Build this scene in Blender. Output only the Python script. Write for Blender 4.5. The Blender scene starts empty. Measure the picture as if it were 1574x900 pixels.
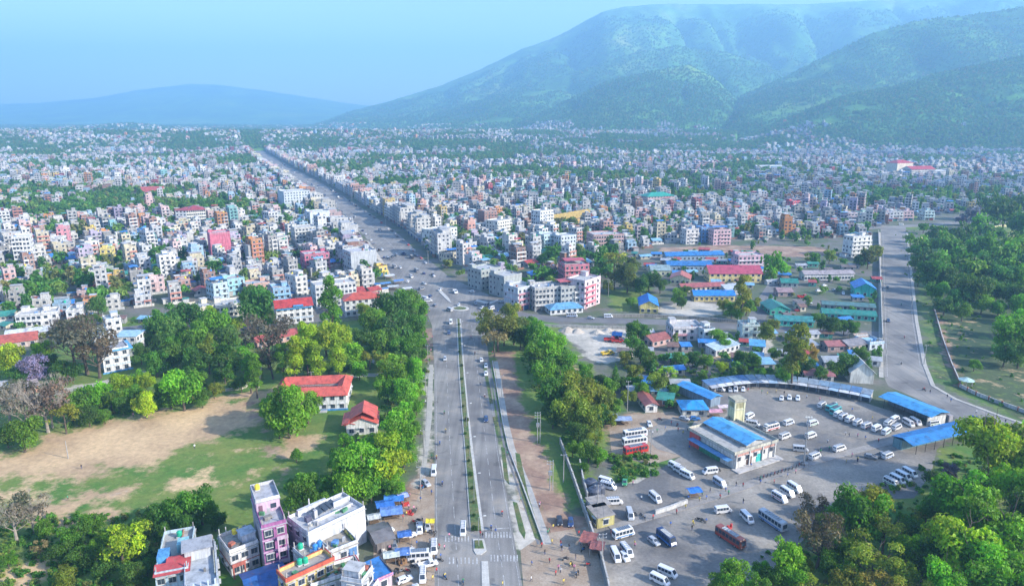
import bpy, bmesh, math, random, re
import numpy as np
from mathutils import Vector, Matrix
SC = bpy.context.scene
COL = SC.collection
R = math.radians
rng = random.Random(7)
NR = np.random.RandomState(11)

# ------------------------------------------------------------------ camera, world, sun, exposure
FPX, HZ, CH = 1064.0, 180.0, 105.0           # focal length in photo pixels, horizon row, drone height (m)
PITCH = math.atan((450 - HZ) / FPX)
cam = bpy.data.cameras.new('camera'); cam_o = bpy.data.objects.new('camera', cam); COL.objects.link(cam_o)
cam_o.location = (0, 0, CH); cam_o.rotation_euler = (math.pi / 2 - PITCH, 0, 0)
cam.sensor_width = 36; cam.lens = 36 * FPX / 1574; cam.clip_start = 1; cam.clip_end = 60000
SC.camera = cam_o
SUN_EL, SUN_AZ = R(27), R(111)               # azimuth clockwise from +Y: the sun stands to the right, a little behind the camera
w = bpy.data.worlds.new('World'); SC.world = w; w.use_nodes = True
nt = w.node_tree; nt.nodes.clear()
sky = nt.nodes.new('ShaderNodeTexSky'); sky.sky_type = 'NISHITA'; sky.sun_disc = False
sky.sun_elevation = SUN_EL; sky.sun_rotation = SUN_AZ; sky.altitude = 700; sky.air_density = 1.0; sky.dust_density = 1.6; sky.ozone_density = 2.4
bg = nt.nodes.new('ShaderNodeBackground'); bg.inputs[1].default_value = 0.145
wo = nt.nodes.new('ShaderNodeOutputWorld')
tint = nt.nodes.new('ShaderNodeMix'); tint.data_type = 'RGBA'; tint.blend_type = 'MULTIPLY'; tint.inputs[0].default_value = 1; tint.inputs[7].default_value = (1.0, .935, 1.0, 1)
nt.links.new(sky.outputs[0], tint.inputs[6]); nt.links.new(tint.outputs[2], bg.inputs[0]); nt.links.new(bg.outputs[0], wo.inputs[0])
sl = bpy.data.lights.new('sun', 'SUN'); sl.energy = 4.4; sl.angle = R(0.9); sl.color = (1.0, 0.94, 0.84)
so = bpy.data.objects.new('sun', sl); COL.objects.link(so)
sd = Vector((math.sin(SUN_AZ) * math.cos(SUN_EL), math.cos(SUN_AZ) * math.cos(SUN_EL), math.sin(SUN_EL)))
so.rotation_euler = sd.to_track_quat('Z', 'Y').to_euler(); so.location = (300, -100, 300)
vs = SC.view_settings; vs.view_transform = 'Standard'; vs.look = 'None'; vs.exposure = 1.37; vs.gamma = 1.0
cy = SC.cycles
cy.use_denoising = True; cy.volume_bounces = 1; cy.max_bounces = 5; cy.diffuse_bounces = 2; cy.glossy_bounces = 2
cy.transmission_bounces = 2; cy.transparent_max_bounces = 4; cy.caustics_reflective = False; cy.caustics_refractive = False
HAZE = 0.000185; HAZE_COL = (0.31, 0.61, 0.96)

def G(px, py, z=0.0):                        # the place on the ground (or at height z) seen at a photo pixel
    x = (px - 787) / FPX; y = (450 - py) / FPX
    dy = math.cos(PITCH) + y * math.sin(PITCH); dz = -math.sin(PITCH) + y * math.cos(PITCH)
    t = (CH - z) / -dz
    return (x * t, dy * t)
def S(px, py):                               # photo pixels per metre there
    return FPX / (G(px, py)[1] * math.cos(PITCH) + CH * math.sin(PITCH))
def PX(x, y, z=0):                           # world -> photo pixel
    zc = y * math.cos(PITCH) + (CH - z) * math.sin(PITCH)
    yc = y * math.sin(PITCH) - (CH - z) * math.cos(PITCH)
    return 787 + FPX * x / zc, 450 - FPX * yc / zc

# ------------------------------------------------------------------ materials
class N:
    def __init__(s, name):
        s.m = bpy.data.materials.new(name); s.m.use_nodes = True; s.t = s.m.node_tree
        s.p = s.t.nodes['Principled BSDF']
    def n(s, typ, **k):
        o = s.t.nodes.new('ShaderNode' + typ)
        for a, b in k.items():
            if a.startswith('i_'): o.inputs[int(a[2:])].default_value = b
            else: setattr(o, a, b)
        return o
    def l(s, a, b): s.t.links.new(a, b)
    def noise(s, scale, detail=4, co=None, rough=.55, stretch=None):
        t = s.n('TexNoise'); t.inputs['Scale'].default_value = scale; t.inputs['Detail'].default_value = detail; t.inputs['Roughness'].default_value = rough
        c = co or s.obj()
        if stretch:
            mp = s.n('Mapping'); mp.inputs[3].default_value = stretch; s.l(c, mp.inputs[0]); c = mp.outputs[0]
        s.l(c, t.inputs[0]); return t.outputs[0]
    def obj(s):
        if not hasattr(s, 'tc'): s.tc = s.n('TexCoord')
        return s.tc.outputs['Object']
    def pos(s):
        if not hasattr(s, 'ge'): s.ge = s.n('NewGeometry')
        return s.ge.outputs['Position']
    def ramp(s, f, pts):
        r = s.n('ValToRGB'); e = r.color_ramp.elements
        while len(e) < len(pts): e.new(.5)
        for k, (q, c) in enumerate(pts):
            e[k].position = q; e[k].color = (*c, 1) if hasattr(c, '__len__') else (c, c, c, 1)
        s.l(f, r.inputs[0]); return r.outputs[0]
    def mix(s, f, a, b, mode='MIX'):
        m = s.n('Mix', data_type='RGBA', blend_type=mode); m.clamp_result = False
        for v, i in ((f, 0), (a, 6), (b, 7)):
            if hasattr(v, 'is_linked') or hasattr(v, 'links'): s.l(v, m.inputs[i])
            else: m.inputs[i].default_value = v if i == 0 else (*v, 1)
        return m.outputs[2]
    def attr(s, name='col'):
        a = s.n('Attribute'); a.attribute_name = name; return a
    def base(s, c):
        if hasattr(c, 'links'): s.l(c, s.p.inputs['Base Color'])
        else: s.p.inputs['Base Color'].default_value = (*c, 1)
    def set(s, **k):
        for a, b in k.items(): s.p.inputs[a.replace('_', ' ')].default_value = b
        return s
    def bump(s, h, strength=.5, dist=.05):
        b = s.n('Bump'); b.inputs['Strength'].default_value = strength; b.inputs['Distance'].default_value = dist
        s.l(h, b.inputs['Height']); s.l(b.outputs[0], s.p.inputs['Normal'])
M = {}
def simple(name, c, rough=.7, metal=0.0, var=.25, scale=3.0):
    n = N(name); f = n.noise(scale)
    n.base(n.mix(1.0, c, n.ramp(f, [(.3, 1 - var), (.7, 1 + var * .4)]), 'MULTIPLY')); n.set(Roughness=rough, Metallic=metal)
    M[name] = n.m; return n
# painted plaster, colour from the face, rain streaks and blotches
n = N('painted_plaster'); a = n.attr().outputs[0]
st = n.ramp(n.noise(1.0, 5, n.pos(), stretch=(1.6, 1.6, .22)), [(.36, .62), (.60, 1.0)])
bl = n.ramp(n.noise(.35, 6, n.pos()), [(.3, .82), (.65, 1.05)])
n.base(n.mix(1, n.mix(1, a, st, 'MULTIPLY'), bl, 'MULTIPLY')); n.set(Roughness=.85); M['wall'] = n.m
n = N('roof_concrete'); a = n.attr().outputs[0]
bl = n.ramp(n.noise(.7, 8, n.pos(), .65), [(.32, .55), (.5, .92), (.7, 1.1)])
n.base(n.mix(1, a, bl, 'MULTIPLY')); n.set(Roughness=.9); M['slab'] = n.m
n = N('corrugated_sheet'); a = n.attr().outputs[0]
bl = n.ramp(n.noise(.45, 7, n.pos(), .7), [(.34, .5), (.5, .9), (.66, 1.1)])
rs_ = n.ramp(n.noise(1.0, 6, n.obj(), .7, stretch=(1.3, .25, 1)), [(.56, 0.0), (.70, .65)])
wv = n.n('TexWave', wave_type='BANDS', bands_direction='X'); wv.inputs['Scale'].default_value = 1.6; n.l(n.obj(), wv.inputs[0])
n.base(n.mix(1, n.mix(1, n.mix(rs_, a, (.26, .17, .12)), bl, 'MULTIPLY'), n.ramp(wv.outputs[1], [(0, .88), (.5, 1.0)]), 'MULTIPLY')); n.bump(wv.outputs[1], .6, .06); n.set(Roughness=.42); M['tin'] = n.m
n = N('window_glass'); n.base(n.mix(n.noise(.6, 2), (.02, .03, .045), (.07, .09, .12))); n.set(Roughness=.12); M['glass'] = n.m
n = N('coloured_gear'); a = n.attr().outputs[0]; n.base(a); n.set(Roughness=.5); M['gear'] = n.m
n = N('vehicle_paint'); oi = n.n('ObjectInfo'); n.base(n.mix(1, oi.outputs['Color'], n.ramp(n.noise(.8, 4), [(.3, .86), (.6, 1.0)]), 'MULTIPLY')); n.set(Roughness=.28, Coat_Weight=.4); M['paint'] = n.m
n = N('cloth'); oi = n.n('ObjectInfo'); n.base(oi.outputs['Color']); n.set(Roughness=.8); M['cloth'] = n.m
n = N('tarpaulin'); oi = n.n('ObjectInfo'); n.base(n.mix(1, oi.outputs['Color'], n.ramp(n.noise(.9, 5), [(.3, .7), (.65, 1.1)]), 'MULTIPLY')); n.bump(n.noise(1.5, 3), .7, .3); n.set(Roughness=.5); M['tarp'] = n.m
simple('rubber', (.02, .02, .022), .8); simple('rim_metal', (.45, .46, .48), .35, .8); simple('dark_metal', (.06, .06, .065), .45, .4)
simple('galvanised', (.42, .44, .46), .45, .6); simple('lamp_glass', (.8, .8, .75), .1); simple('red_glass', (.4, .02, .02), .2)
simple('bark', (.13, .10, .075), .95, 0, .5, 6); simple('pale_bark', (.34, .30, .25), .95, 0, .4, 5)
simple('concrete', (.36, .35, .33), .9, 0, .35, .8); simple('brick_wall', (.30, .14, .09), .9, 0, .45, 2.0)
simple('wood', (.20, .13, .08), .8, 0, .4, 4)
# foliage
def foliage(name, ramp_cols=None):
    n = N(name)
    a = n.attr('col').outputs[0]
    if ramp_cols:
        oi = n.n('ObjectInfo'); c = n.ramp(oi.outputs['Random'], ramp_cols)
    else:
        oi = n.n('ObjectInfo'); c = oi.outputs['Color']
    c = n.mix(1, c, a, 'MULTIPLY'); n.base(c); n.set(Roughness=.6)
    tr = n.n('BsdfTranslucent'); n.l(n.mix(1, c, (1.25, 1.3, .5), 'MULTIPLY'), tr.inputs[0])
    ms = n.n('MixShader'); ms.inputs[0].default_value = .4
    out = [x for x in n.t.nodes if x.type == 'OUTPUT_MATERIAL'][0]
    n.l(n.p.outputs[0], ms.inputs[1]); n.l(tr.outputs[0], ms.inputs[2]); n.l(ms.outputs[0], out.inputs[0]); M[name] = n.m
foliage('foliage')
foliage('foliage_far', [(0, (.06, .19, .025)), (.35, (.085, .24, .025)), (.6, (.12, .30, .03)), (.85, (.19, .29, .05)), (1, (.25, .24, .08))])
# asphalt and other paving
def paving(name, c1, c2, sc=.12, fine=3.0, var=.18, streak=False):
    n = N(name); f = n.ramp(n.noise(sc, 7, n.pos(), .6), [(.38, 0.0), (.64, 1.0)])
    if streak: c1 = tuple(v * .86 for v in c1)
    g = n.ramp(n.noise(fine, 5, n.pos(), .7), [(.3, 1 - var), (.7, 1 + var)])
    c = n.mix(1, n.mix(f, c1, c2), g, 'MULTIPLY')
    if streak:                                # tyre-worn lanes, patches, spilled oil and dust drifts
        t = n.ramp(n.noise(1.0, 4, n.pos(), .5, stretch=(.75, .02, 1) if streak == 1 else (.09, .13, 1)), [(.36, .84), (.52, 1.0), (.68, 1.12)]); o_ = n.ramp(n.noise(.16, 3, n.pos(), .4), [(.66, 1.0), (.70, .74)])
        c = n.mix(1, n.mix(1, c, t, 'MULTIPLY'), o_, 'MULTIPLY')
        c = n.mix(n.ramp(n.noise(.09, 7, n.pos(), .7), [(.56, 0.0), (.74, .7)]), c, (.34, .28, .21))
    n.base(c); n.set(Roughness=.88); M[name] = n.m; return n
paving('asphalt', (.19, .18, .17), (.29, .275, .25), .045, streak=True)
paving('asphalt_dark', (.13, .13, .135), (.20, .195, .19), .05)
paving('asphalt_yard', (.17, .162, .155), (.34, .305, .255), .04, 1.2, .24, streak=2)
paving('verge_dirt', (.30, .22, .15), (.40, .32, .24), .2, 2.0, .25)
paving('footpath', (.36, .34, .30), (.46, .43, .38), .3)
paving('kerb_stone', (.42, .41, .38), (.55, .53, .48), .4)
paving('walkway', (.235, .22, .205), (.33, .305, .275), .2, 2.0, .2)
paving('grass_strip', (.06, .12, .03), (.16, .15, .06), .25, 1.5, .5)
paving('yard_dust', (.42, .36, .29), (.56, .50, .42), .1, 1.5)
n = paving('road_paint', (.27, .26, .25), (.55, .55, .53), .8, 4, .3)
# ground: classes painted as vertex weights, edges broken up by noise
n = N('ground'); A = n.attr('cls'); B = n.attr('cls2')
sepa = n.n('SeparateColor'); n.l(A.outputs[0], sepa.inputs[0]); sepb = n.n('SeparateColor'); n.l(B.outputs[0], sepb.inputs[0])
nz = n.noise(.11, 8, n.pos(), .68)
def thr(sock):
    m = n.n('Math', operation='ADD'); n.l(sock, m.inputs[0]); k = n.n('Math', operation='MULTIPLY_ADD', i_1=2.2, i_2=-1.1); n.l(nz, k.inputs[0]); n.l(k.outputs[0], m.inputs[1])
    return n.ramp(m.outputs[0], [(.36, 0.0), (.64, 1.0)])
fine = n.ramp(n.noise(.6, 6, n.pos(), .7), [(.3, .75), (.7, 1.2)]); big = n.noise(.02, 5, n.pos())
town = n.mix(n.ramp(n.noise(.05, 6, n.pos()), [(.42, 0.0), (.58, 1.0)]), (.16, .15, .13), (.09, .12, .06))
grass = n.mix(n.ramp(n.noise(.07, 7, n.pos(), .65), [(.35, 0.0), (.68, 1.0)]), (.06, .17, .02), (.20, .23, .05))
dirt = n.mix(n.ramp(n.noise(.045, 6, n.pos(), .6), [(.38, 0.0), (.66, 1.0)]), (.44, .30, .17), (.66, .46, .25))
redd = n.mix(n.ramp(n.noise(.1, 6, n.pos()), [(.4, 0.0), (.65, 1.0)]), (.27, .165, .115), (.44, .31, .21))
pale = n.mix(n.ramp(n.noise(.08, 6, n.pos()), [(.4, 0.0), (.65, 1.0)]), (.40, .37, .31), (.60, .54, .45))
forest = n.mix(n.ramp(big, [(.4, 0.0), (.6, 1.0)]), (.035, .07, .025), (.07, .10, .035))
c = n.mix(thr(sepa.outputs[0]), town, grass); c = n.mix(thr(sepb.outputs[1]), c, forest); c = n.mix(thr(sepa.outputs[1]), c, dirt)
c = n.mix(thr(sepa.outputs[2]), c, redd); c = n.mix(thr(sepb.outputs[0]), c, pale)
n.base(n.mix(1, c, fine, 'MULTIPLY')); n.set(Roughness=.95); n.bump(n.noise(.8, 6, n.pos()), .4, .3); M['ground'] = n.m
# hills: forest canopy colour
n = N('hill_forest'); f = n.noise(.0016, 9, n.pos(), .62); g = n.noise(.012, 6, n.pos(), .75)
c = n.ramp(f, [(.36, (.03, .11, .012)), (.48, (.06, .19, .012)), (.60, (.13, .27, .015)), (.74, (.22, .26, .04))])
n.base(n.mix(1, c, n.ramp(g, [(.3, .45), (.68, 1.5)]), 'MULTIPLY')); n.bump(g, .8, 16.0); n.set(Roughness=1.0); M['hill'] = n.m

# ------------------------------------------------------------------ mesh builder: many boxes / rects / polys -> one mesh
UB = np.array([(-.5, -.5, 0), (.5, -.5, 0), (.5, .5, 0), (-.5, .5, 0), (-.5, -.5, 1), (.5, -.5, 1), (.5, .5, 1), (-.5, .5, 1)], float)
FB = np.array([(0, 1, 5, 4), (1, 2, 6, 5), (2, 3, 7, 6), (3, 0, 4, 7), (4, 5, 6, 7), (3, 2, 1, 0)])
UR = np.array([(-.5, 0, 0), (.5, 0, 0), (.5, 0, 1), (-.5, 0, 1)], float)
class MB:
    def __init__(s): s.b = []; s.r = []; s.pv = []; s.pf = []; s.pm = []; s.pc = []; s.T = (0., 0., 0., 0.); s.mats = []
    def mi(s, m):
        if m not in s.mats: s.mats.append(m)
        return s.mats.index(m)
    def box(s, x, y, z, sx, sy, h, m='wall', c=(.5, .5, .5), rot=0., bottom=True):
        s.b.append((x, y, z, sx, sy, h, rot, *s.T, s.mi(m), *c, 1. if bottom else 0.)); return s
    def rect(s, x, y, z, wd, h, face, m='glass', c=(.1, .1, .1)):      # upright rectangle whose front looks towards -Y turned by face
        s.r.append((x, y, z, wd, 1., h, face, *s.T, s.mi(m), *c)); return s
    def poly(s, vs_, fs, m='wall', c=(.5, .5, .5)):
        ox, oy, oz, a = s.T; ca, sa = math.cos(a), math.sin(a); o = len(s.pv); k = s.mi(m)
        s.pv += [(ox + v[0] * ca - v[1] * sa, oy + v[0] * sa + v[1] * ca, oz + v[2]) for v in vs_]
        for f in fs: s.pf.append([o + i for i in f]); s.pm.append(k); s.pc.append(c)
        return s
    def cyl(s, x, y, z, r, h, m='gear', c=(.1, .1, .1), n=12, r2=None, dome=0.):
        r2 = r if r2 is None else r2; vv = []
        rings = [(r, 0), (r2, h)] + ([(r2 * .72, h + dome * .75), (r2 * .25, h + dome)] if dome else [])
        for rr, zz in rings: vv += [(x + rr * math.cos(2 * math.pi * k / n), y + rr * math.sin(2 * math.pi * k / n), z + zz) for k in range(n)]
        ff = [[q * n + k, q * n + (k + 1) % n, (q + 1) * n + (k + 1) % n, (q + 1) * n + k] for q in range(len(rings) - 1) for k in range(n)]
        ff.append([(len(rings) - 1) * n + k for k in range(n)]); return s.poly(vv, ff, m, c)
    def tube(s, pts, rad, m='bark', c=(.1, .1, .1), n=6):
        vv = []; ff = []
        for i, p in enumerate(pts):
            p = Vector(p); q = Vector(pts[min(i + 1, len(pts) - 1)]) - Vector(pts[max(i - 1, 0)]); q.normalize()
            u = q.orthogonal().normalized() if abs(q.z) < .95 else Vector((1, 0, 0)); u = (u - q * u.dot(q)).normalized(); v = q.cross(u)
            rr = rad[i] if hasattr(rad, '__len__') else rad
            vv += [tuple(p + rr * (math.cos(2 * math.pi * k / n) * u + math.sin(2 * math.pi * k / n) * v)) for k in range(n)]
            if i: ff += [[(i - 1) * n + k, (i - 1) * n + (k + 1) % n, i * n + (k + 1) % n, i * n + k] for k in range(n)]
        ff.append(list(range(n))[::-1]); ff.append([(len(pts) - 1) * n + k for k in range(n)])
        return s.poly(vv, ff, m, c)
    def gable(s, x, y, z, sx, sy, h, m='tin', c=(.1, .1, .5), over=.5, rot=0., axis='x', t=.12):   # two thick roof slopes, ridge along x (or y)
        if axis == 'y': sx, sy, rot = sy, sx, rot + math.pi / 2
        a, b = sx / 2 + over, sy / 2 + over; k = h * (over / (sy / 2))
        pr = [(-a, -b, -k), (a, -b, -k), (a, 0, h), (-a, 0, h), (-a, b, -k), (a, b, -k)]
        ca, sa = math.cos(rot), math.sin(rot)
        f = lambda p, d: (x + p[0] * ca - p[1] * sa, y + p[0] * sa + p[1] * ca, z + p[2] + d)
        vv = [f(p, t) for p in pr] + [f(p, 0) for p in pr]
        return s.poly(vv, [[0, 1, 2, 3], [3, 2, 5, 4], [7, 6, 9, 8], [8, 9, 10, 11], [0, 3, 9, 6], [3, 4, 10, 9], [2, 1, 7, 8], [5, 2, 8, 11], [1, 0, 6, 7], [4, 5, 11, 10]], m, c)
    def gwall(s, x, y, z, sx, sy, h, m='wall', c=(.5, .5, .5), axis='x', rot=0.):               # triangular gable ends
        if axis == 'y': sx, sy, rot = sy, sx, rot + math.pi / 2
        ca, sa = math.cos(rot), math.sin(rot); g = lambda p: (x + p[0] * ca - p[1] * sa, y + p[0] * sa + p[1] * ca, z + p[2])
        for e in (-sx / 2, sx / 2): s.poly([g((e, -sy / 2, 0)), g((e, sy / 2, 0)), g((e, 0, h))], [[0, 1, 2]], m, c)
        return s
    def mesh(s, name):
        V = []; LV = []; LS = []; MI = []; CC = []; off = 0
        for rows, U, Fq in ((s.b, UB, FB), (s.r, UR, np.array([(0, 1, 2, 3)]))):
            if not rows: continue
            a = np.array(rows, float); n = len(a)
            p = U[None] * a[:, None, 3:6]
            cr, sr = np.cos(a[:, 6])[:, None], np.sin(a[:, 6])[:, None]
            x = p[..., 0] * cr - p[..., 1] * sr + a[:, 0:1]; y = p[..., 0] * sr + p[..., 1] * cr + a[:, 1:2]; z = p[..., 2] + a[:, 2:3]
            cr, sr = np.cos(a[:, 10])[:, None], np.sin(a[:, 10])[:, None]
            X = x * cr - y * sr + a[:, 7:8]; Y = x * sr + y * cr + a[:, 8:9]; Z = z + a[:, 9:10]
            V.append(np.stack([X, Y, Z], -1).reshape(-1, 3))
            f = Fq[None] + (np.arange(n) * len(U))[:, None, None] + off
            keep = np.ones((n, len(Fq)), bool)
            if len(Fq) == 6: keep[:, 5] = a[:, 15] > .5
            f = f.reshape(-1, 4)[keep.ravel()]
            LV.append(f.ravel()); LS.append(np.full(len(f), 4))
            MI.append(np.repeat(a[:, 11], len(Fq))[keep.ravel()]); CC.append(np.repeat(a[:, 12:15], len(Fq), 0)[keep.ravel()])
            off += n * len(U)
        if s.pf:
            V.append(np.array(s.pv, float)); LV.append(np.concatenate([np.array(f) for f in s.pf]) + off); LS.append(np.array([len(f) for f in s.pf]))
            MI.append(np.array(s.pm, float)); CC.append(np.array(s.pc, float).reshape(-1, 3))
        return raw_mesh(name, np.concatenate(V), np.concatenate(LV), np.concatenate(LS), np.concatenate(MI), np.concatenate(CC), s.mats)
    def obj(s, name, parent=None, **k):
        o = bpy.data.objects.new(name, s.mesh(name)); COL.objects.link(o)
        if parent: o.parent = parent
        for a, b in k.items(): o[a] = b
        return o
def raw_mesh(name, V, LV, LS, MI, CC, mats):
    me = bpy.data.meshes.new(name)
    me.vertices.add(len(V)); me.vertices.foreach_set('co', V.astype(np.float32).ravel())
    me.loops.add(len(LV)); me.loops.foreach_set('vertex_index', LV.astype(np.int32))
    me.polygons.add(len(LS)); st_ = np.concatenate([[0], np.cumsum(LS)[:-1]]).astype(np.int32)
    me.polygons.foreach_set('loop_start', st_)
    if MI is not None: me.polygons.foreach_set('material_index', MI.astype(np.int32))
    me.polygons.foreach_set('use_smooth', np.zeros(len(LS), bool))
    me.update(calc_edges=True)
    if CC is not None:
        at = me.attributes.new('col', 'FLOAT_COLOR', 'FACE')
        at.data.foreach_set('color', np.concatenate([CC, np.ones((len(CC), 1))], 1).astype(np.float32).ravel())
    for m in mats: me.materials.append(M[m])
    return me
def struct(o, label=None):
    o['kind'] = 'structure'
    if label: o['label'] = label
    return o
def stuff(o, label, cat):
    o['kind'] = 'stuff'; o['label'] = label; o['category'] = cat; return o
def thing(name, x, y, rot, label, cat, group=None, z=0., sc=None):
    o = bpy.data.objects.new(name, None); COL.objects.link(o); o.location = (x, y, z); o.rotation_euler = (0, 0, rot)
    o.empty_display_size = .2
    if sc: o.scale = sc
    tagit(o, label, cat, group); return o
TODO = []                                   # things whose label still needs a place phrase
def tagit(o, label, cat, group=None, auto=False):
    o['label'] = label; o['category'] = cat
    if group: o['group'] = group
    return o
def auto(o, desc): TODO.append((o, desc)); return o
def copy_tree(o, parent=None):
    c = o.copy(); COL.objects.link(c)
    if parent: c.parent = parent
    for ch in o.children: copy_tree(ch, c)
    return c
def ribbon(pts, wd, z, mat, name, **k):      # a strip of constant width along world points
    L = []; Rr = []
    for i, p in enumerate(pts):
        a = Vector(pts[max(i - 1, 0)][:2]); b = Vector(pts[min(i + 1, len(pts) - 1)][:2]); d = (b - a).normalized(); nn = Vector((-d.y, d.x))
        ww = wd[i] if hasattr(wd, '__len__') else wd
        q = Vector(p[:2]); L.append(q + nn * ww / 2); Rr.append(q - nn * ww / 2)
    mb = MB(); h = k.pop('h', 0)
    n = len(pts); vv = [(v.x, v.y, z + h) for v in L] + [(v.x, v.y, z + h) for v in Rr]
    ff = [[n + i, n + i + 1, i + 1, i] for i in range(n - 1)]
    if h:
        vv += [(v[0], v[1], z - .3) for v in vv]; m2 = 2 * n
        ff += [[i, i + 1, m2 + i + 1, m2 + i] for i in range(n - 1)] + [[n + i + 1, n + i, m2 + n + i, m2 + n + i + 1] for i in range(n - 1)]
        ff += [[0, m2, m2 + n, n], [n - 1, 2 * n - 1, m2 + 2 * n - 1, m2 + n - 1]]
    mb.poly(vv, ff, mat); return struct(mb.obj(name), k.get('label'))
def P(*pts): return [G(*p) for p in pts]
def dens(pts, n=6):                          # Catmull-Rom smoothing of a polyline
    o = []; q = [Vector(p[:2]) for p in pts]; q = [q[0] * 2 - q[1]] + q + [q[-1] * 2 - q[-2]]
    for i in range(1, len(q) - 2):
        for k in range(n):
            t = k / n; a, b, c_, d = q[i - 1:i + 3]
            o.append(tuple(.5 * ((2 * b) + (-a + c_) * t + (2 * a - 5 * b + 4 * c_ - d) * t * t + (-a + 3 * b - 3 * c_ + d) * t ** 3)))
    o.append(tuple(q[-2])); return o
def sheet(pts, z, mat, name, label=None, h=0.):
    n = len(pts); vv = [(p[0], p[1], z + h) for p in pts]; ff = [list(range(n))]
    a = sum(pts[i][0] * pts[(i + 1) % n][1] - pts[(i + 1) % n][0] * pts[i][1] for i in range(n))
    if a < 0: vv = vv[::-1]
    if h: vv += [(v[0], v[1], z - .3) for v in vv]; ff += [[i, n + i, n + (i + 1) % n, (i + 1) % n] for i in range(n)]
    return struct(MB().poly(vv, ff, mat).obj(name), label)
def inpoly(X, Y, poly):
    X = np.asarray(X, float); Y = np.asarray(Y, float); r = np.zeros(X.shape, bool); n = len(poly)
    for i in range(n):
        x1, y1 = poly[i]; x2, y2 = poly[(i + 1) % n]
        if y1 == y2: continue
        c_ = (y1 > Y) != (y2 > Y); r ^= c_ & (X < (x2 - x1) * (Y - y1) / (y2 - y1) + x1)
    return r
def segdist(X, Y, poly, closed=True):
    d = np.full(np.shape(X), 1e9); n = len(poly)
    for i in range(n if closed else n - 1):
        x1, y1 = poly[i]; x2, y2 = poly[(i + 1) % n]; dx, dy = x2 - x1, y2 - y1; L = dx * dx + dy * dy + 1e-9
        t = np.clip(((X - x1) * dx + (Y - y1) * dy) / L, 0, 1); d = np.minimum(d, np.hypot(X - x1 - t * dx, Y - y1 - t * dy))
    return d
_G = NR.rand(256, 256)
def vnoise(x, y, s):
    x = np.asarray(x, float) / s + 57.3; y = np.asarray(y, float) / s + 91.7
    xi = np.floor(x).astype(int); yi = np.floor(y).astype(int); fx = x - xi; fy = y - yi; fx = fx * fx * (3 - 2 * fx); fy = fy * fy * (3 - 2 * fy)
    g = lambda a, b: _G[a % 256, b % 256]
    return (g(xi, yi) * (1 - fx) + g(xi + 1, yi) * fx) * (1 - fy) + (g(xi, yi + 1) * (1 - fx) + g(xi + 1, yi + 1) * fx) * fy
def fbm(x, y, s, o=4): return sum(vnoise(x + 31 * k, y - 17 * k, s / 2 ** k) / 2 ** k for k in range(o)) / sum(1 / 2 ** k for k in range(o))
# ------------------------------------------------------------------ the ground sheet
def geo(a, b, n):                            # growing steps from a to b
    return list(np.geomspace(a, b, n))
xs = np.array(sorted([-v for v in geo(330, 15500, 46)] + list(np.arange(-327, 328, 2.6)) + geo(330, 15500, 46)))
ys = np.array([-1200, -600, -200, 0, 60] + list(np.arange(84, 620, 2.6)) + geo(625, 14900, 90))
GX, GY = np.meshgrid(xs, ys)
def soft(poly, w_=6.0, closed=True):
    d = segdist(GX, GY, poly, closed); s_ = np.where(inpoly(GX, GY, poly), d, -d) if closed else -d
    return np.clip(s_ / w_ * .5 + .5, 0, 1)
FIELD = P((-600, 640), (-300, 605), (0, 628), (120, 606), (230, 580), (300, 600), (385, 600), (430, 640), (452, 745), (440, 830), (330, 1000), (-900, 1000))
LPARK = P((-700, 640), (-400, 560), (0, 560), (60, 540), (215, 485), (300, 490), (420, 510), (560, 490), (650, 478), (662, 560), (648, 690), (610, 760), (540, 780), (450, 830), (200, 1000), (-900, 1000))
RPARK = P((1408, 360), (1500, 352), (1700, 335), (2400, 330), (2600, 900), (1900, 800), (1574, 648), (1475, 608), (1432, 580), (1415, 480))
RSTRIP = P((742, 545), (800, 480), (860, 500), (905, 560), (960, 640), (940, 690), (900, 740), (880, 800), (840, 830), (800, 800), (770, 680))
GREEN_R = P((1480, 660), (1700, 720), (2300, 1000), (2300, 1500), (1180, 1500), (1180, 880), (1300, 770), (1400, 760))
DIRTF = P((-90, 728), (-20, 706), (20, 692), (60, 680), (110, 662), (160, 650), (240, 634), (330, 617), (392, 612), (402, 655), (350, 668), (300, 684), (268, 696), (215, 718), (160, 722), (125, 741), (60, 732), (0, 738), (-60, 742))
zero = np.zeros_like(GX)
grass_ = np.maximum.reduce([soft(p) for p in (FIELD, LPARK, RPARK, RSTRIP, GREEN_R)] + [soft(P(*q)) for q in (
    ((935, 445), (1000, 440), (1010, 480), (940, 478)), ((940, 700), (1000, 690), (1040, 705), (1010, 735), (950, 745)),
    ((1010, 585), (1080, 575), (1200, 560), (1260, 580), (1180, 582), (1080, 588), (1030, 610)), ((1370, 330), (1410, 330), (1410, 360), (1395, 355)))])
dirt_ = soft(DIRTF, 9.0)
for q in (((240, 745), (262, 735), (290, 742), (268, 754), (248, 753)), ((305, 740), (322, 732), (338, 742), (322, 752)), ((-20, 752), (20, 760), (18, 775), (-20, 772)),
          ((0, 882), (40, 862), (85, 868), (80, 895), (0, 900)), ((425, 700), (440, 675), (470, 668), (500, 672), (480, 688), (440, 705)), ((330, 612), (420, 596), (450, 600), (400, 616)),
          ((1075, 545), (1130, 535), (1150, 548), (1080, 556)), ((860, 560), (880, 560), (900, 575), (870, 575))): dirt_ = np.maximum(dirt_, soft(P(*q), 5.0))
for q, wd in ((((60, 790), (110, 800), (160, 790)), 2), (((0, 800), (40, 790), (110, 775)), 2)): dirt_ = np.maximum(dirt_, .62 * (segdist(GX, GY, P(*q), False) < wd + 2))
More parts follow.
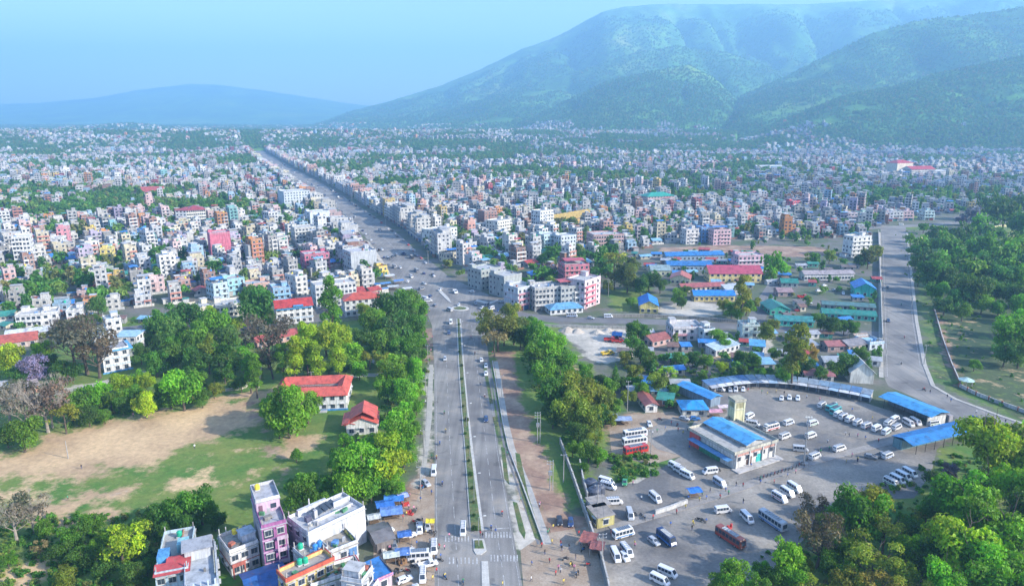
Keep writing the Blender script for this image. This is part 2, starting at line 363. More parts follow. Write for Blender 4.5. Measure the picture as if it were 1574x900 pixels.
# weak mottled dirt over the grass field
dirt_ = np.maximum(dirt_, .24 * soft(RPARK, 20)); dirt_ = np.maximum(dirt_, .42 * soft(P((-600, 730), (0, 700), (250, 700), (390, 690), (440, 760), (300, 770), (100, 840), (-600, 860)), 20))
redd_ = np.maximum.reduce([soft(P(*q), 4.0) for q in (((372, 604), (378, 604), (424, 690), (450, 735), (443, 738), (415, 695)),
    ((757, 540), (790, 540), (800, 600), (818, 665), (838, 690), (836, 760), (850, 830), (800, 820), (780, 700)),
    ((800, 690), (835, 688), (862, 760), (880, 790), (905, 800), (915, 850), (935, 900), (960, 1000), (840, 1000), (835, 830)),
    ((650, 505), (664, 505), (662, 560), (655, 560)), ((1435, 470), (1442, 470), (1462, 545), (1480, 590), (1470, 592), (1450, 540)),
    ((930, 640), (1010, 632), (1055, 645), (1060, 700), (940, 700)), ((1015, 381), (1100, 377), (1255, 379), (1290, 388), (1240, 395), (1180, 394), (1090, 388), (1010, 388)),
    ((560, 1000), (600, 900), (580, 780), (620, 765), (655, 700), (668, 700), (668, 1000)))])
pale_ = np.maximum.reduce([soft(P(*q), 4.0) for q in (
    ((860, 507), (900, 500), (985, 503), (985, 540), (935, 560), (905, 552), (885, 530)), ((648, 700), (655, 600), (655, 560), (664, 560), (664, 700), (650, 760), (640, 745)),
    ((1015, 470), (1060, 462), (1110, 468), (1105, 485), (1010, 487)), ((0, 622), (100, 603), (215, 577), (218, 572), (100, 597), (0, 614)),
    ((1115, 520), (1180, 515), (1200, 560), (1130, 560)), ((950, 750), (1000, 720), (1060, 715), (1080, 760), (1010, 775), (950, 775)),
    ((760, 680), (776, 690), (800, 760), (832, 835), (800, 850), (780, 760)), ((1290, 905), (600, 905), (560, 1050), (690, 1050)),
    ((600, 430), (560, 370), (590, 370), (650, 440)))])
forest_ = np.clip((GY - 2600 + 700 * (fbm(GX, GY, 900) - .5) - np.clip(-GX * .9, 0, 1800)) / 500, 0, 1) * np.clip((GX + 3500) / 2500, .35, 1)
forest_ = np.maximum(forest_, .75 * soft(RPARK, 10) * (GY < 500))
forest_ = np.maximum(forest_, soft(P((500, 235), (700, 228), (700, 200), (540, 205)), 50))
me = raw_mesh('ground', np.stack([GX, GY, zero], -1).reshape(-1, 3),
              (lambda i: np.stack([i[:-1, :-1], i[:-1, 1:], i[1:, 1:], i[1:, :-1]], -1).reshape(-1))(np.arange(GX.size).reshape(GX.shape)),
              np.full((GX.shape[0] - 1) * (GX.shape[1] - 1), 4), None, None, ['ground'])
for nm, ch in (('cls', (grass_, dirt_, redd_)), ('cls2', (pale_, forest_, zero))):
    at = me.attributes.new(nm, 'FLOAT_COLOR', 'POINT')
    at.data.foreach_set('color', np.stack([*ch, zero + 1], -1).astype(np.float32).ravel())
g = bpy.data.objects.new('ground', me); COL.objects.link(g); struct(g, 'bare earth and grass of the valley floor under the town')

# ------------------------------------------------------------------ hills
def uv(px, py):
    x = (px - 787) / FPX; y = (450 - py) / FPX; dy = math.cos(PITCH) + y * math.sin(PITCH)
    return x / dy, (-math.sin(PITCH) + y * math.cos(PITCH)) / dy
RIDGES = [
    (13000, 8600, [(-900, 140), (-400, 150), (0, 160), (60, 158), (150, 150), (220, 137), (290, 129), (340, 130), (400, 138), (480, 150), (530, 158), (600, 166), (700, 172), (900, 176), (2400, 176)], .1),
    (7800, 4300, [(340, 204), (430, 199), (480, 192), (540, 170), (600, 155), (680, 130), (740, 105), (800, 75), (860, 53), (900, 30), (930, 15), (960, 8), (1040, 4), (1110, 6), (1200, 5), (1300, 2), (1400, -5), (1574, -25), (1800, -50), (2400, -60)], .22),
    (5700, 3500, [(560, 205), (640, 185), (720, 160), (800, 135), (880, 112), (960, 85), (1040, 70), (1120, 80), (1200, 110), (1260, 150), (1330, 200)], .26),
    (4300, 2950, [(700, 214), (790, 192), (860, 160), (934, 124), (996, 111), (1058, 99), (1095, 117), (1132, 151), (1165, 205)], .20),
    (4300, 2700, [(1085, 210), (1138, 148), (1219, 111), (1280, 80), (1342, 48), (1404, 33), (1480, 22), (1574, 8), (1800, -30), (2400, -60)], .22),
    (3050, 2150, [(1130, 216), (1230, 176), (1299, 148), (1373, 134), (1435, 114), (1497, 102), (1574, 87), (1700, 70), (2000, 40), (2400, 30)], .16),
    (4900, 4100, [(-600, 206), (0, 203), (60, 200), (130, 195), (200, 190), (260, 196), (340, 201), (400, 208), (440, 212)], .05)]
us = np.linspace(-1.08, 1.2, 560); hy = np.geomspace(2050, 14800, 270)
HU, HY = np.meshgrid(us, hy); HX = HU * HY
def hillz(U, Y):
    X = U * Y; z = np.full(U.shape, -12.0)
    for k, (yc, yf, sil, na) in enumerate(RIDGES):
        q = [uv(*p) for p in sil]; qu = [a for a, b in q]; qv = [b for a, b in q]
        v = np.interp(U, qu, qv, left=-.02, right=-.02)
        wob = (fbm(X + 999 * k, Y, 1500, 3) - .5) * 900
        t = np.clip((Y - yf - wob * .6) / (yc - yf - wob * .6), 0, 3); ze = CH + np.minimum(Y, yc) * v
        prof = np.where(t < 1, np.sin(np.clip(t, 0, 1) * math.pi / 2) ** 1.25, 1 - .55 * np.clip(t - 1, 0, 1) ** 1.2)
        gul = np.abs(2 * fbm(X + 300 * k, Y * .4, 700 + 60 * k, 4) - 1) * 1.9; gul = 1 - np.clip(gul, 0, 1) ** .8; gul = gul ** 1.5
        sm = fbm(X, Y + 77 * k, 260, 4)
        env = np.clip(4 * t * (1 - t) + .04, 0.04, 1)
        z = np.maximum(z, ze * prof * (1 - env * na * (1.5 * gul + .5 * sm)) + (fbm(X, Y, 60, 3) - .5) * 10 * np.clip(ze / 200, 0, 1) - 12 * (t <= 0))
    return z
HZ_ = hillz(HU, HY)
idx = np.arange(HU.size).reshape(HU.shape)
hm = raw_mesh('hills', np.stack([HX, HY, HZ_], -1).reshape(-1, 3), np.stack([idx[:-1, :-1], idx[:-1, 1:], idx[1:, 1:], idx[1:, :-1]], -1).reshape(-1),
              np.full((HU.shape[0] - 1) * (HU.shape[1] - 1), 4), None, None, ['hill'])
hm.polygons.foreach_set('use_smooth', np.ones(len(hm.polygons), bool))
ho = bpy.data.objects.new('hills', hm); COL.objects.link(ho); struct(ho, 'forested mountain range with spurs running down to the town')

# ------------------------------------------------------------------ roads, kerbs, markings
HWL = P((655, 1150), (663, 1000), (668, 900), (668, 790), (668, 692), (667, 553), (664, 500), (655, 478))
HWR = P((868, 1150), (828, 1000), (803, 900), (784, 790), (767, 692), (752, 553), (744, 500), (740, 484))
sheet(HWL + HWR[::-1], .006, 'asphalt', 'highway_road', 'straight dual carriageway of worn grey asphalt')
UP = dens([(-58, 430), (-82, 515), (-131, 660), (-222, 888), (-332, 1150), (-542, 1625), (-1016, 2738), (-1330, 3500)])
ribbon(UP, [31] * len(UP), .014, 'asphalt', 'highway_road', label='highway running straight away through the town')
sheet(P((655, 480), (640, 470), (622, 450), (608, 430), (596, 405), (660, 400), (690, 425), (730, 444), (765, 458), (790, 475), (830, 486), (830, 499), (770, 492), (744, 492), (735, 488)), .010, 'asphalt', 'junction_road', 'wide asphalt junction with a traffic island')
ROADS = {'right': None}
RA = dens(P((735, 474), (790, 483), (860, 490), (960, 493), (1040, 496), (1150, 503), (1250, 509), (1362, 514)))
ribbon(RA, 10, .018, 'asphalt_dark', 'side_road', label='narrow road leaving the junction past the sand lot')
LA = dens(P((655, 466), (600, 472), (520, 486), (440, 497), (340, 507), (250, 500), (120, 512), (-60, 520), (-400, 540)))
ribbon(LA, 8, .018, 'asphalt_dark', 'side_road', label='tree lined side road leaving the junction')
RRL = P((1353, 347), (1354, 357), (1357, 493), (1359, 580), (1366, 594), (1400, 608), (1458, 634), (1500, 664), (1574, 690), (1800, 760))
RRR = P((1392, 347), (1393, 357), (1407, 493), (1419, 560), (1432, 593), (1466, 613), (1530, 637), (1574, 652), (1800, 715))
sheet(RRL + RRR[::-1], .010, 'asphalt', 'park_road', 'wide road bending round the bus park')
TR = dens(P((1325, 351), (1345, 350), (1366, 349), (1450, 344), (1530, 337), (1700, 325)))
ribbon(TR, 12, .016, 'asphalt', 'cross_road', label='cross road at the head of the wide park road')
ribbon(dens(P((1160, 497), (1172, 470), (1190, 440), (1205, 418))), 9, .012, 'asphalt_dark', 'side_road', label='lane between the school and the green roofed market')
ribbon(dens(P((-60, 630), (0, 619), (60, 610), (130, 594), (218, 573), (262, 562))), 3.2, .012, 'footpath', 'path', label='pale path along the edge of the sports field')
ribbon(dens(P((566, 548), (585, 560), (598, 575), (560, 576), (530, 580))), 4, .012, 'footpath', 'path', label='path behind the red roofed school')
YARD = P((1086, 604), (1120, 596), (1200, 592), (1290, 602), (1340, 622), (1430, 650), (1476, 656), (1440, 690), (1432, 725), (1405, 765), (1330, 768), (1262, 800), (1215, 850), (1150, 905), (1120, 1150), (960, 1150), (929, 895), (905, 800), (900, 742), (925, 742), (980, 742), (1048, 700), (1010, 690), (985, 665), (1035, 640), (1062, 655), (1072, 640))
sheet(YARD, .012, 'asphalt_yard', 'bus_park_yard', 'dusty asphalt yard of the bus park')
sheet(P((935, 640), (1035, 632), (1060, 650), (985, 668), (1012, 692), (1048, 700), (1000, 714), (940, 698)), .009, 'verge_dirt', 'bus_park_approach', 'reddish dirt approach to the bus park')
sheet(P((672, 1100), (560, 1100), (575, 900), (573, 790), (600, 770), (640, 770), (655, 730), (668, 730), (668, 900)), .004, 'verge_dirt', 'market_apron', 'dirt apron in front of the roadside stalls')
sheet(P((805, 905), (800, 845), (835, 820), (905, 808), (924, 850), (934, 900), (980, 1100), (870, 1150)), .009, 'verge_dirt', 'gate_apron', 'dusty open ground at the bus park gate')
# bus park strip of paler concrete between the two lots
ribbon(dens(P((938, 812), (1000, 793), (1060, 775), (1130, 752), (1200, 727), (1262, 706), (1400, 672), (1480, 655))), 3.0, .024, 'walkway', 'pavement', label='raised concrete walkway across the bus park', h=.12)
# right-hand verge of the highway: drain, footpath, grass
ribbon(P((752, 555), (768, 650), (776, 690), (795, 745), (828, 836)), .7, .02, 'asphalt_dark', 'drain', label='open concrete drain beside the highway')
ribbon(P((757, 555), (773, 650), (782, 690), (803, 745), (836, 836)), .35, .02, 'kerb_stone', 'drain_wall', label='concrete lip of the roadside drain', h=.35)
ribbon(P((762, 555), (778, 650), (788, 690), (811, 745), (843, 836)), 1.8, .018, 'footpath', 'footpath', label='pale footpath beside the roadside drain')
for q in (((770, 686), (776, 688), (783, 745), (775, 735)), ((788, 770), (795, 772), (808, 818), (806, 828), (798, 815)), ((792, 695), (799, 697), (812, 760), (830, 818), (831, 830), (822, 826), (800, 755)), ((757, 640), (763, 640), (767, 672), (764, 672)), ((742, 560), (747, 560), (758, 620), (753, 620))):
    sheet(P(*q), .03, 'grass_strip', 'grass_verge', 'strip of rough grass beside the roadside footpath')
sheet(P((655, 560), (660, 560), (655, 640), (650, 700), (644, 745), (655, 720), (664, 640), (666, 560)), .02, 'footpath', 'footpath', 'pale sandy shoulder left of the highway')
# median
MED_L = [(722.5, 815), (718, 750), (714, 692), (709, 630), (704, 553), (701.5, 490)]; MED_R = [(744, 815), (735, 750), (727.5, 692), (720, 630), (713, 553), (708.5, 490)]
sheet(P(*MED_L) + P(*MED_R)[::-1], .01, 'kerb_stone', 'median_kerb', 'concrete kerb round the planted median', h=.16)
sheet(P(*[(a + 1.6, b) for a, b in MED_L]) + P(*[(a - 4.2 if b > 690 else a - 2.2, b) for a, b in MED_R])[::-1], .02, 'grass_strip', 'median_planting', 'grass and low plants on the median', h=.22)
sheet(P((728, 846), (727, 828), (744, 828), (748, 846), (740, 852), (732, 852)), .01, 'kerb_stone', 'median_kerb', 'planted end of the median at the zebra crossing', h=.16)
sheet(P((730, 843), (729.5, 831), (741, 831), (744, 843)), .02, 'grass_strip', 'median_planting', 'shrubs in the planted end of the median', h=.3)
sheet(P((740, 862), (750, 862), (760, 1000), (742, 1000)), .01, 'kerb_stone', 'median_kerb', 'worn concrete divider below the zebra crossing', h=.1)
ie = [(707 + 14 * math.cos(a), 474 + 3.6 * math.sin(a)) for a in np.linspace(0, 2 * math.pi, 22)[:-1]]
sheet(P(*ie), .02, 'kerb_stone', 'traffic_island', 'oval traffic island in the middle of the junction', h=.18)
sheet(P(*[(707 + 10 * math.cos(a), 474 + 2.4 * math.sin(a)) for a in np.linspace(0, 2 * math.pi, 16)[:-1]]), .03, 'grass_strip', 'traffic_island_planting', 'grass in the oval traffic island', h=.22)
sheet(P((672, 446), (676, 444), (690, 458), (694, 466), (688, 462)), .02, 'kerb_stone', 'traffic_island', 'long narrow island where the highway meets the junction', h=.18)
def along(A, B, t, z): return (A[0] + (B[0] - A[0]) * t, A[1] + (B[1] - A[1]) * t, z)
def marks(name, quads, label, z=.03):
    mb = MB()
    for q in quads: mb.poly([(p[0], p[1], z) for p in q], [[0, 1, 2, 3]], 'road_paint')
    return struct(mb.obj(name), label)
def linequads(pts, wd, dash=0, gap=0):
    out = []
    for a, b in zip(pts, pts[1:]):
        a = Vector(a[:2]); b = Vector(b[:2]); L = (b - a).length; d = (b - a).normalized(); nn = Vector((-d.y, d.x)) * wd / 2
        s_ = 0
        while s_ < L:
            e = min(s_ + (dash or L), L); p, q = a + d * s_, a + d * e; out.append((p - nn, q - nn, q + nn, p + nn)); s_ = e + (gap if dash else 0) + 1e-6
    return out
cl_l = P((705, 900), (698, 790), (692, 692), (686, 553), (683, 500)); cl_r = P((776, 900), (760, 790), (748, 692), (732, 553), (725, 500))
marks('lane_marking', linequads(cl_l, .14, 4, 3) + linequads(cl_r, .14, 4, 3) + linequads(P((674, 900), (671, 790), (671, 692), (670, 553)), .12) + linequads(P((799, 900), (781, 790), (764, 692), (749, 560)), .12)
      + linequads(P((743, 905), (726 - 6, 800), (712, 692), (702, 553)), .0) , 'faded white lane lines of the highway')
for i in range(7): pass
zb = []
for k in range(9):
    a = 746 + k * 4.6; zb.append(P((a, 826), (a + 2.4, 826), (a + 2.2, 817), (a, 817)))
zb += [P((744, 812), (783, 810), (783, 811.6), (744, 813.6))]
marks('zebra_crossing', zb, 'white zebra crossing and stop line')
zb = [P((a, 832), (a + 2, 832), (a + 1.8, 823), (a, 823)) for a in range(684, 722, 5)] + [P((a, 862), (a + 2.2, 862), (a + 2, 852), (a, 852)) for a in range(754, 796, 5)] + [P((a, 866), (a + 2.2, 866), (a + 2, 856), (a, 856)) for a in range(690, 736, 6)]
marks('zebra_crossing', zb, 'worn zebra crossing beside the end of the median')
off = lambda pts, d: [(p[0] + d * .92, p[1] + d * .39) for p in pts]
marks('lane_marking', linequads(UP[7:], .2) + linequads(off(UP, 6.5), .16, 5, 7) + linequads(off(UP, -6.5), .16, 5, 7), 'lane lines of the upper highway')
marks('lane_marking', linequads([along(a, b, .08, 0)[:2] for a, b in zip(RRL[1:4], RRR[1:4])], .15) + linequads([along(a, b, .92, 0)[:2] for a, b in zip(RRL[1:4], RRR[1:4])], .15), 'edge lines of the park road')
sheet(P((731, 463), (752, 468), (766, 462), (765, 460.5), (752, 464.5), (733, 460)), .02, 'kerb_stone', 'traffic_island', 'thin kerb island at the mouth of the side road', h=.15)
ribbon([(p[0] + .6, p[1]) for p in RRR[1:]], 1.6, .02, 'footpath', 'pavement', label='kerbed pavement round the bend of the park road', h=.13)
ribbon([(p[0] - 1.2, p[1]) for p in RRL[1:4]], 1.8, .02, 'footpath', 'pavement', label='kerbed pavement along the market wall', h=.13)
# ------------------------------------------------------------------ houses
PAL = [('white', (.72, .72, .70), 22), ('off-white', (.60, .59, .55), 15), ('cream', (.70, .63, .45), 6), ('pale pink', (.66, .48, .47), 5), ('salmon', (.58, .34, .28), 3),
       ('sky blue', (.34, .52, .66), 5), ('turquoise', (.22, .46, .46), 2), ('yellow', (.70, .52, .16), 2), ('bare brick', (.32, .18, .14), 6), ('grey concrete', (.36, .36, .35), 14),
       ('lilac', (.48, .42, .56), 2), ('orange', (.68, .30, .10), 2), ('pale green', (.48, .58, .46), 2), ('maroon', (.36, .07, .08), 1.5), ('light grey', (.54, .56, .58), 10)]
PW = [p[2] for p in PAL]
NUM = {1: 'one', 2: 'two', 3: 'three', 4: 'four', 5: 'five', 6: 'six', 7: 'seven'}
TANKS = [('black', (.03, .03, .03)), ('green', (.02, .38, .22)), ('blue', (.05, .25, .6)), ('yellow', (.8, .62, .05)), ('white', (.75, .75, .75))]
TIN = [('blue', (.045, .24, .62)), ('red', (.46, .07, .06)), ('grey', (.45, .47, .5)), ('green', (.05, .28, .22)), ('light blue', (.25, .5, .72))]
FH = 3.1
def wins(W, D, F, rnd, front_n=None):
    out = []
    for side, (L, a) in enumerate(((W, 0), (D, math.pi / 2), (W, math.pi), (D, -math.pi / 2))):
        n = max(1, int(L / 3.0)) if not (front_n and side == 0) else front_n
        for k in range(F):
            for i in range(n):
                if side and rnd.random() < .25: continue
                t = (i + .5) / n * L - L / 2; e = (D if side % 2 == 0 else W) / 2
                # local position on that side: side 0 looks to -Y
                x, y = (t, -e)
                ca, sa = math.cos(a), math.sin(a)
                out.append((x * ca - y * sa, x * sa + y * ca, k * FH + (1.0 if k else .9), a, k, side))
    return out
def shell(mw, mr, W, D, F, c, c2, rc, rnd, bal=True, stair=True, upper=False, parapet=True, lod=0, tin=None):
    H = F * FH
    mw.box(0, 0, -.3, W, D, H + .3, 'wall', c, bottom=False)
    if lod < 2:
        for k in range(1, F): mw.box(0, 0, k * FH - .13, W + .18, D + .18, .2, 'wall', c2)
    if bal and F > 1:
        bw = W * rnd.choice((.45, .6, 1.0)); bx = (W - bw) / 2 * rnd.choice((-1, 1))
        for k in range(1, F):
            mw.box(bx, -D / 2 - .6, k * FH - .15, bw, 1.2, .17, 'wall', c2)
            if lod < 2: mw.box(bx, -D / 2 - 1.15, k * FH + .02, bw, .07, .85, 'wall', c2)
        if lod < 2:
            for e in (-1, 1): mw.box(bx + e * (bw / 2 - .2), -D / 2 - 1.02, 0, .28, .28, (F - 1) * FH - .15, 'wall', c2)
    mr.box(0, 0, H, W + .5, D + .5, .16, 'slab', rc)
    if parapet:
        for (x, y, a, b) in ((0, -D / 2 + .1, W, .14), (0, D / 2 - .1, W, .14), (-W / 2 + .1, 0, .14, D - .36), (W / 2 - .1, 0, .14, D - .36)): mw.box(x, y, H + .16, a, b, .85, 'wall', c)
    if upper:
        mw.box(0, D * .2, H + .16, W * .96 - .4, D * .5, FH - .4, 'wall', c); mr.box(0, D * .18, H + FH - .24, W * .96 + .1, D * .58, .15, 'slab', rc)
    elif tin is not None:
        mr.gable(0, D * .12, H + 2.5, W * .8, D * .6, .5, 'tin', tin, .3)
        for e in (-1, 1):
            for f in (-.14, .38): mw.box(e * W * .36, D * f, H + .16, .14, .14, 2.4, 'wall', (.3, .3, .3))
    elif stair:
        sx = rnd.choice((-1, 1)) * max(0, W / 2 - 2.0); mw.box(sx, D * .5 - 2.3, H + .16, 3.0, 3.6, 2.4, 'wall', c); mr.box(sx, D * .5 - 2.3, H + 2.56, 3.5, 4.1, .14, 'slab', rc)
    if lod < 2 and rnd.random() < .55 and bal:      # a lower annex against one side
        e_ = rnd.choice((-1, 1)); aw = rnd.uniform(2.2, 4.2); ad = D * rnd.uniform(.4, .8); ah = FH * rnd.choice((.9, .9, max(1, F - 1) * .98)); ay_ = rnd.uniform(-.1, .1) * D; ac = rnd.choice([c, (.4, .4, .39), (.55, .54, .5), (.3, .16, .12)])
        mw.box(e_ * (W / 2 + aw / 2), ay_, -.2, aw, ad, ah + .2, 'wall', ac); mr.box(e_ * (W / 2 + aw / 2 + .25), ay_, ah, aw + .3, ad + .5, .13, rnd.choice(('slab', 'tin')), rnd.choice([(.4, .4, .4), (.3, .32, .35), (.05, .22, .55), (.5, .5, .48), (.36, .2, .15)]))
    if lod < 2 and parapet:                        # odds and ends on the roof
        for _ in range(rnd.choice((1, 2, 3, 4))):
            q_ = rnd.choice([(.5, .5, .5), (.25, .24, .22), (.6, .58, .5), (.1, .25, .5), (.45, .15, .1), (.1, .3, .15)]); mw.box(rnd.uniform(-.36, .36) * W, rnd.uniform(-.38, 0) * D, H + .16, rnd.uniform(.5, 2.0), rnd.uniform(.4, 1.4), rnd.uniform(.4, 1.3), 'wall', q_, rnd.uniform(0, 1.5))
    if rnd.random() < .45 and lod < 2 and not upper:
        for e in (-1, 1):
            for f in (-1, 1): mw.box(e * (W / 2 - .3), f * (D / 2 - .3), H + 1, .22, .22, 1.3, 'wall', (.42, .40, .38))
wmb = MB()
wmb.box(0, .0, -.08, 1.7, .10, 1.66, 'slab', (.46, .45, .43)); wmb.box(0, -.30, 1.66, 1.9, .55, .07, 'slab', (.6, .6, .58)); wmb.box(0, -.08, -.14, 1.8, .22, .07, 'slab', (.6, .6, .58))
WIN_FRAME = wmb.mesh('window')
wmb = MB(); wmb.box(-.37, -.02, .02, .66, .10, 1.46, 'glass', (.1, .1, .1)); wmb.box(.37, -.02, .02, .66, .10, 1.46, 'glass', (.1, .1, .1)); WIN_PANE = wmb.mesh('pane')
def tank_mesh(c, nm='water_tank'):
    m = MB(); m.cyl(0, 0, .3, .62, 1.1, 'gear', c, 12, dome=.22); m.box(0, 0, 0, 1.3, 1.3, .3, 'slab', (.5, .5, .5)); m.cyl(0, 0, 1.6, .2, .1, 'gear', c, 8); return m.mesh(nm)
TMESH = {n_: tank_mesh(c_) for n_, c_ in TANKS}
spm = MB(); spm.poly([(-1, -.6, .25), (1, -.6, .25), (1, .6, 1.0), (-1, .6, 1.0), (-1, -.6, .2), (1, -.6, .2), (1, .6, .95), (-1, .6, .95)], [[0, 1, 2, 3], [7, 6, 5, 4], [0, 4, 5, 1], [1, 5, 6, 2], [2, 6, 7, 3], [3, 7, 4, 0]], 'glass')
spm.box(0, .5, 0, 1.6, .08, .9, 'galvanised'); spm.box(0, -.5, 0, 1.6, .08, .22, 'galvanised'); SOLAR = spm.mesh('solar_panel')
def child(name, mesh, parent, loc=(0, 0, 0), rz=0, sc=None, **k):
    o = bpy.data.objects.new(name, mesh); COL.objects.link(o); o.parent = parent; o.location = loc; o.rotation_euler = (0, 0, rz)
    if sc: o.scale = sc
    for a, b in k.items(): o[a] = b
    return o
OCC = []                                     # (x, y, radius) already taken
def free(x, y, r): return all((x - a) ** 2 + (y - b) ** 2 > (r + c) ** 2 for a, b, c in OCC)
def place(A, B, depth, z=0.):
    ax, ay = G(*A, z); bx, by = G(*B, z); W = math.hypot(bx - ax, by - ay); rot = math.atan2(by - ay, bx - ax)
    cx, cy_ = (ax + bx) / 2 - math.sin(rot) * depth / 2, (ay + by) / 2 + math.cos(rot) * depth / 2
    return cx, cy_, rot, W
def house(x, y, rot, W, D, F, c, c2=None, rc=(.46, .46, .45), near=0, tank=None, tank_at=None, rnd=None, name='house', roof='flat', roofc=(.05, .24, .62), roofh=None, desc=None, cat='house', label=None, group=None, shops=False, extra=None, wsides=(0, 1, 2, 3), wn=None, axis='x', occ=True, **sh):
    rnd = rnd or rng; c2 = c2 or tuple(min(.8, v * 1.1) for v in c)
    e = thing(name, x, y, rot, label or '', cat, group)
    if label is None: auto(e, desc or 'house')
    mw, mr = MB(), MB()
    if roof == 'flat': shell(mw, mr, W, D, F, c, c2, rc, rnd, **sh)
    else:
        H = F * FH * sh.get('hs', 1.0); mw.box(0, 0, -.3, W, D, H + .3, 'wall', c, bottom=False); rh = roofh or min(W, D) * .2
        if F > 1: mw.box(0, 0, FH - .1, W + .2, D + .2, .22, 'wall', c2)
        if roof == 'gable':
            mr.gable(0, 0, H, W, D, rh, 'tin', roofc, .6, axis=axis); mw.gwall(0, 0, H, W, D, rh, 'wall', c, axis=axis)
        elif roof == 'hip':
            o_ = .6; a, b = W / 2 + o_, D / 2 + o_; q = max(0.1, a - b)
            mr.poly([(-a, -b, H - .15), (a, -b, H - .15), (a, b, H - .15), (-a, b, H - .15), (-q, 0, H + rh), (q, 0, H + rh), (-a, -b, H - .3), (a, -b, H - .3), (a, b, H - .3), (-a, b, H - .3)],
                    [[0, 1, 5, 4], [1, 2, 5], [2, 3, 4, 5], [3, 0, 4], [6, 7, 1, 0], [7, 8, 2, 1], [8, 9, 3, 2], [9, 6, 0, 3], [9, 8, 7, 6]], 'tin', roofc)
        elif roof == 'shed':
            a, b = W / 2 + .4, D / 2 + .4
            mr.poly([(-a, -b, H), (a, -b, H), (a, b, H + rh), (-a, b, H + rh), (-a, -b, H - .12), (a, -b, H - .12), (a, b, H + rh - .12), (-a, b, H + rh - .12)], [[0, 1, 2, 3], [7, 6, 5, 4], [0, 4, 5, 1], [1, 5, 6, 2], [2, 6, 7, 3], [3, 7, 4, 0]], 'tin', roofc)
            mw.box(0, D / 2 - .08, H, W, .12, rh * .9, 'wall', c)
        elif roof == 'ring':                # red roof round an inner court
            a, b = W / 2 + .7, D / 2 + .7; ia, ib = sh['court']; ma, mb_ = (a + ia) / 2, (b + ib) / 2
            cs = lambda p, q, z: [(-p, -q, z), (p, -q, z), (p, q, z), (-p, q, z)]
            vv = cs(a, b, H - .2) + cs(ma, mb_, H + rh) + cs(ia, ib, H + .1) + cs(a, b, H - .38) + cs(ia, ib, H - 1.2)
            ff = []
            for o1, o2 in ((0, 4), (4, 8), (12, 0), (8, 16)): ff += [[o1 + k, o1 + (k + 1) % 4, o2 + (k + 1) % 4, o2 + k] for k in range(4)]
            mr.poly(vv, ff, 'tin', roofc); mw.b = []
            for (xx, yy, sx, sy) in ((0, -(D / 2 + ib) / 2, W, D / 2 - ib), (0, (D / 2 + ib) / 2, W, D / 2 - ib), (-(W / 2 + ia) / 2, 0, W / 2 - ia, 2 * ib), ((W / 2 + ia) / 2, 0, W / 2 - ia, 2 * ib)): mw.box(xx, yy, -.3, sx, sy, H + .2, 'wall', c)
    if shops:
        k = max(2, int(W / 3.6))
        for i in range(k):
            mw.box((i + .5) / k * W - W / 2, -D / 2 - .04, .05, W / k - .7, .1, 2.4, 'wall', rnd.choice([(.05, .12, .3), (.12, .12, .13), (.3, .32, .34), (.25, .05, .05), (.04, .2, .18)]))
        mw.box(0, -D / 2 - .1, 2.55, W - .2, .22, .65, 'wall', rnd.choice([(.6, .08, .06), (.05, .2, .5), (.7, .7, .7), (.7, .55, .1), (.1, .35, .2)]))
    if extra: extra(mw, mr)
    mw.obj('wall', e); mr.obj('roof', e)
    ws = [q for q in wins(W, D, F, rnd, wn) if q[5] in wsides and not (shops and q[4] == 0 and q[5] == 0)]
    if near == 2:
        for q in ws:
            f = child('window', WIN_FRAME, e, (q[0] - 0 * math.sin(q[3]), q[1], q[2]), q[3]); child('pane', WIN_PANE, f, (0, -.03, 0))
    elif ws:
        mg = MB()
        for q in ws:
            if near: mg.box(q[0], q[1], q[2] - .08, 1.75, .12, 1.62, 'slab', (.72, .71, .68), q[3])
            mg.box(q[0], q[1], q[2], 1.5, .2, 1.45, 'glass', (.1, .1, .1), q[3])
        o = mg.obj('glazing', e); o['kind'] = 'stuff'
    if tank:
        ts = [tank] if isinstance(tank, str) else tank
        for i, t in enumerate(ts):
            px_, py_, pz_ = (tank_at[i] if tank_at else (W * .22 - 1.5 * i, D * .1, F * FH + .16))
            child('water_tank', TMESH[t], e, (px_, py_, pz_))
    if occ:
        k = max(1, round(max(W, D) / max(6, min(W, D)))); L = max(W, D)
        for i in range(k):
            t = ((i + .5) / k - .5) * L; dx, dy = (t, 0) if W >= D else (0, t)
            OCC.append((x + dx * math.cos(rot) - dy * math.sin(rot), y + dx * math.sin(rot) + dy * math.cos(rot), max(min(W, D), L / k) * .56))
    return e
def hb(A, B, depth, F, c, desc, z=0., **k):
    x, y, rot, W = place(A, B, depth, z); return house(x, y, rot, W, depth, F, c, desc=desc, **k)
Wh, Cr, Pk, Bl, Gy, Ye = (.70, .70, .69), (.70, .64, .48), (.68, .36, .42), (.30, .52, .72), (.42, .43, .44), (.74, .60, .20)
RT, BT = (.62, .12, .085), (.035, .20, .58)
LAND = []
def land(ph, px, py): LAND.append((ph, *G(px, py)))
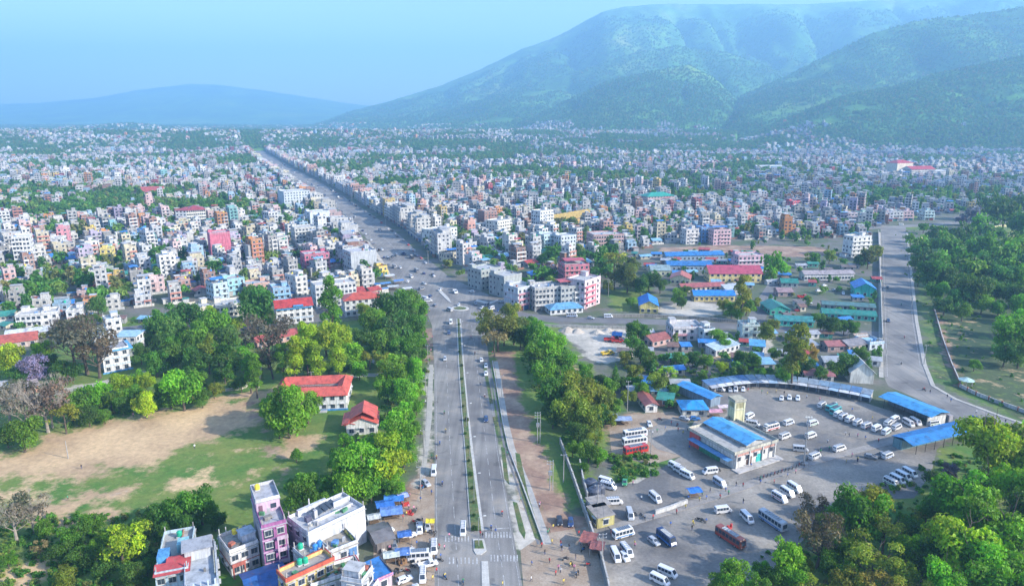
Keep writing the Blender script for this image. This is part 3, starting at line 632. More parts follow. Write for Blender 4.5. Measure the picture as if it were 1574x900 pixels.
# --- the school by the sports field
def step(mw, mr):
    mw.box(0, -9.12 , .0, 27, .5, .55, 'wall', (.06, .28, .6)); mr.box(4.5, -10.1, .0, 3, 1.8, .4, 'slab', (.5, .5, .5))
x, y, rot, W = place((422, 634), (533, 629), 18.0)
e = house(x, y, rot, W, 18.0, 2, (.80, .80, .78), (.8, .8, .78), near=2, roof='ring', court=(9.0, 2.2), roofc=RT, roofh=2.0, name='school', label='long two-storey white school with red roof round a narrow court', cat='school', wn=8, extra=step)
land('the long red-roofed school', 480, 600)
x, y, rot, W = place((533, 669), (580, 666), 9.5)
e = house(x, y, rot, W, 9.5, 1, (.74, .73, .66), near=2, roof='gable', roofc=RT, roofh=2.2, name='school_hall', label='small white hall with bright red gable and lean-to roof', cat='hall', axis='y', hs=1.3, wn=3,
          extra=lambda mw, mr: (mr.gable(W * .05, 1.0, 5.6, W * .8, 9, 2.4, 'tin', RT, .6, axis='y')))
o = MB().gable(-W * .42, 0, 4.0, 4, 9.5, .6, 'tin', RT, .3, axis='y').obj('lean_to_roof', e)
land('the small red-roofed hall', 560, 645)
# --- white and blue buildings by the path
e = house(*place((161, 574), (202, 566), 11)[:3], place((161, 574), (202, 566), 11)[3], 11, 3, Wh, Bl, rc=(.3, .32, .36), near=2, name='office_building', label='three-storey white office with bright blue roof edge and blue base', cat='office', wn=3, stair=False, bal=False,
      extra=lambda mw, mr: (mw.box(0, 0, 9.2, 13.2, 12.4, .5, 'wall', (.12, .42, .75)), mr.box(0, 0, 9.72, 10.5, 9.8, .14, 'slab', (.34, .35, .38)), mw.box(0, -6.1, .0, 11.4, .5, .5, 'wall', (.1, .35, .65))))
land('the blue-trimmed white office', 180, 560)
hb((178, 548), (213, 547), 10, 3, Wh, 'plain white block with pale blue roof', near=1, c2=Bl, rc=(.35, .55, .7), stair=False, bal=False, parapet=False)
hb((147, 535), (172, 530), 9, 2, Wh, 'low white house with blue roof edge', near=1, c2=Bl, rc=(.15, .42, .7), stair=False, bal=False)
hb((166, 522), (190, 518), 9, 3, Wh, 'white block with flat grey roof', near=1, rc=(.4, .5, .55), bal=False)
hb((0, 538), (58, 530), 12, 1, (.5, .4, .35), 'long low hall with faded red roof', roof='gable', roofc=(.5, .12, .08), near=1)
hb((10, 524), (118, 512), 7, 1, (.6, .6, .6), 'long low shed with white roof sheets', roof='gable', roofc=(.62, .66, .7), near=1)
hb((24, 610), (60, 602), 7, 1, (.45, .25, .18), 'small brick canteen with tin roof', roof='gable', roofc=(.35, .30, .3), near=1)
hb((0, 604), (16, 602), 6, 1, (.6, .6, .6), 'small shed with pale roof', roof='gable', roofc=(.5, .52, .55), near=1)
# --- left middle
hb((26, 504), (66, 501), 12, 2, Wh, 'white house with open ground floor', near=1, wn=5); hb((66, 501), (92, 498), 11, 2, Wh, 'white house with roof terrace and stair room', near=1)
hb((104, 497), (128, 495), 10, 2, Wh, 'white house with red window bands', near=1, c2=(.5, .15, .12))
hb((144, 446), (175, 443), 9, 2, (.72, .36, .08), 'orange house with red upper terrace', near=1, c2=(.62, .12, .08)); land('the orange house', 160, 440)
hb((157, 410), (175, 409), 10, 4, (.74, .60, .18), 'yellow house', near=1); land('the yellow house', 166, 405)
hb((25, 412), (52, 410), 14, 7, Wh, 'tall white apartment block', near=1, wn=5, rc=(.6, .6, .6)); land('the tall white apartment block', 38, 405)
hb((74, 385), (97, 384), 12, 3, Wh, 'white house with square windows', near=1); hb((91, 380), (108, 379), 10, 5, (.70, .30, .34), 'tall rose-pink house', near=1)
hb((326, 397), (357, 394), 13, 6, (.60, .17, .24), 'tall crimson-pink block with blank ribbed wall', near=1, c2=(.66, .24, .3), wsides=(1,), bal=False); land('the tall crimson-pink block', 340, 385)
hb((289, 347), (318, 345), 24, 5, (.72, .70, .60), 'large cream building with maroon roof', roof='hip', roofc=(.42, .06, .07), near=1, wn=9, wsides=(0, 1, 3)); land('the maroon-roofed cream building', 303, 340)
hb((272, 347), (289, 347), 20, 5, (.75, .75, .72), 'white wing with maroon roof', roof='hip', roofc=(.42, .06, .07), near=1)
hb((211, 362), (238, 360), 24, 1, (.3, .5, .68), 'wide pavilion with light blue hipped roof', roof='hip', roofc=(.10, .38, .68), roofh=4, near=1); land('the light blue pavilion', 224, 355)
hb((215, 302), (250, 301), 30, 2, (.6, .5, .45), 'long hall with faded red roof', roof='gable', roofc=(.5, .10, .08)); land('the faded red hall', 232, 298)
hb((303, 503), (334, 497), 14, 3, Cr, 'cream three-storey block with round balcony', near=1); hb((334, 499), (374, 494), 14, 3, (.72, .70, .58), 'long cream block with long ribbon windows', near=1, wn=6)
land('the long cream block', 340, 490)
hb((426, 500), (482, 494), 13, 3, Wh, 'three-storey white hostel with red roof and blue band', near=2, roof='gable', roofc=(.55, .06, .05), c2=(.1, .36, .66), wn=6,
   extra=lambda mw, mr: (mw.box(0, -6.6, 2 * FH + 1.9, 18, 1.2, .5, 'wall', (.08, .33, .64)), mw.box(2, -6.7, 3 * FH, 5, 1.6, .6, 'wall', (.08, .33, .64))))
land('the red-roofed white hostel', 455, 480)
hb((487, 474), (549, 466), 12, 4, (.62, .63, .62), 'long white building with striped facade', near=1, wn=10, c2=(.5, .52, .52), stair=False, bal=False); land('the long striped white building', 520, 460)
hb((531, 487), (588, 481), 12, 3, (.6, .62, .6), 'white school block with brick-red hipped roof', near=2, roof='hip', roofc=(.55, .10, .06), c2=Bl, wn=6); land('the brick-red hipped roof', 560, 470)
hb((396, 535), (478, 517), 8, 1, (.55, .35, .3), 'long low classroom row with faded red roof', near=1, roof='gable', roofc=(.5, .11, .09))
hb((541, 424), (580, 419), 16, 5, (.46, .49, .52), 'big grey block with blank plastered wall', near=1, wsides=(1, 3), bal=False, rc=(.5, .5, .52)); land('the big blank grey block', 560, 415)
hb((583, 425), (596, 423), 8, 2, (.75, .55, .12), 'small yellow shop house', near=1, shops=True)
hb((470, 420), (508, 416), 14, 4, (.50, .12, .20), 'maroon building with pink balconies', near=1, c2=(.66, .35, .40)); land('the maroon building', 490, 410)
hb((455, 380), (487, 377), 14, 5, (.56, .57, .54), 'tall pale building with square windows', near=1, wn=6); hb((478, 352), (508, 349), 14, 5, (.60, .66, .72), 'tall grey block with blank wall', near=1, wsides=(1, 3), bal=False)
hb((438, 320), (478, 317), 22, 6, (.58, .64, .68), 'large grey-white block beside the highway', wsides=(0, 1), wn=9, bal=False); land('the large grey-white block', 458, 315)
hb((422, 470), (448, 467), 11, 3, (.28, .5, .7), 'blue house with white balcony', near=1); hb((352, 455), (378, 450), 11, 3, (.3, .55, .62), 'turquoise blue house', near=1); hb((330, 462), (352, 458), 11, 3, (.5, .64, .7), 'pale blue house with roof shed', near=1, tin=TIN[0][1])
hb((380, 455), (416, 450), 12, 2, (.62, .38, .30), 'low salmon-brick house', near=1)
# --- right of the highway by the junction
hb((740, 447), (770, 441), 14, 4, (.36, .40, .38), 'grey-green office block with bands', near=1, wn=5, bal=False, rc=(.45, .46, .46)); land('the grey-green office block', 755, 435)
hb((775, 458), (802, 452), 14, 4, (.38, .41, .40), 'grey block with blank plastered walls', near=1, wsides=(3,), bal=False)
hb((796, 478), (822, 472), 12, 4, (.55, .60, .66), 'blue-grey corner building', near=1, shops=True, c2=(.6, .3, .35)); hb((822, 478), (862, 474), 13, 4, (.48, .48, .46), 'wide light grey building with many windows', near=1, wn=7, shops=True); land('the wide light grey building', 842, 470)
hb((862, 476), (898, 472), 13, 4, (.38, .40, .39), 'stone-grey hotel with red roof shed', near=1, wn=6, c2=(.66, .64, .60), tin=(.6, .12, .12)); hb((898, 475), (922, 466), 12, 5, (.74, .60, .62), 'tall hotel with pink rounded balconies', near=2, c2=(.72, .16, .22), wn=3); land('the pink-balconied hotel', 910, 460)
hb((846, 484), (896, 480), 10, 1, (.75, .76, .76), 'low market hall with pale blue roof', near=1, roof='hip', roofc=(.16, .40, .62), roofh=2.2); land('the pale-blue market hall', 870, 478)
hb((868, 438), (905, 436), 15, 4, (.62, .16, .22), 'crimson building with red roof shed', near=1, c2=(.7, .3, .32), tin=(.60, .10, .12)); land('the crimson building', 886, 430)
hb((853, 350), (916, 338), 22, 2, (.60, .40, .12), 'long hall with golden-yellow roof', roof='gable', roofc=(.58, .38, .07), near=1); land('the golden-yellow hall', 882, 338)
hb((830, 356), (850, 353), 12, 6, (.68, .70, .70), 'tall narrow white block', near=1); hb((836, 386), (860, 383), 12, 4, (.50, .68, .70), 'pale turquoise building with arched windows', near=1); hb((862, 388), (885, 385), 12, 4, (.56, .64, .70), 'pale blue-grey block', near=1)
hb((765, 362), (786, 358), 14, 4, (.74, .73, .66), 'cream building with four dark open floors', near=1, c2=(.8, .8, .72)); land('the open-floored cream building', 776, 355)
hb((664, 378), (703, 372), 14, 4, (.70, .72, .68), 'long pale building with striped balconies', near=1, wn=8, c2=(.78, .78, .74)); hb((745, 350), (764, 348), 12, 5, (.34, .2, .17), 'bare brick tower', near=1, wsides=(0,))
hb((686, 404), (744, 396), 10, 2, (.62, .56, .42), 'long cream shop row with blue awning', near=1, shops=True, tin=BT)
hb((912, 386), (958, 384), 18, 4, (.56, .34, .32), 'long rust-pink building with rows of windows', near=1, wn=12, c2=(.7, .6, .58), bal=False); land('the long rust-pink building', 935, 380)
hb((995, 318), (1036, 316), 20, 4, (.55, .42, .42), 'long brown building with green roof', roof='hip', roofc=(.03, .36, .26), near=1, wn=9); land('the green-roofed block', 1015, 312)
hb((1054, 376), (1073, 375), 10, 4, (.66, .64, .62), 'narrow off-white building with dark balconies', near=1); hb((1077, 373), (1095, 372), 10, 4, (.12, .30, .62), 'bright blue building', near=1, c2=(.3, .5, .75)); hb((1096, 377), (1122, 376), 10, 4, (.66, .45, .48), 'pink and grey building with blue roof shed', near=1, tin=BT)
land('the bright blue building', 1086, 370)
hb((1128, 342), (1165, 340), 14, 2, (.70, .26, .16), 'coral-orange two-tier building', near=1, c2=(.72, .32, .2)); land('the coral-orange building', 1146, 336)
hb((1217, 332), (1228, 331), 10, 5, (.55, .06, .10), 'narrow red and white striped tower house', near=1, c2=(.75, .7, .7)); land('the red-white striped house', 1222, 325)
hb((1308, 396), (1336, 394), 10, 5, (.77, .77, .74), 'stepped five-storey white building', near=1, wn=4, c2=(.8, .8, .76)); land('the stepped white building', 1322, 385)
hb((1377, 272), (1401, 271), 24, 8, (.72, .66, .52), 'tall cream tower block with red roof', name='tower_block', roof='hip', roofc=(.52, .05, .06), wsides=(), cat='building'); land('the red-roofed cream tower', 1388, 268)
hb((1400, 274), (1436, 273), 24, 5, (.62, .60, .55), 'long wing with red roof', name='tower_block', roof='gable', roofc=(.52, .05, .06), cat='building'); hb((1436, 274), (1464, 273), 22, 4, (.66, .70, .74), 'pale flat-roofed annex', bal=False)
for i, (px, c_, d_) in enumerate(((1302, (.72, .60, .60), 'pinkish shop house at the end of the row'), (1320, (.45, .62, .52), 'mint green shop house'), (1338, (.66, .34, .28), 'orange and white shop house'), (1357, (.6, .6, .66), 'lilac-grey shop house'), (1372, Wh, 'white shop house with blue windows'), (1388, (.70, .5, .5), 'pink shop house with white bands'), (1420, (.5, .66, .66), 'tall aqua shop house'))):
    hb((px, 342 - i * .6), (px + 15, 342 - i * .6), 12, 3, c_, d_, near=1, shops=True, rnd=random.Random(i))
# --- yellow school complex on the right
hb((983, 481), (1011, 482), 17, 1, (.74, .62, .22), 'yellow hall with bright blue gabled roof', hs=1.5, near=2, roof='gable', roofc=(.03, .24, .72), roofh=2.6, axis='y', wn=3); land('the blue-gabled yellow hall', 998, 475)
hb((1067, 463), (1129, 463), 9, 1, (.74, .60, .22), 'long yellow classroom row with blue roof', hs=1.2, near=2, roof='gable', roofc=(.03, .24, .68), roofh=2, wn=8); land('the long blue-roofed classrooms', 1098, 458)
hb((1090, 434), (1170, 434), 14, 2, (.72, .58, .26), 'long hall with curved crimson roof', near=1, roof='gable', roofc=(.48, .08, .13), roofh=4, wn=9); land('the crimson-roofed hall', 1130, 428)
hb((1048, 449), (1114, 446), 7, 1, (.7, .6, .45), 'low brown-red roofed corridor', near=1, roof='gable', roofc=(.42, .12, .11), roofh=1.6); hb((1030, 436), (1060, 438), 13, 1, (.72, .68, .45), 'cream classroom with brick-red gable', hs=1.3, near=1, roof='gable', roofc=(.48, .14, .10), roofh=2.5, axis='y')
hb((1026, 416), (1094, 416), 11, 1, (.3, .4, .5), 'long shed with deep blue roof', hs=1.3, near=1, roof='gable', roofc=(.04, .20, .50), roofh=2); hb((1024, 401), (1112, 399), 9, 1, (.3, .4, .5), 'farther deep blue roofed shed', hs=1.3, near=1, roof='gable', roofc=(.04, .22, .55), roofh=2)
hb((1001, 424), (1030, 424), 12, 1, (.64, .66, .45), 'pale green hall with grey roof', hs=1.3, near=1, roof='gable', roofc=(.3, .4, .4)); hb((1134, 414), (1172, 413), 12, 3, (.72, .45, .52), 'pink three-storey house with white terraces', near=1, c2=(.78, .7, .72)); land('the terraced pink house', 1152, 408)
hb((1034, 524), (1080, 523), 12, 2, (.76, .72, .72), 'two-storey white villa with pink edged balconies', near=2, c2=(.70, .36, .42), wn=4); land('the white villa', 1058, 520)
hb((1003, 534), (1030, 528), 9, 1, (.6, .4, .36), 'low house with red-brown tin roof', near=1, roof='gable', roofc=(.36, .12, .10)); hb((1081, 528), (1098, 526), 8, 2, (.62, .70, .74), 'pale blue house beside the villa', near=1)
hb((1140, 520), (1166, 520), 8, 2, (.55, .68, .66), 'mint house with white columns', near=1); hb((1152, 540), (1175, 542), 6, 1, (.5, .6, .66), 'small shed with light blue roof', near=1, roof='shed', roofc=(.12, .40, .68)); hb((1100, 548), (1136, 538), 6, 1, (.6, .6, .6), 'white walled yard shed', near=1, roof='shed', roofc=(.5, .62, .7))
hb((1116, 453), (1148, 452), 8, 1, (.7, .7, .7), 'white porch building with grey roof', near=1, roof='shed', roofc=(.55, .58, .6))
# --- green-roofed market compound
GR = (.03, .25, .20)
hb((1201, 441), (1226, 442), 9, 1, (.4, .45, .42), 'green-roofed stall block', near=1, roof='gable', roofc=GR); hb((1183, 484), (1214, 484), 15, 1, (.05, .4, .3), 'broad green-roofed market stall', near=1, roof='gable', roofc=GR, axis='y')
hb((1192, 500), (1250, 503), 8, 1, (.08, .55, .44), 'long market row with turquoise wall', near=1, roof='gable', roofc=(.05, .28, .27)); land('the long turquoise market row', 1220, 498)
hb((1264, 489), (1346, 494), 8, 1, (.1, .5, .42), 'long green market shed', near=1, roof='gable', roofc=GR); land('the long green market shed', 1305, 486); hb((1264, 475), (1344, 480), 6, 1, (.35, .35, .35), 'second market shed with dark roof', near=1, roof='gable', roofc=(.10, .22, .22))
hb((1313, 455), (1345, 457), 15, 1, (.05, .5, .42), 'tall market hall with bright blue roof', hs=1.7, near=1, roof='gable', roofc=(.045, .26, .68), roofh=3, axis='y'); land('the bright blue market roof', 1328, 440)
hb((1236, 431), (1312, 430), 8, 1, (.66, .66, .66), 'long white colonnade with grey roof', hs=1.4, near=1, roof='gable', roofc=(.42, .36, .36), wn=16); land('the white colonnade', 1275, 425)
hb((1196, 456), (1218, 456), 8, 1, (.4, .3, .28), 'low shop with rusty roof', near=1, roof='gable', roofc=(.36, .24, .24))
hb((1304, 541), (1330, 537), 8, 1, (.5, .42, .36), 'brown tin-roofed shop', near=1, roof='gable', roofc=(.28, .26, .27)); hb((1336, 538), (1358, 536), 10, 1, (.6, .66, .7), 'shop with pale blue flat roof', near=1, rc=(.36, .58, .7), stair=False); hb((1318, 529), (1336, 528), 7, 1, (.62, .5, .36), 'tan hut with tan roof', near=1, roof='gable', roofc=(.5, .38, .28))
hb((1272, 541), (1300, 540), 7, 1, (.4, .3, .28), 'low hut with faded red roof', near=1, roof='gable', roofc=(.38, .14, .13))
hb((1237, 586), (1281, 588), 7, 1, (.62, .60, .56), 'white hut with dusky pink roof', near=2, roof='gable', roofc=(.42, .17, .18)); hb((1267, 566), (1296, 566), 7, 1, (.4, .4, .4), 'hut with pale tin roof', near=1, roof='gable', roofc=(.4, .44, .48))
hb((1306, 588), (1342, 590), 12, 1, (.76, .75, .68), 'cream gabled warehouse', hs=1.6, near=1, roof='gable', roofc=(.66, .67, .66), roofh=4, axis='y', wsides=()); land('the cream gabled warehouse', 1325, 582)
hb((992, 634), (1010, 633), 11, 1, (.74, .72, .68), 'white hut with rusty brown roof', near=2, roof='gable', roofc=(.34, .10, .08), axis='y'); land('the rusty-roofed hut', 1000, 628)
hb((1049, 640), (1087, 640), 8, 1, (.72, .70, .62), 'low ticket office with bright blue hipped roof', near=2, roof='hip', roofc=(.03, .30, .68), name='ticket_office', cat='office'); land('the blue-roofed ticket office', 1066, 636)
# --- foreground block
x, y, rot, W = place((238, 886), (290, 876), 17, 6.2)
e = house(x, y, rot, W, 17, 2, (.48, .60, .66), (.60, .66, .70), near=2, tank=['green', 'blue'], tank_at=[(.2, 6.0, 6.4), (-2.6, -3.2, 6.4)], wn=3, bal=False, stair=False, label='pale blue house with red tin canopy and green roof tank', rc=(.40, .38, .35),
          extra=lambda mw, mr: (mw.box(1.6, .6, 6.4, 2.4, 3.0, 2.1, 'wall', (.30, .58, .64)), mw.box(-W / 2 + 1.2, -2.6, 6.3, 2.4, 3.8, 1.9, 'wall', (.10, .32, .60)), mw.box(.9, 5.2, 6.3, .2, 7, .7, 'wall', (.4, .22, .14)),
                                mr.poly([(-W / 2 - .3, -9.2, 6.6), (W / 2 + .4, -9.2, 6.6), (W / 2 + .4, -4.2, 7.9), (-1.4, -4.2, 7.9), (-1.4, -5.8, 7.5), (-W / 2 - .3, -5.8, 7.5), (-W / 2 - .3, -9.2, 6.5), (W / 2 + .4, -9.2, 6.5)], [[0, 1, 2, 3, 4, 5], [6, 7, 1, 0]], 'tin', (.50, .08, .08))))
land('the red-canopy house', 262, 880)
x0, y0 = G(313, 908)
e = house(x0, y0, R(25), 6.6, 18, 2, (.48, .54, .60), (.56, .62, .68), near=2, wn=3, stair=False, label='unfinished pale blue house with bare columns and open terrace', rc=(.42, .45, .48),
          extra=lambda mw, mr: (mw.box(-.4, 5.4, 6.36, 5.4, 4.2, 2.7, 'wall', (.56, .58, .60)), mr.box(-.4, 5.4, 9.06, 6.6, 5.4, .16, 'slab', (.36, .37, .39)), [mw.box(-2.8 + 1.4 * k, -8.8, 6.3, .3, .3, 2.2, 'wall', (.50, .60, .70)) for k in range(5)], mw.box(2.9, 0, 6.3, .2, 9, .9, 'wall', (.5, .5, .4))))
x, y, rot, W = place((353, 851), (397, 834), 8.2, 6.2)
e = house(x, y, rot, W, 8.2, 2, (.68, .66, .66), (.44, .13, .10), near=2, tank=['yellow', 'yellow'], tank_at=[(.2, 2.8, 6.4), (1.6, 2.4, 6.4)], wn=3, bal=True, stair=False, rc=(.36, .36, .32), label='small white house with red-brown trim and yellow roof tanks',
          extra=lambda mw, mr: (mw.box(1.9, -.6, 6.36, 3.2, 3.2, 2.1, 'wall', (.62, .64, .70)), mr.box(1.9, -.6, 8.46, 3.6, 3.6, .12, 'slab', (.5, .55, .6)), [mw.box(-W / 2 + .3 + 1.6 * k, 3.8, 6.3, .2, .2, 2.4, 'wall', (.6, .6, .58)) for k in range(2)]))
land('the red-trimmed white house', 368, 862)
x, y, rot, W = place((402, 813), (440, 803), 14.8, 12.4)
e = house(x, y, rot, W, 14.8, 4, (.36, .13, .30), (.56, .42, .52), near=2, wn=2, tank='yellow', tank_at=[(-1.4, 5.6, 15.5)], stair=False, label='tall narrow mauve and pink house with four balcony floors', rc=(.40, .40, .42), wsides=(0,),
          extra=lambda mw, mr: (mw.box(0, 3.3, 12.5, W - .1, 8.1, 3.0, 'wall', (.58, .42, .52)), mr.box(0, 3.3, 15.5, W + .3, 8.4, .15, 'slab', (.42, .42, .44)), mw.box(-W / 2 - .03, -.2, 0, .1, 14.2, 12.2, 'wall', (.42, .38, .40)),  # thin grey-pink facing: the left side's shade painted over the mauve wall
                                [mw.box(a, b, 15.65, c_, d_, .8, 'wall', (.62, .62, .64)) for a, b, c_, d_ in ((0, -.7, W, .14), (0, 7.3, W, .14), (-W / 2 + .08, 3.3, .14, 7.8), (W / 2 - .08, 3.3, .14, 7.8))], mw.box(-W / 2 + 1.0, -.8, 12.6, .9, .1, 2.1, 'wall', (.2, .1, .15)), mw.box(1.2, -.8, 13.4, 1.3, .1, 1.2, 'glass', (.1, .1, .1)),
                                [mw.box(-W * .24, -7.38, .3 + k * 3.1, W * .42, .12, 2.4, 'glass', (.1, .1, .1)) for k in range(4)]))  # dark plates in the glass material paint the shade of recessed balcony openings
land('the tall mauve house', 415, 860)
x, y, rot, W = place((474, 823), (561, 782), 9.8, 9.3)
e = house(x, y, rot, W, 9.8, 3, (.66, .68, .71), (.60, .64, .68), near=2, bal=False, stair=False, wsides=(3,), label='big white building with blank wall and blue roof panels', rc=(.46, .47, .48),
          extra=lambda mw, mr: (mw.box(-W * .1, 4.2, 9.46, W * .5, .9, 1.6, 'wall', (.64, .66, .69)), mw.box(W * .32, 1.2, 9.4, W * .3, .3, 1.5, 'wall', (.64, .66, .69)), mw.box(W * .02, -1.4, 9.46, W * .8, .2, .8, 'wall', (.6, .6, .62)), mw.box(-W * .30, .6, 9.46, 1.4, 1.2, 1.2, 'wall', (.12, .12, .18)), mw.box(-W * .18, .4, 9.46, .8, .8, 2.2, 'wall', (.6, .6, .6)),
                                mw.box(-W / 2 - .04, 0, 0, .1, 9.6, 9, 'wall', (.36, .42, .50)), mw.box(-W * .12, 4.9, 9.46, .25, .25, 3, 'wall', (.6, .6, .6))))  # left side facing darker and bluer, its shade put into the colour
for q in ((-W * .10, 1.5, 9.5), (W * .06, 2.0, 9.5), (W * .16, 2.2, 9.5)): child('solar_panel', SOLAR, e, q, R(20), (1.2, 1.5, 1.3))
land('the big white building', 515, 800)
x, y, rot, W = place((468, 862), (506, 844), 5.6, 6.2)
house(x, y, rot, W, 5.6, 2, (.64, .66, .67), near=2, tank=['green', 'blue', 'blue'], tank_at=[(-1.7, 1.8, 6.4), (.6, -1.0, 6.4), (2.0, -.6, 6.4)], bal=False, stair=False, rc=(.36, .34, .30), label='low terrace house with one green and two blue tanks')
x, y, rot, W = place((505, 852), (550, 834), 6.6, 6.2)
house(x, y, rot, W, 6.6, 2, (.66, .69, .72), near=2, bal=False, stair=False, rc=(.34, .31, .26), label='white house with weedy bare roof terrace', wn=1,
      extra=lambda mw, mr: [mw.box(W / 2 - 1.4, -3.34, 3.4, 2.0, .12, 2.2, 'wall', (.12, .26, .50))] + [mr.box(W / 2 - .6, -2.4 + .9 * k, 6.4, .5, .8, .4 + .2 * (k % 3), 'grass_strip', (.1, .2, .05)) for k in range(6)])
x, y, rot, W = place((440, 895), (513, 861), 4.4, 6.2)
e = house(x, y, rot, W, 4.4, 2, (.68, .52, .20), (.62, .15, .07), near=2, tank=['green', 'green'], tank_at=[(-.8, 1.4, 6.4), (.4, 1.0, 6.4)], bal=False, stair=False, rc=(.36, .32, .29), label='yellow house with orange-red parapet and green tanks', wn=5,
          extra=lambda mw, mr: [mw.box(a, b, 6.36, c_, d_, .95, 'wall', (.58, .12, .07)) for a, b, c_, d_ in ((0, -2.25, W + .3, .26), (0, 2.25, W + .3, .26), (-W / 2 - .1, 0, .26, 4.6), (W / 2 + .1, 0, .26, 4.6))])
land('the red-parapet yellow house', 470, 880)
x, y, rot, W = place((478, 903), (557, 877), 5.4, 3.1)
house(x, y, rot, W, 5.4, 1, (.70, .71, .72), (.45, .06, .08), near=2, bal=False, stair=False, rc=(.26, .28, .20), label='white house with dark red parapet and cluttered green terrace', wn=4,
      extra=lambda mw, mr: [mw.box(a, b, 3.26, c_, d_, .9, 'wall', (.40, .05, .07)) for a, b, c_, d_ in ((W / 4, 2.8, W / 2, .26), (W / 2 + .1, 0, .26, 5.4))] + [mw.box(rng.uniform(-.4, .4) * W, rng.uniform(-2, 2), 3.26, rng.uniform(.3, .9), .5, rng.uniform(.3, 1), 'wall', rng.choice([(.04, .3, .14), (.5, .5, .45), (.06, .25, .1), (.4, .2, .1)])) for _ in range(16)])
x, y = G(409, 905)
house(x, y, R(32), 8.5, 8, 1, (.2, .25, .4), near=1, roof='gable', roofc=(.03, .12, .36), roofh=1.2, label='low shed with deep blue tin roof between tall houses')
x, y, rot, W = place((577, 889), (602, 878), 6.5, 3.7)
house(x, y, rot, W, 6.5, 1, (.6, .52, .56), near=1, roof='shed', roofc=(.05, .22, .55), roofh=.5, label='roadside shop under a patched bright blue roof', hs=1.1, extra=lambda mw, mr: (mw.box(0, -3.5, 3.0, W + .4, .25, .7, 'wall', (.66, .30, .42)), mw.box(W / 2 + .2, 0, 0, .2, 6.4, 3.9, 'wall', (.08, .08, .09))))
x, y = G(585, 834)
house(x, y, R(30), 4.2, 7.5, 1, (.25, .22, .21), near=0, roof='gable', roofc=(.20, .19, .19), roofh=.7, label='dark tin-roofed shop beside the big white building', wsides=())
x, y, rot, W = place((556, 905), (574, 880), 5, 5); house(x, y, rot, 5.5, 5, 2, (.64, .66, .70), near=2, wn=2, label='narrow white building at the edge of the roadside shop', tank='white')
land('the roadside stalls', 600, 790)
# small huts and lean-tos filling the yards right of the junction
rq = random.Random(31); ZN = [P((945, 515), (1180, 515), (1350, 520), (1350, 590), (1180, 578), (1000, 590), (960, 560)), P((1185, 415), (1350, 400), (1350, 500), (1180, 495)), P((945, 395), (1120, 385), (1180, 395), (1175, 450), (1000, 440), (950, 430)), P((960, 590), (1045, 590), (1040, 630), (975, 630)), P((0, 500), (330, 480), (420, 505), (260, 495), (60, 525)),
    P((600, 405), (625, 445), (600, 452), (575, 430)), P((930, 440), (1010, 430), (1060, 475), (940, 480))]
nh = 0
for _ in range(900):
    zp = rq.choice(ZN[:5] + ZN[:3]); a = np.array(zp); x = rq.uniform(a[:, 0].min(), a[:, 0].max()); y = rq.uniform(a[:, 1].min(), a[:, 1].max())
    if not inpoly([x], [y], zp)[0]: continue
    w_, d_ = rq.uniform(3.5, 9), rq.uniform(3.5, 6)
    if not free(x, y, max(w_, d_) * .5 + .8) or segdist(np.array([x]), np.array([y]), RA, False)[0] < 8 or segdist(np.array([x]), np.array([y]), LA, False)[0] < 7: continue
    t = rq.choice(TIN + [('rusty', (.24, .13, .09)), ('grey', (.4, .42, .44)), ('brown', (.2, .16, .14))]); wl = rq.choice([('white', (.6, .6, .58)), ('brick', (.3, .15, .11)), ('grey', (.35, .35, .34)), ('cream', (.55, .5, .38)), ('green', (.1, .35, .28))])
    house(x, y, rq.uniform(-.35, .3), w_, d_, 1, wl[1], near=1, roof=rq.choice(('gable', 'shed', 'gable')), roofc=t[1], roofh=.9, hs=rq.uniform(.75, .95), rnd=rq, name='hut', cat='hut', desc=f'small {wl[0]} hut with {t[0]} tin roof', group='huts of the yards')
    nh += 1
    if nh >= 95: break
# ------------------------------------------------------------------ the town: nearest houses as things, the rest one mass
upL = off(UP, -21); upR = off(UP, 21)
LTOWN = P((-1200, 560), (-500, 520), (-200, 506), (0, 492), (60, 488), (140, 486), (215, 474), (300, 462), (345, 452), (425, 462), (440, 486), (484, 478), (530, 462), (588, 450), (604, 438)) + upL + [(-9000, 3500), (-9000, 500)]
RTOWN = [p for p in upR] + [(9000, 4200), (9000, 700)] + P((2600, 300), (1800, 318), (1540, 326), (1400, 336), (1345, 345), (1325, 366), (1240, 372), (1135, 374), (1000, 379), (950, 395), (940, 430), (905, 470), (800, 474), (745, 447), (700, 424), (668, 402))
RTOWN = upR[::-1] + P((668, 402), (700, 424), (745, 447), (800, 474), (905, 470), (940, 430), (950, 395), (1000, 379), (1135, 374), (1240, 372), (1325, 366), (1345, 345), (1400, 336), (1540, 326), (1800, 318), (2600, 300)) + [(9000, 700), (9000, 4200), (-1300, 4200)]
def gridpts(rot, cw, cd, ymin, ymax, poly, street=6, gap=3.6):
    umax = .82; n = int(2 * ymax / min(cw, cd)) + 10
    # lay a rotated lattice with lanes every few plots
    i, j = np.meshgrid(np.arange(-n, n), np.arange(-n, n))
    lx = i * cw + np.floor(i / street) * gap; ly = j * cd + np.floor(j / 2) * gap
    c_, s_ = math.cos(rot), math.sin(rot); X = lx * c_ - ly * s_; Y = lx * s_ + ly * c_ + 100
    k = (Y > ymin) & (Y < ymax) & (np.abs(X) < umax * Y + 30); X, Y = X[k], Y[k]
    k = inpoly(X, Y, poly); return X[k], Y[k]
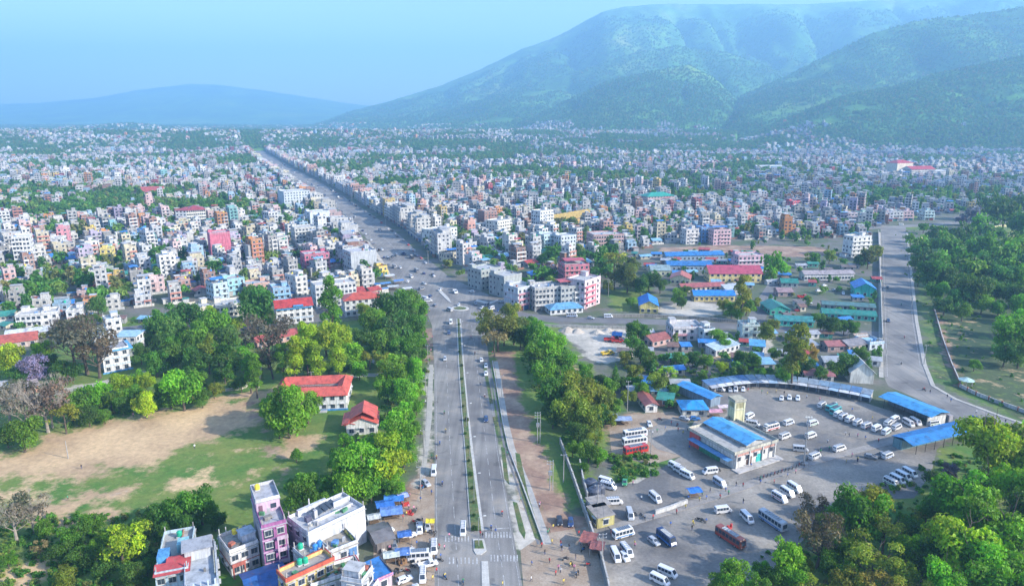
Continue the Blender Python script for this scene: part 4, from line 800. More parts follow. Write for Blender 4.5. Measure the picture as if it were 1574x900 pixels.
def cells(rot, poly, seed):
    out = []
    for (a, b, cw, cd) in ((150, 900, 11.6, 12.4), (900, 1900, 12.6, 13.6), (1900, 4300, 15, 16.5)):
        X, Y = gridpts(rot, cw, cd, a, b, poly); rs = np.random.RandomState(seed + a)
        wx = (fbm(X, Y, 260, 2) - .5) * 90; wy = (fbm(X + 500, Y - 300, 260, 2) - .5) * 90; ra = rot + (vnoise(X, Y, 240) - .5) * 1.1; X = X + wx + rs.uniform(-2.2, 2.2, len(X)); Y = Y + wy + rs.uniform(-2.2, 2.2, len(X)); k = inpoly(X, Y, poly); X, Y, ra = X[k], Y[k], ra[k]; out.append(np.stack([X, Y, ra, np.full(len(X), cw)], 1))
    return np.concatenate(out)
C1 = cells(R(22.8), LTOWN, 1); C2 = cells(R(22.8), RTOWN, 2); C3 = cells(R(-8), RTOWN, 3)
dh = lambda A: segdist(A[:, 0], A[:, 1], UP, False)
C2 = C2[dh(C2) < 170]; C3 = C3[dh(C3) >= 182]
CE = np.concatenate([C1, C2, C3])
CE = CE[(dh(CE) > 30)]
gn = fbm(CE[:, 0], CE[:, 1], 150, 4) + np.clip((CE[:, 1] - 1300) / 9000, 0, .10)
rightness = np.clip((CE[:, 0] - 200) / 1400, 0, 1) * np.clip((CE[:, 1] - 500) / 900, 0, 1)
gn += rightness * .04 + np.clip((CE[:, 1] - 3000) / 1500, 0, 1) * .06 * (CE[:, 0] > -1500)
gn -= .2 * ((CE[:, 0] < -20) & (CE[:, 1] < 720)); gn += .03 * ((CE[:, 0] > 300) & (CE[:, 1] > 1100)) + .03 * (CE[:, 1] > 2300) * (CE[:, 0] > -700)
rs = np.random.RandomState(5); rr = rs.rand(len(CE))
gn = gn + rs.uniform(-.07, .07, len(gn)); ish = (gn < .605) & (rr > .16)
blob = [(q[0], q[1], G(q[0], q[1]), q[2]) for q in ((100, 440, 16), (55, 470, 10), (145, 465, 9), (320, 375, 14), (200, 400, 10), (80, 365, 12), (640, 300, 20), (420, 330, 25), (690, 305, 18), (975, 265, 25), (1230, 270, 25), (1310, 285, 22), (240, 435, 14))]
for (_, _, (bx, by), r) in blob: ish &= ~(((CE[:, 0] - bx) / (r * .75)) ** 2 + ((CE[:, 1] - by) / (r * 1.1)) ** 2 < 1)
HC = CE[ish]; TC = CE[~ish]
HC = HC[np.argsort(HC[:, 1])]
spec = []
occ = np.array(OCC)
for (x, y, rot, cw) in HC[HC[:, 1] < 1150]:
    d = np.hypot(occ[:, 0] - x, occ[:, 1] - y) - occ[:, 2]
    if d.min() < 5.6: continue
    spec.append((x, y, rot, cw))
# shop buildings lining the highway
row = []
for sgn in (-1, 1):
    line = off(UP, sgn * 25.5); acc = 0; nxt = 0
    for a, b in zip(line, line[1:]):
        a = Vector(a); b = Vector(b); L = (b - a).length; d = (b - a).normalized()
        while nxt < acc + L:
            p = a + d * (nxt - acc); Wd = rng.uniform(9, 16)
            dep = rng.uniform(9, 18)
            q = p + Vector((d.y, -d.x)) * sgn * dep / 2
            if 470 < p.y < 3300 and not (sgn == 1 and p.y < 520): row.append((q.x, q.y, math.atan2(d.y, d.x) + (math.pi if sgn < 0 else 0) + (0 if sgn < 0 else 0), Wd - .6, dep, sgn))
            nxt += Wd + (rng.uniform(3, 12) if rng.random() < .16 else 0)
        acc += L
# front of the left row looks right (+x): local -Y must point to +x  -> rot = heading (about +112 deg): (-Y rotated) = (sin, -cos)
SH = []
for (x, y, a, Wd, dep, sgn) in row:
    if y < 1200:
        d = np.hypot(occ[:, 0] - x, occ[:, 1] - y) - occ[:, 2]
        if d.min() < 7: continue
    SH.append((x, y, (math.atan2(math.cos(R(22.8)), -math.sin(R(22.8))) if sgn < 0 else math.atan2(-math.cos(R(22.8)), math.sin(R(22.8)))), Wd, dep, sgn))
SH.sort(key=lambda q: q[1])
pick = lambda r_: r_.choices(PAL, PW)[0]
def style(rnd, F):
    k = rnd.random()
    if F == 1 and k < .7: return 'tin'
    if k < .10: return 'tincap'
    return 'upper' if k < .38 else 'stair'
def rand_house(x, y, rot, cw, rnd, near):
    W = rnd.uniform(.48, .76) * cw; D = rnd.uniform(.52, .84) * cw; F = rnd.choices((1, 2, 3, 4, 5, 6), (25, 36, 23, 10, 4, 2))[0]; p = pick(rnd)
    if rnd.random() < .12: W, D = W * 1.15, D * 1.1
    st_ = style(rnd, F); rot += rnd.gauss(0, .07) + rnd.choice((0, 0, 0, math.pi / 2, -math.pi / 2)) * (rnd.random() < .6)
    v = rnd.uniform(.62, 1.03); c = tuple(min(.82, q * v) for q in p[1]); g = rnd.uniform(.38, .62); rc = (g, g, g * rnd.uniform(.94, 1.03))
    c2 = rnd.choice([(.76, .76, .74), c, (.5, .5, .5), (.55, .25, .2), tuple(q * .7 for q in c)])
    return W, D, F, p, st_, rot, c, rc, c2
n_house = 236
for (x, y, rot, cw) in spec[:n_house]:
    rnd = random.Random(int(x * 13 + y * 7)); W, D, F, p, st_, rot2, c, rc, c2 = rand_house(x, y, rot, cw, rnd, 1)
    fl = {1: 'single-storey', 2: 'two-storey', 3: 'three-storey', 4: 'four-storey', 5: 'five-storey', 6: 'six-storey'}[F]
    tk = rnd.choice(TANKS)[0] if st_ != 'tin' and rnd.random() < .5 else None
    if st_ == 'tin':
        t = rnd.choice(TIN); house(x, y, rot2, W * 1.15, D, F, c, near=1, roof='gable', roofc=t[1], rnd=rnd, occ=False, desc=f'{fl} {p[0]} house with {t[0]} tin roof', group='houses of the town', cat='house')
    else:
        tin = rnd.choice(TIN) if st_ == 'tincap' else None
        ft = f' with {tin[0]} roof shed' if tin else (' with part top floor' if st_ == 'upper' else (f' with {tk} tank' if tk else ' with roof stair room'))
        house(x, y, rot2, W, D, F, c, c2, rc, near=1, tank=tk, rnd=rnd, occ=False, upper=st_ == 'upper', tin=tin[1] if tin else None, tank_at=[(W * .25, -D * .2, F * FH + .16)], desc=f'{fl} {p[0]} house{ft}', group='houses of the town', cat='house')
n_shop = 46
for (x, y, rot, Wd, dep, sgn) in SH[:n_shop]:
    rnd = random.Random(int(x * 3 + y)); F = rnd.choice((2, 3, 3, 4, 4, 5, 6)); p = pick(rnd); vv_ = rnd.uniform(.6, 1)
    house(x, y, rot, Wd, dep, F, tuple(q * vv_ for q in p[1]), near=1, rnd=rnd, shops=True, occ=False, name='shop_building', desc=f'{NUM[F]}-storey {p[0]} shop building on the highway', cat='shop building', group='shop buildings lining the highway', upper=rnd.random() < .4)
mass = MB(); mw = MB(); mrr = mass
for (x, y, rot, cw) in spec[n_house:]:
    rnd = random.Random(int(x * 13 + y * 7)); W, D, F, p, st_, rot2, c, rc, c2 = rand_house(x, y, rot, cw, rnd, 0)
    mass.T = (x, y, 0, rot2)
    if st_ == 'tin':
        H = F * FH; mass.box(0, 0, 0, W, D, H, 'wall', c); mass.gable(0, 0, H, W, D, 1.4, 'tin', rnd.choice(TIN)[1], .5)
    else: shell(mass, mass, W, D, F, c, c2, rc, rnd, upper=st_ == 'upper', tin=rnd.choice(TIN)[1] if st_ == 'tincap' else None, lod=1)
    for q in wins(W, D, F, rnd): mass.box(q[0], q[1], q[2], 1.8, .12, 1.6, 'glass', (.1, .1, .1), q[3], bottom=False)
    if rnd.random() < .5: mass.cyl(W * .25, -D * .2, F * FH + .3, .65, 1.3, 'gear', rnd.choice(TANKS)[1], 6)
for (x, y, rot, Wd, dep, sgn) in SH[n_shop:]:
    rnd = random.Random(int(x * 3 + y)); F = rnd.choice((2, 3, 3, 4, 4, 5)); p = pick(rnd); mass.T = (x, y, 0, rot)
    shell(mass, mass, Wd, dep, F, p[1], (.7, .7, .7), (.5, .5, .5), rnd, lod=1 if y < 1500 else 2)
    if y < 1800:
        for q in wins(Wd, dep, F, rnd): mass.rect(q[0] * 1.01, q[1] * 1.01, q[2], 1.6, 1.5, q[3])
rz_ = random.Random(77)
for (x, y, rot, cw) in spec:
    mass.T = (x, y, 0, rot)
    for _ in range(rz_.choice((1, 2, 2, 3))):
        a_ = rz_.uniform(0, 6.28); lx, ly = 7.0 * math.cos(a_), 7.2 * math.sin(a_); sx_, sy_ = rz_.uniform(1.8, 5), rz_.uniform(1.8, 4.5); hh = rz_.uniform(1.8, 3.2); cc = rz_.choice([(.5, .5, .48), (.3, .16, .12), (.36, .36, .36), (.6, .58, .52), (.22, .2, .18)])
        mass.box(lx, ly, 0, sx_, sy_, hh, 'wall', cc, bottom=False); mass.box(lx, ly, hh, sx_ + .5, sy_ + .5, .12, 'tin', rz_.choice([(.4, .42, .44), (.3, .3, .32), (.05, .22, .55), (.30, .14, .1), (.5, .5, .5), (.05, .3, .25)]), rz_.uniform(-.1, .1))
    mass.box(0, -cw * .5, 0, cw * .9, .2, 1.5, 'wall', rz_.choice([(.5, .5, .48), (.3, .16, .12), (.6, .58, .52)]))
mass.T = (0, 0, 0, 0)
stuff(mass.obj('town_houses'), 'dense mass of small flat-roofed houses filling the town', 'houses')
# the far town, a few boxes per house
FC = HC[HC[:, 1] >= 1150]; FC = FC[hillz(FC[:, 0] / FC[:, 1], FC[:, 1]) < 80]; rs = np.random.RandomState(9); n = len(FC)
pi = rs.choice(len(PAL), n, p=np.array(PW) / sum(PW)); pc = np.array([p[1] for p in PAL])[pi] * rs.uniform(.6, 1.02, (n, 1))
cwv = FC[:, 3]; W = cwv * rs.uniform(.5, .85, n); D = cwv * rs.uniform(.5, .9, n); F = rs.choice([1, 2, 3, 4, 5], n, p=[.30, .37, .22, .08, .03]); zf = np.where(FC[:, 1] > 2000, np.maximum(0, hillz(FC[:, 0] / FC[:, 1], FC[:, 1])), 0); H = F * FH
rot = FC[:, 2] + rs.normal(0, .1, n); far = MB()
def addb(mask, lx, ly, z, sx, sy, h, mat, col):
    k = far.mi(mat); m = np.where(mask)[0]; bc = lambda v: np.broadcast_to(np.asarray(v, float), (n,))[m]
    cl = np.broadcast_to(np.asarray(col, float), (n, 3))[m]
    rows = np.stack([bc(lx), bc(ly), bc(z), bc(sx), bc(sy), bc(h), bc(0), FC[m, 0], FC[m, 1], zf[m], rot[m], bc(k), cl[:, 0], cl[:, 1], cl[:, 2], bc(0)], 1)
    far.b += [tuple(r_) for r_ in rows]
al = np.ones(n, bool); istin = (rs.rand(n) < .16) | (F == 1); gv = rs.uniform(.3, .62, n)
rcol = np.where(istin[:, None], np.array([t[1] for t in TIN])[rs.choice(5, n, p=[.3, .14, .36, .08, .12])], np.stack([gv, gv, gv], 1))
addb(al, 0, 0, 0, W, D, H, 'wall', pc); addb(al, 0, 0, H, W + .5, D + .5, .35, 'slab', rcol)
ux = rs.uniform(-.2, .2, n) * W; up_ = ~istin & (rs.rand(n) < .7); addb(up_, ux, D * .2, H + .35, W * .5, D * .45, 2.5, 'wall', pc); addb(up_, ux, D * .2, H + 2.85, W * .56, D * .52, .2, 'slab', np.stack([gv, gv, gv], 1))
for f in range(4):
    m = (F > f) & (FC[:, 1] < 2600)
    k = far.mi('glass'); mm = np.where(m)[0]
    for sx_ in (-.27, .27):
        for ang, L, E in ((0., W, D), (math.pi / 2, D, W), (-math.pi / 2, D, W)):
            lx = sx_ * L[mm]; ly = -E[mm] / 2 - .06; ca, sa = math.cos(ang), math.sin(ang)
            rows = np.stack([lx * ca - ly * sa, lx * sa + ly * ca, np.full(len(mm), f * FH + 1.0), L[mm] * .24, np.ones(len(mm)), np.full(len(mm), 1.4), np.full(len(mm), ang), FC[mm, 0], FC[mm, 1], zf[mm], rot[mm], np.full(len(mm), k), *[np.full(len(mm), .05)] * 3], 1)
            far.r += [tuple(r_) for r_ in rows]
# thin scatter of houses still farther out, at the foot of the hills
XX = rs.uniform(-5200, 3200, 9000); YY = 4300 * (7600 / 4300) ** rs.rand(9000); kk = (np.abs(XX) < .8 * YY) & (fbm(XX, YY, 420, 3) < .52) & (XX < 1400 - (YY - 4300) * .5); XX, YY = XX[kk], YY[kk]
ZZ = np.maximum(0, hillz(XX / YY, YY)); kk = ZZ < 60; XX, YY, ZZ = XX[kk], YY[kk], ZZ[kk]
for x_, y_, z_ in zip(XX, YY, ZZ):
    r4 = rng.random(); far.T = (x_, y_, z_, r4); w5 = 8 + 12 * rng.random(); far.box(0, 0, 0, w5, 9 + 6 * r4, 4 + 9 * rng.random(), 'wall', pick(rng)[1], bottom=False)
# some long white halls and warehouses far off
for (px, py, w_, d_, c_) in ((640, 214, 120, 40, (.72, .72, .7)), (300, 183 + 22, 30, 20, (.7, .7, .7)), (1180, 262, 55, 14, (.6, .6, .6)), (560, 236, 60, 25, (.6, .62, .64)), (840, 222, 50, 20, (.7, .7, .7)), (180, 262, 40, 20, (.6, .6, .6))):
    gx, gy = G(px, py); far.T = (gx, gy, 0, .1); far.box(0, 0, 0, w_, d_, 9, 'wall', c_); far.gable(0, 0, 9, w_, d_, 2, 'tin', (.62, .64, .66), .5)
far.T = (0, 0, 0, 0)
stuff(far.obj('distant_town'), 'pale mass of distant houses fading into the haze below the hills', 'houses')
print('huts', nh, 'houses', len(spec), 'far', n, 'shops', len(SH), 'treecells', len(TC))
# ------------------------------------------------------------------ trees
def crown(seed, kind, nleaf, ls):
    r_ = np.random.RandomState(seed)
    if kind == 'broad': ex = r_.uniform(.8, 1.15, 2); L = [(r_.uniform(-.66, .66) * ex[0], r_.uniform(-.66, .66) * ex[1], r_.uniform(-.35, .50), r_.uniform(.16, .42)) for _ in range(20)] + [(0, 0, 0, .5)]
    elif kind == 'tall': L = [(r_.uniform(-.32, .32), r_.uniform(-.32, .32), z, r_.uniform(.26, .42) * (1.0 - .35 * abs(z) / 1.2)) for z in np.linspace(-1.1, 1.15, 15)]
    elif kind == 'cone': L = [(0, 0, z, .42 * (1.15 - z) / 2.2 + .07) for z in np.linspace(-1.1, 1.1, 12)]
    elif kind == 'loose': L = [(r_.uniform(-.7, .7), r_.uniform(-.7, .7), r_.uniform(-.3, .5), r_.uniform(.18, .32)) for _ in range(16)]
    L = np.array(L); k = r_.choice(len(L), nleaf, p=L[:, 3] ** 2 / (L[:, 3] ** 2).sum())
    d = r_.normal(size=(nleaf, 3)); d /= np.linalg.norm(d, axis=1)[:, None]; d[:, 2] = np.where(d[:, 2] < -.35, -d[:, 2], d[:, 2])
    rad = L[k, 3] * (1 + r_.normal(0, .15, nleaf)) * np.where(r_.rand(nleaf) < .2, r_.uniform(.4, .9, nleaf), 1); p = L[k, :3] + d * rad[:, None] * np.array([1, 1, .85])
    nrm = d + r_.normal(0, .55, (nleaf, 3)); nrm /= np.linalg.norm(nrm, axis=1)[:, None]
    t = np.cross(nrm, r_.normal(size=(nleaf, 3))); t /= np.linalg.norm(t, axis=1)[:, None]; b = np.cross(nrm, t); s_ = ls * r_.uniform(.5, 1.6, nleaf)[:, None]
    # each leaf spray: a kite bent along its middle
    V = np.stack([p - t * s_, p - b * s_ * .6 + nrm * s_ * .25, p + t * s_, p + b * s_ * .6 + nrm * s_ * .25], 1).reshape(-1, 3)
    idx_ = np.arange(nleaf)[:, None] * 4; F_ = np.concatenate([idx_ + np.array([[0, 1, 2]]), idx_ + np.array([[0, 2, 3]])], 1).ravel()
    lob = r_.uniform(.62, 1.30, len(L)); v = lob[k] * r_.uniform(.75, 1.25, nleaf); hue = r_.normal(0, .10, nleaf)
    c = np.stack([v * (1 + hue), v, v * (1 - hue)], 1); c = np.repeat(c, 2, 0)
    return V, F_, c
def crown_mesh(name, seed, kind, n, ls, mat='foliage'):
    V, F_, c = crown(seed, kind, n, ls); return raw_mesh(name, V, F_, np.full(len(F_) // 3, 3), np.zeros(len(F_) // 3), c, [mat])
CR_ = {'broad': [crown_mesh('crown', 10 + i, 'broad', 4200, .055) for i in range(9)], 'tall': [crown_mesh('crown', 30 + i, 'tall', 3600, .055) for i in range(5)],
       'cone': [crown_mesh('crown', 50, 'cone', 2200, .055)], 'loose': [crown_mesh('crown', 60 + i, 'loose', 1500, .050) for i in range(3)]}
CRM = {'broad': [crown_mesh('crown', 70 + i, 'broad', 700, .12) for i in range(4)], 'tall': [crown_mesh('crown', 80 + i, 'tall', 600, .12) for i in range(3)], 'loose': [crown_mesh('crown', 90, 'loose', 400, .1)]}
CRM['cone'] = CR_['cone']
def limbs(name, seed, kind, mat):           # unit: crown radius 1, trunk base at z=0, crown centre at z=h
    r_ = random.Random(seed); m = MB(); h = {'broad': 1.25, 'tall': 2.0, 'cone': 1.5, 'loose': 1.35, 'bare': 1.0}[kind]
    lean = (r_.uniform(-.08, .08), r_.uniform(-.08, .08))
    m.tube([(0, 0, -.1), (0, 0, .12), (lean[0] * .5, lean[1] * .5, h * .45), (lean[0], lean[1], h)], [.085, .06, .05, .03], mat, n=7)
    def br(p, d, L, r0, dep):
        q = (p[0] + d[0] * L * .5 + r_.uniform(-.04, .04), p[1] + d[1] * L * .5 + r_.uniform(-.04, .04), p[2] + d[2] * L * .5); e = (p[0] + d[0] * L, p[1] + d[1] * L, p[2] + d[2] * L + .04)
        m.tube([p, q, e], [r0, r0 * .7, r0 * .35], mat, n=5 if dep < 1 else 3)
        if dep < (3 if kind == 'bare' else 1):
            for _ in range(4 if kind == 'bare' else 2):
                dd = Vector(d) + Vector((r_.uniform(-.8, .8), r_.uniform(-.8, .8), r_.uniform(-.2, .6))); dd.normalize(); br(e, tuple(dd), L * .62, r0 * .5, dep + 1)
    k = 8 if kind == 'bare' else 6
    for i in range(k):
        a = 2 * math.pi * i / k + r_.uniform(-.3, .3); t = r_.uniform(.45, .95); d = Vector((math.cos(a), math.sin(a), r_.uniform(.5, 1.2))).normalized()
        br((lean[0] * t, lean[1] * t, h * t), tuple(d), r_.uniform(.4, .62), .028, 0)
    return m.mesh(name)
LM = {k: [limbs('trunk', i * 7 + len(k), k, 'bark') for i in range(2)] for k in ('broad', 'tall', 'cone', 'loose')}
BARE = [limbs('trunk', 100 + i, 'bare', 'pale_bark') for i in range(3)]; BARED = [limbs('trunk', 200 + i, 'bare', 'bark') for i in range(2)]
CZ = {'broad': 1.02, 'tall': 2.0, 'cone': 1.5, 'loose': 1.3}
TCOL = {'dark green': (.028, .075, .022), 'mid green': (.045, .115, .02), 'bright green': (.06, .155, .018), 'yellow-green': (.105, .18, .018), 'olive green': (.085, .115, .03), 'blue-green': (.03, .085, .04),
        'brownish': (.16, .145, .075), 'beige': (.22, .19, .12), 'golden': (.26, .20, .04), 'purple': (.13, .12, .24), 'dark olive': (.05, .07, .028)}
KW = {'broad': 'round', 'tall': 'tall', 'cone': 'cone-shaped', 'loose': 'open-crowned', 'bare': 'nearly bare'}
NT = [0]
def tree(x, y, rad, kind, col, near=True, place_=None, hf=1.0):
    NT[0] += 1; rnd = random.Random(NT[0] * 77); s_ = rad / (.92 if kind in ('broad', 'loose') else .62 if kind == 'tall' else .5)
    if kind == 'tall': s_ = rad / .72
    e = thing('bare_tree' if kind == 'bare' else 'tree', x, y, rnd.uniform(0, 6.28), '', 'tree', None, 0, (s_, s_, s_ * rnd.uniform(.94, 1.08)))
    auto(e, f'{KW[kind]} {col} tree' + (f' {place_}' if place_ else ''))
    if kind == 'bare':
        child('trunk', rnd.choice(BARE if col == 'beige' else BARED), e)
        c = child('crown', rnd.choice((CR_ if near else CRM)['loose']), e, (0, 0, 1.25)); c.scale = (.95, .95, .95); k = TCOL[col]; c.color = (*[v * rnd.uniform(.8, 1.1) for v in k], 1)
    else:
        child('trunk', rnd.choice(LM[kind]), e, sc=(1, 1, hf)); c = child('crown', rnd.choice((CR_ if near else CRM)[kind]), e, (0, 0, CZ[kind] * hf), 0, (1, 1, 1.28) if kind == 'broad' else None)
        k = TCOL[col]; v = rnd.uniform(.82, 1.2); gm = (1.4, 1.4, 1.2) if col in ('brownish', 'golden', 'beige', 'purple') else (2.6, 2.35, .7); c.color = (k[0] * v * gm[0] * rnd.uniform(.85, 1.2), k[1] * v * gm[1], k[2] * v * gm[2], 1)
    OCC.append((x, y, rad * .5)); return e
def T(px, py, r, kind, col, place_=None, hf=1.0):     # crown centre and crown radius in photo pixels
    z = 0
    for _ in range(3):
        s_ = FPX / (G(px, py, z)[1] * math.cos(PITCH) + (CH - z) * math.sin(PITCH)); rad = r / s_
        z = {'broad': 1.02, 'loose': 1.3, 'bare': 1.2, 'tall': 2.0 / .78, 'cone': 3}[kind] * rad * hf / (.92 if kind != 'tall' else .92)
    gx, gy = G(px, py, z); return tree(gx, gy, rad, kind, col, gy < 420, place_, hf)
B, TL, LO, BA = 'broad', 'tall', 'loose', 'bare'
dg, mg_, bg_, yg, og, bl_ = 'dark green', 'mid green', 'bright green', 'yellow-green', 'olive green', 'blue-green'
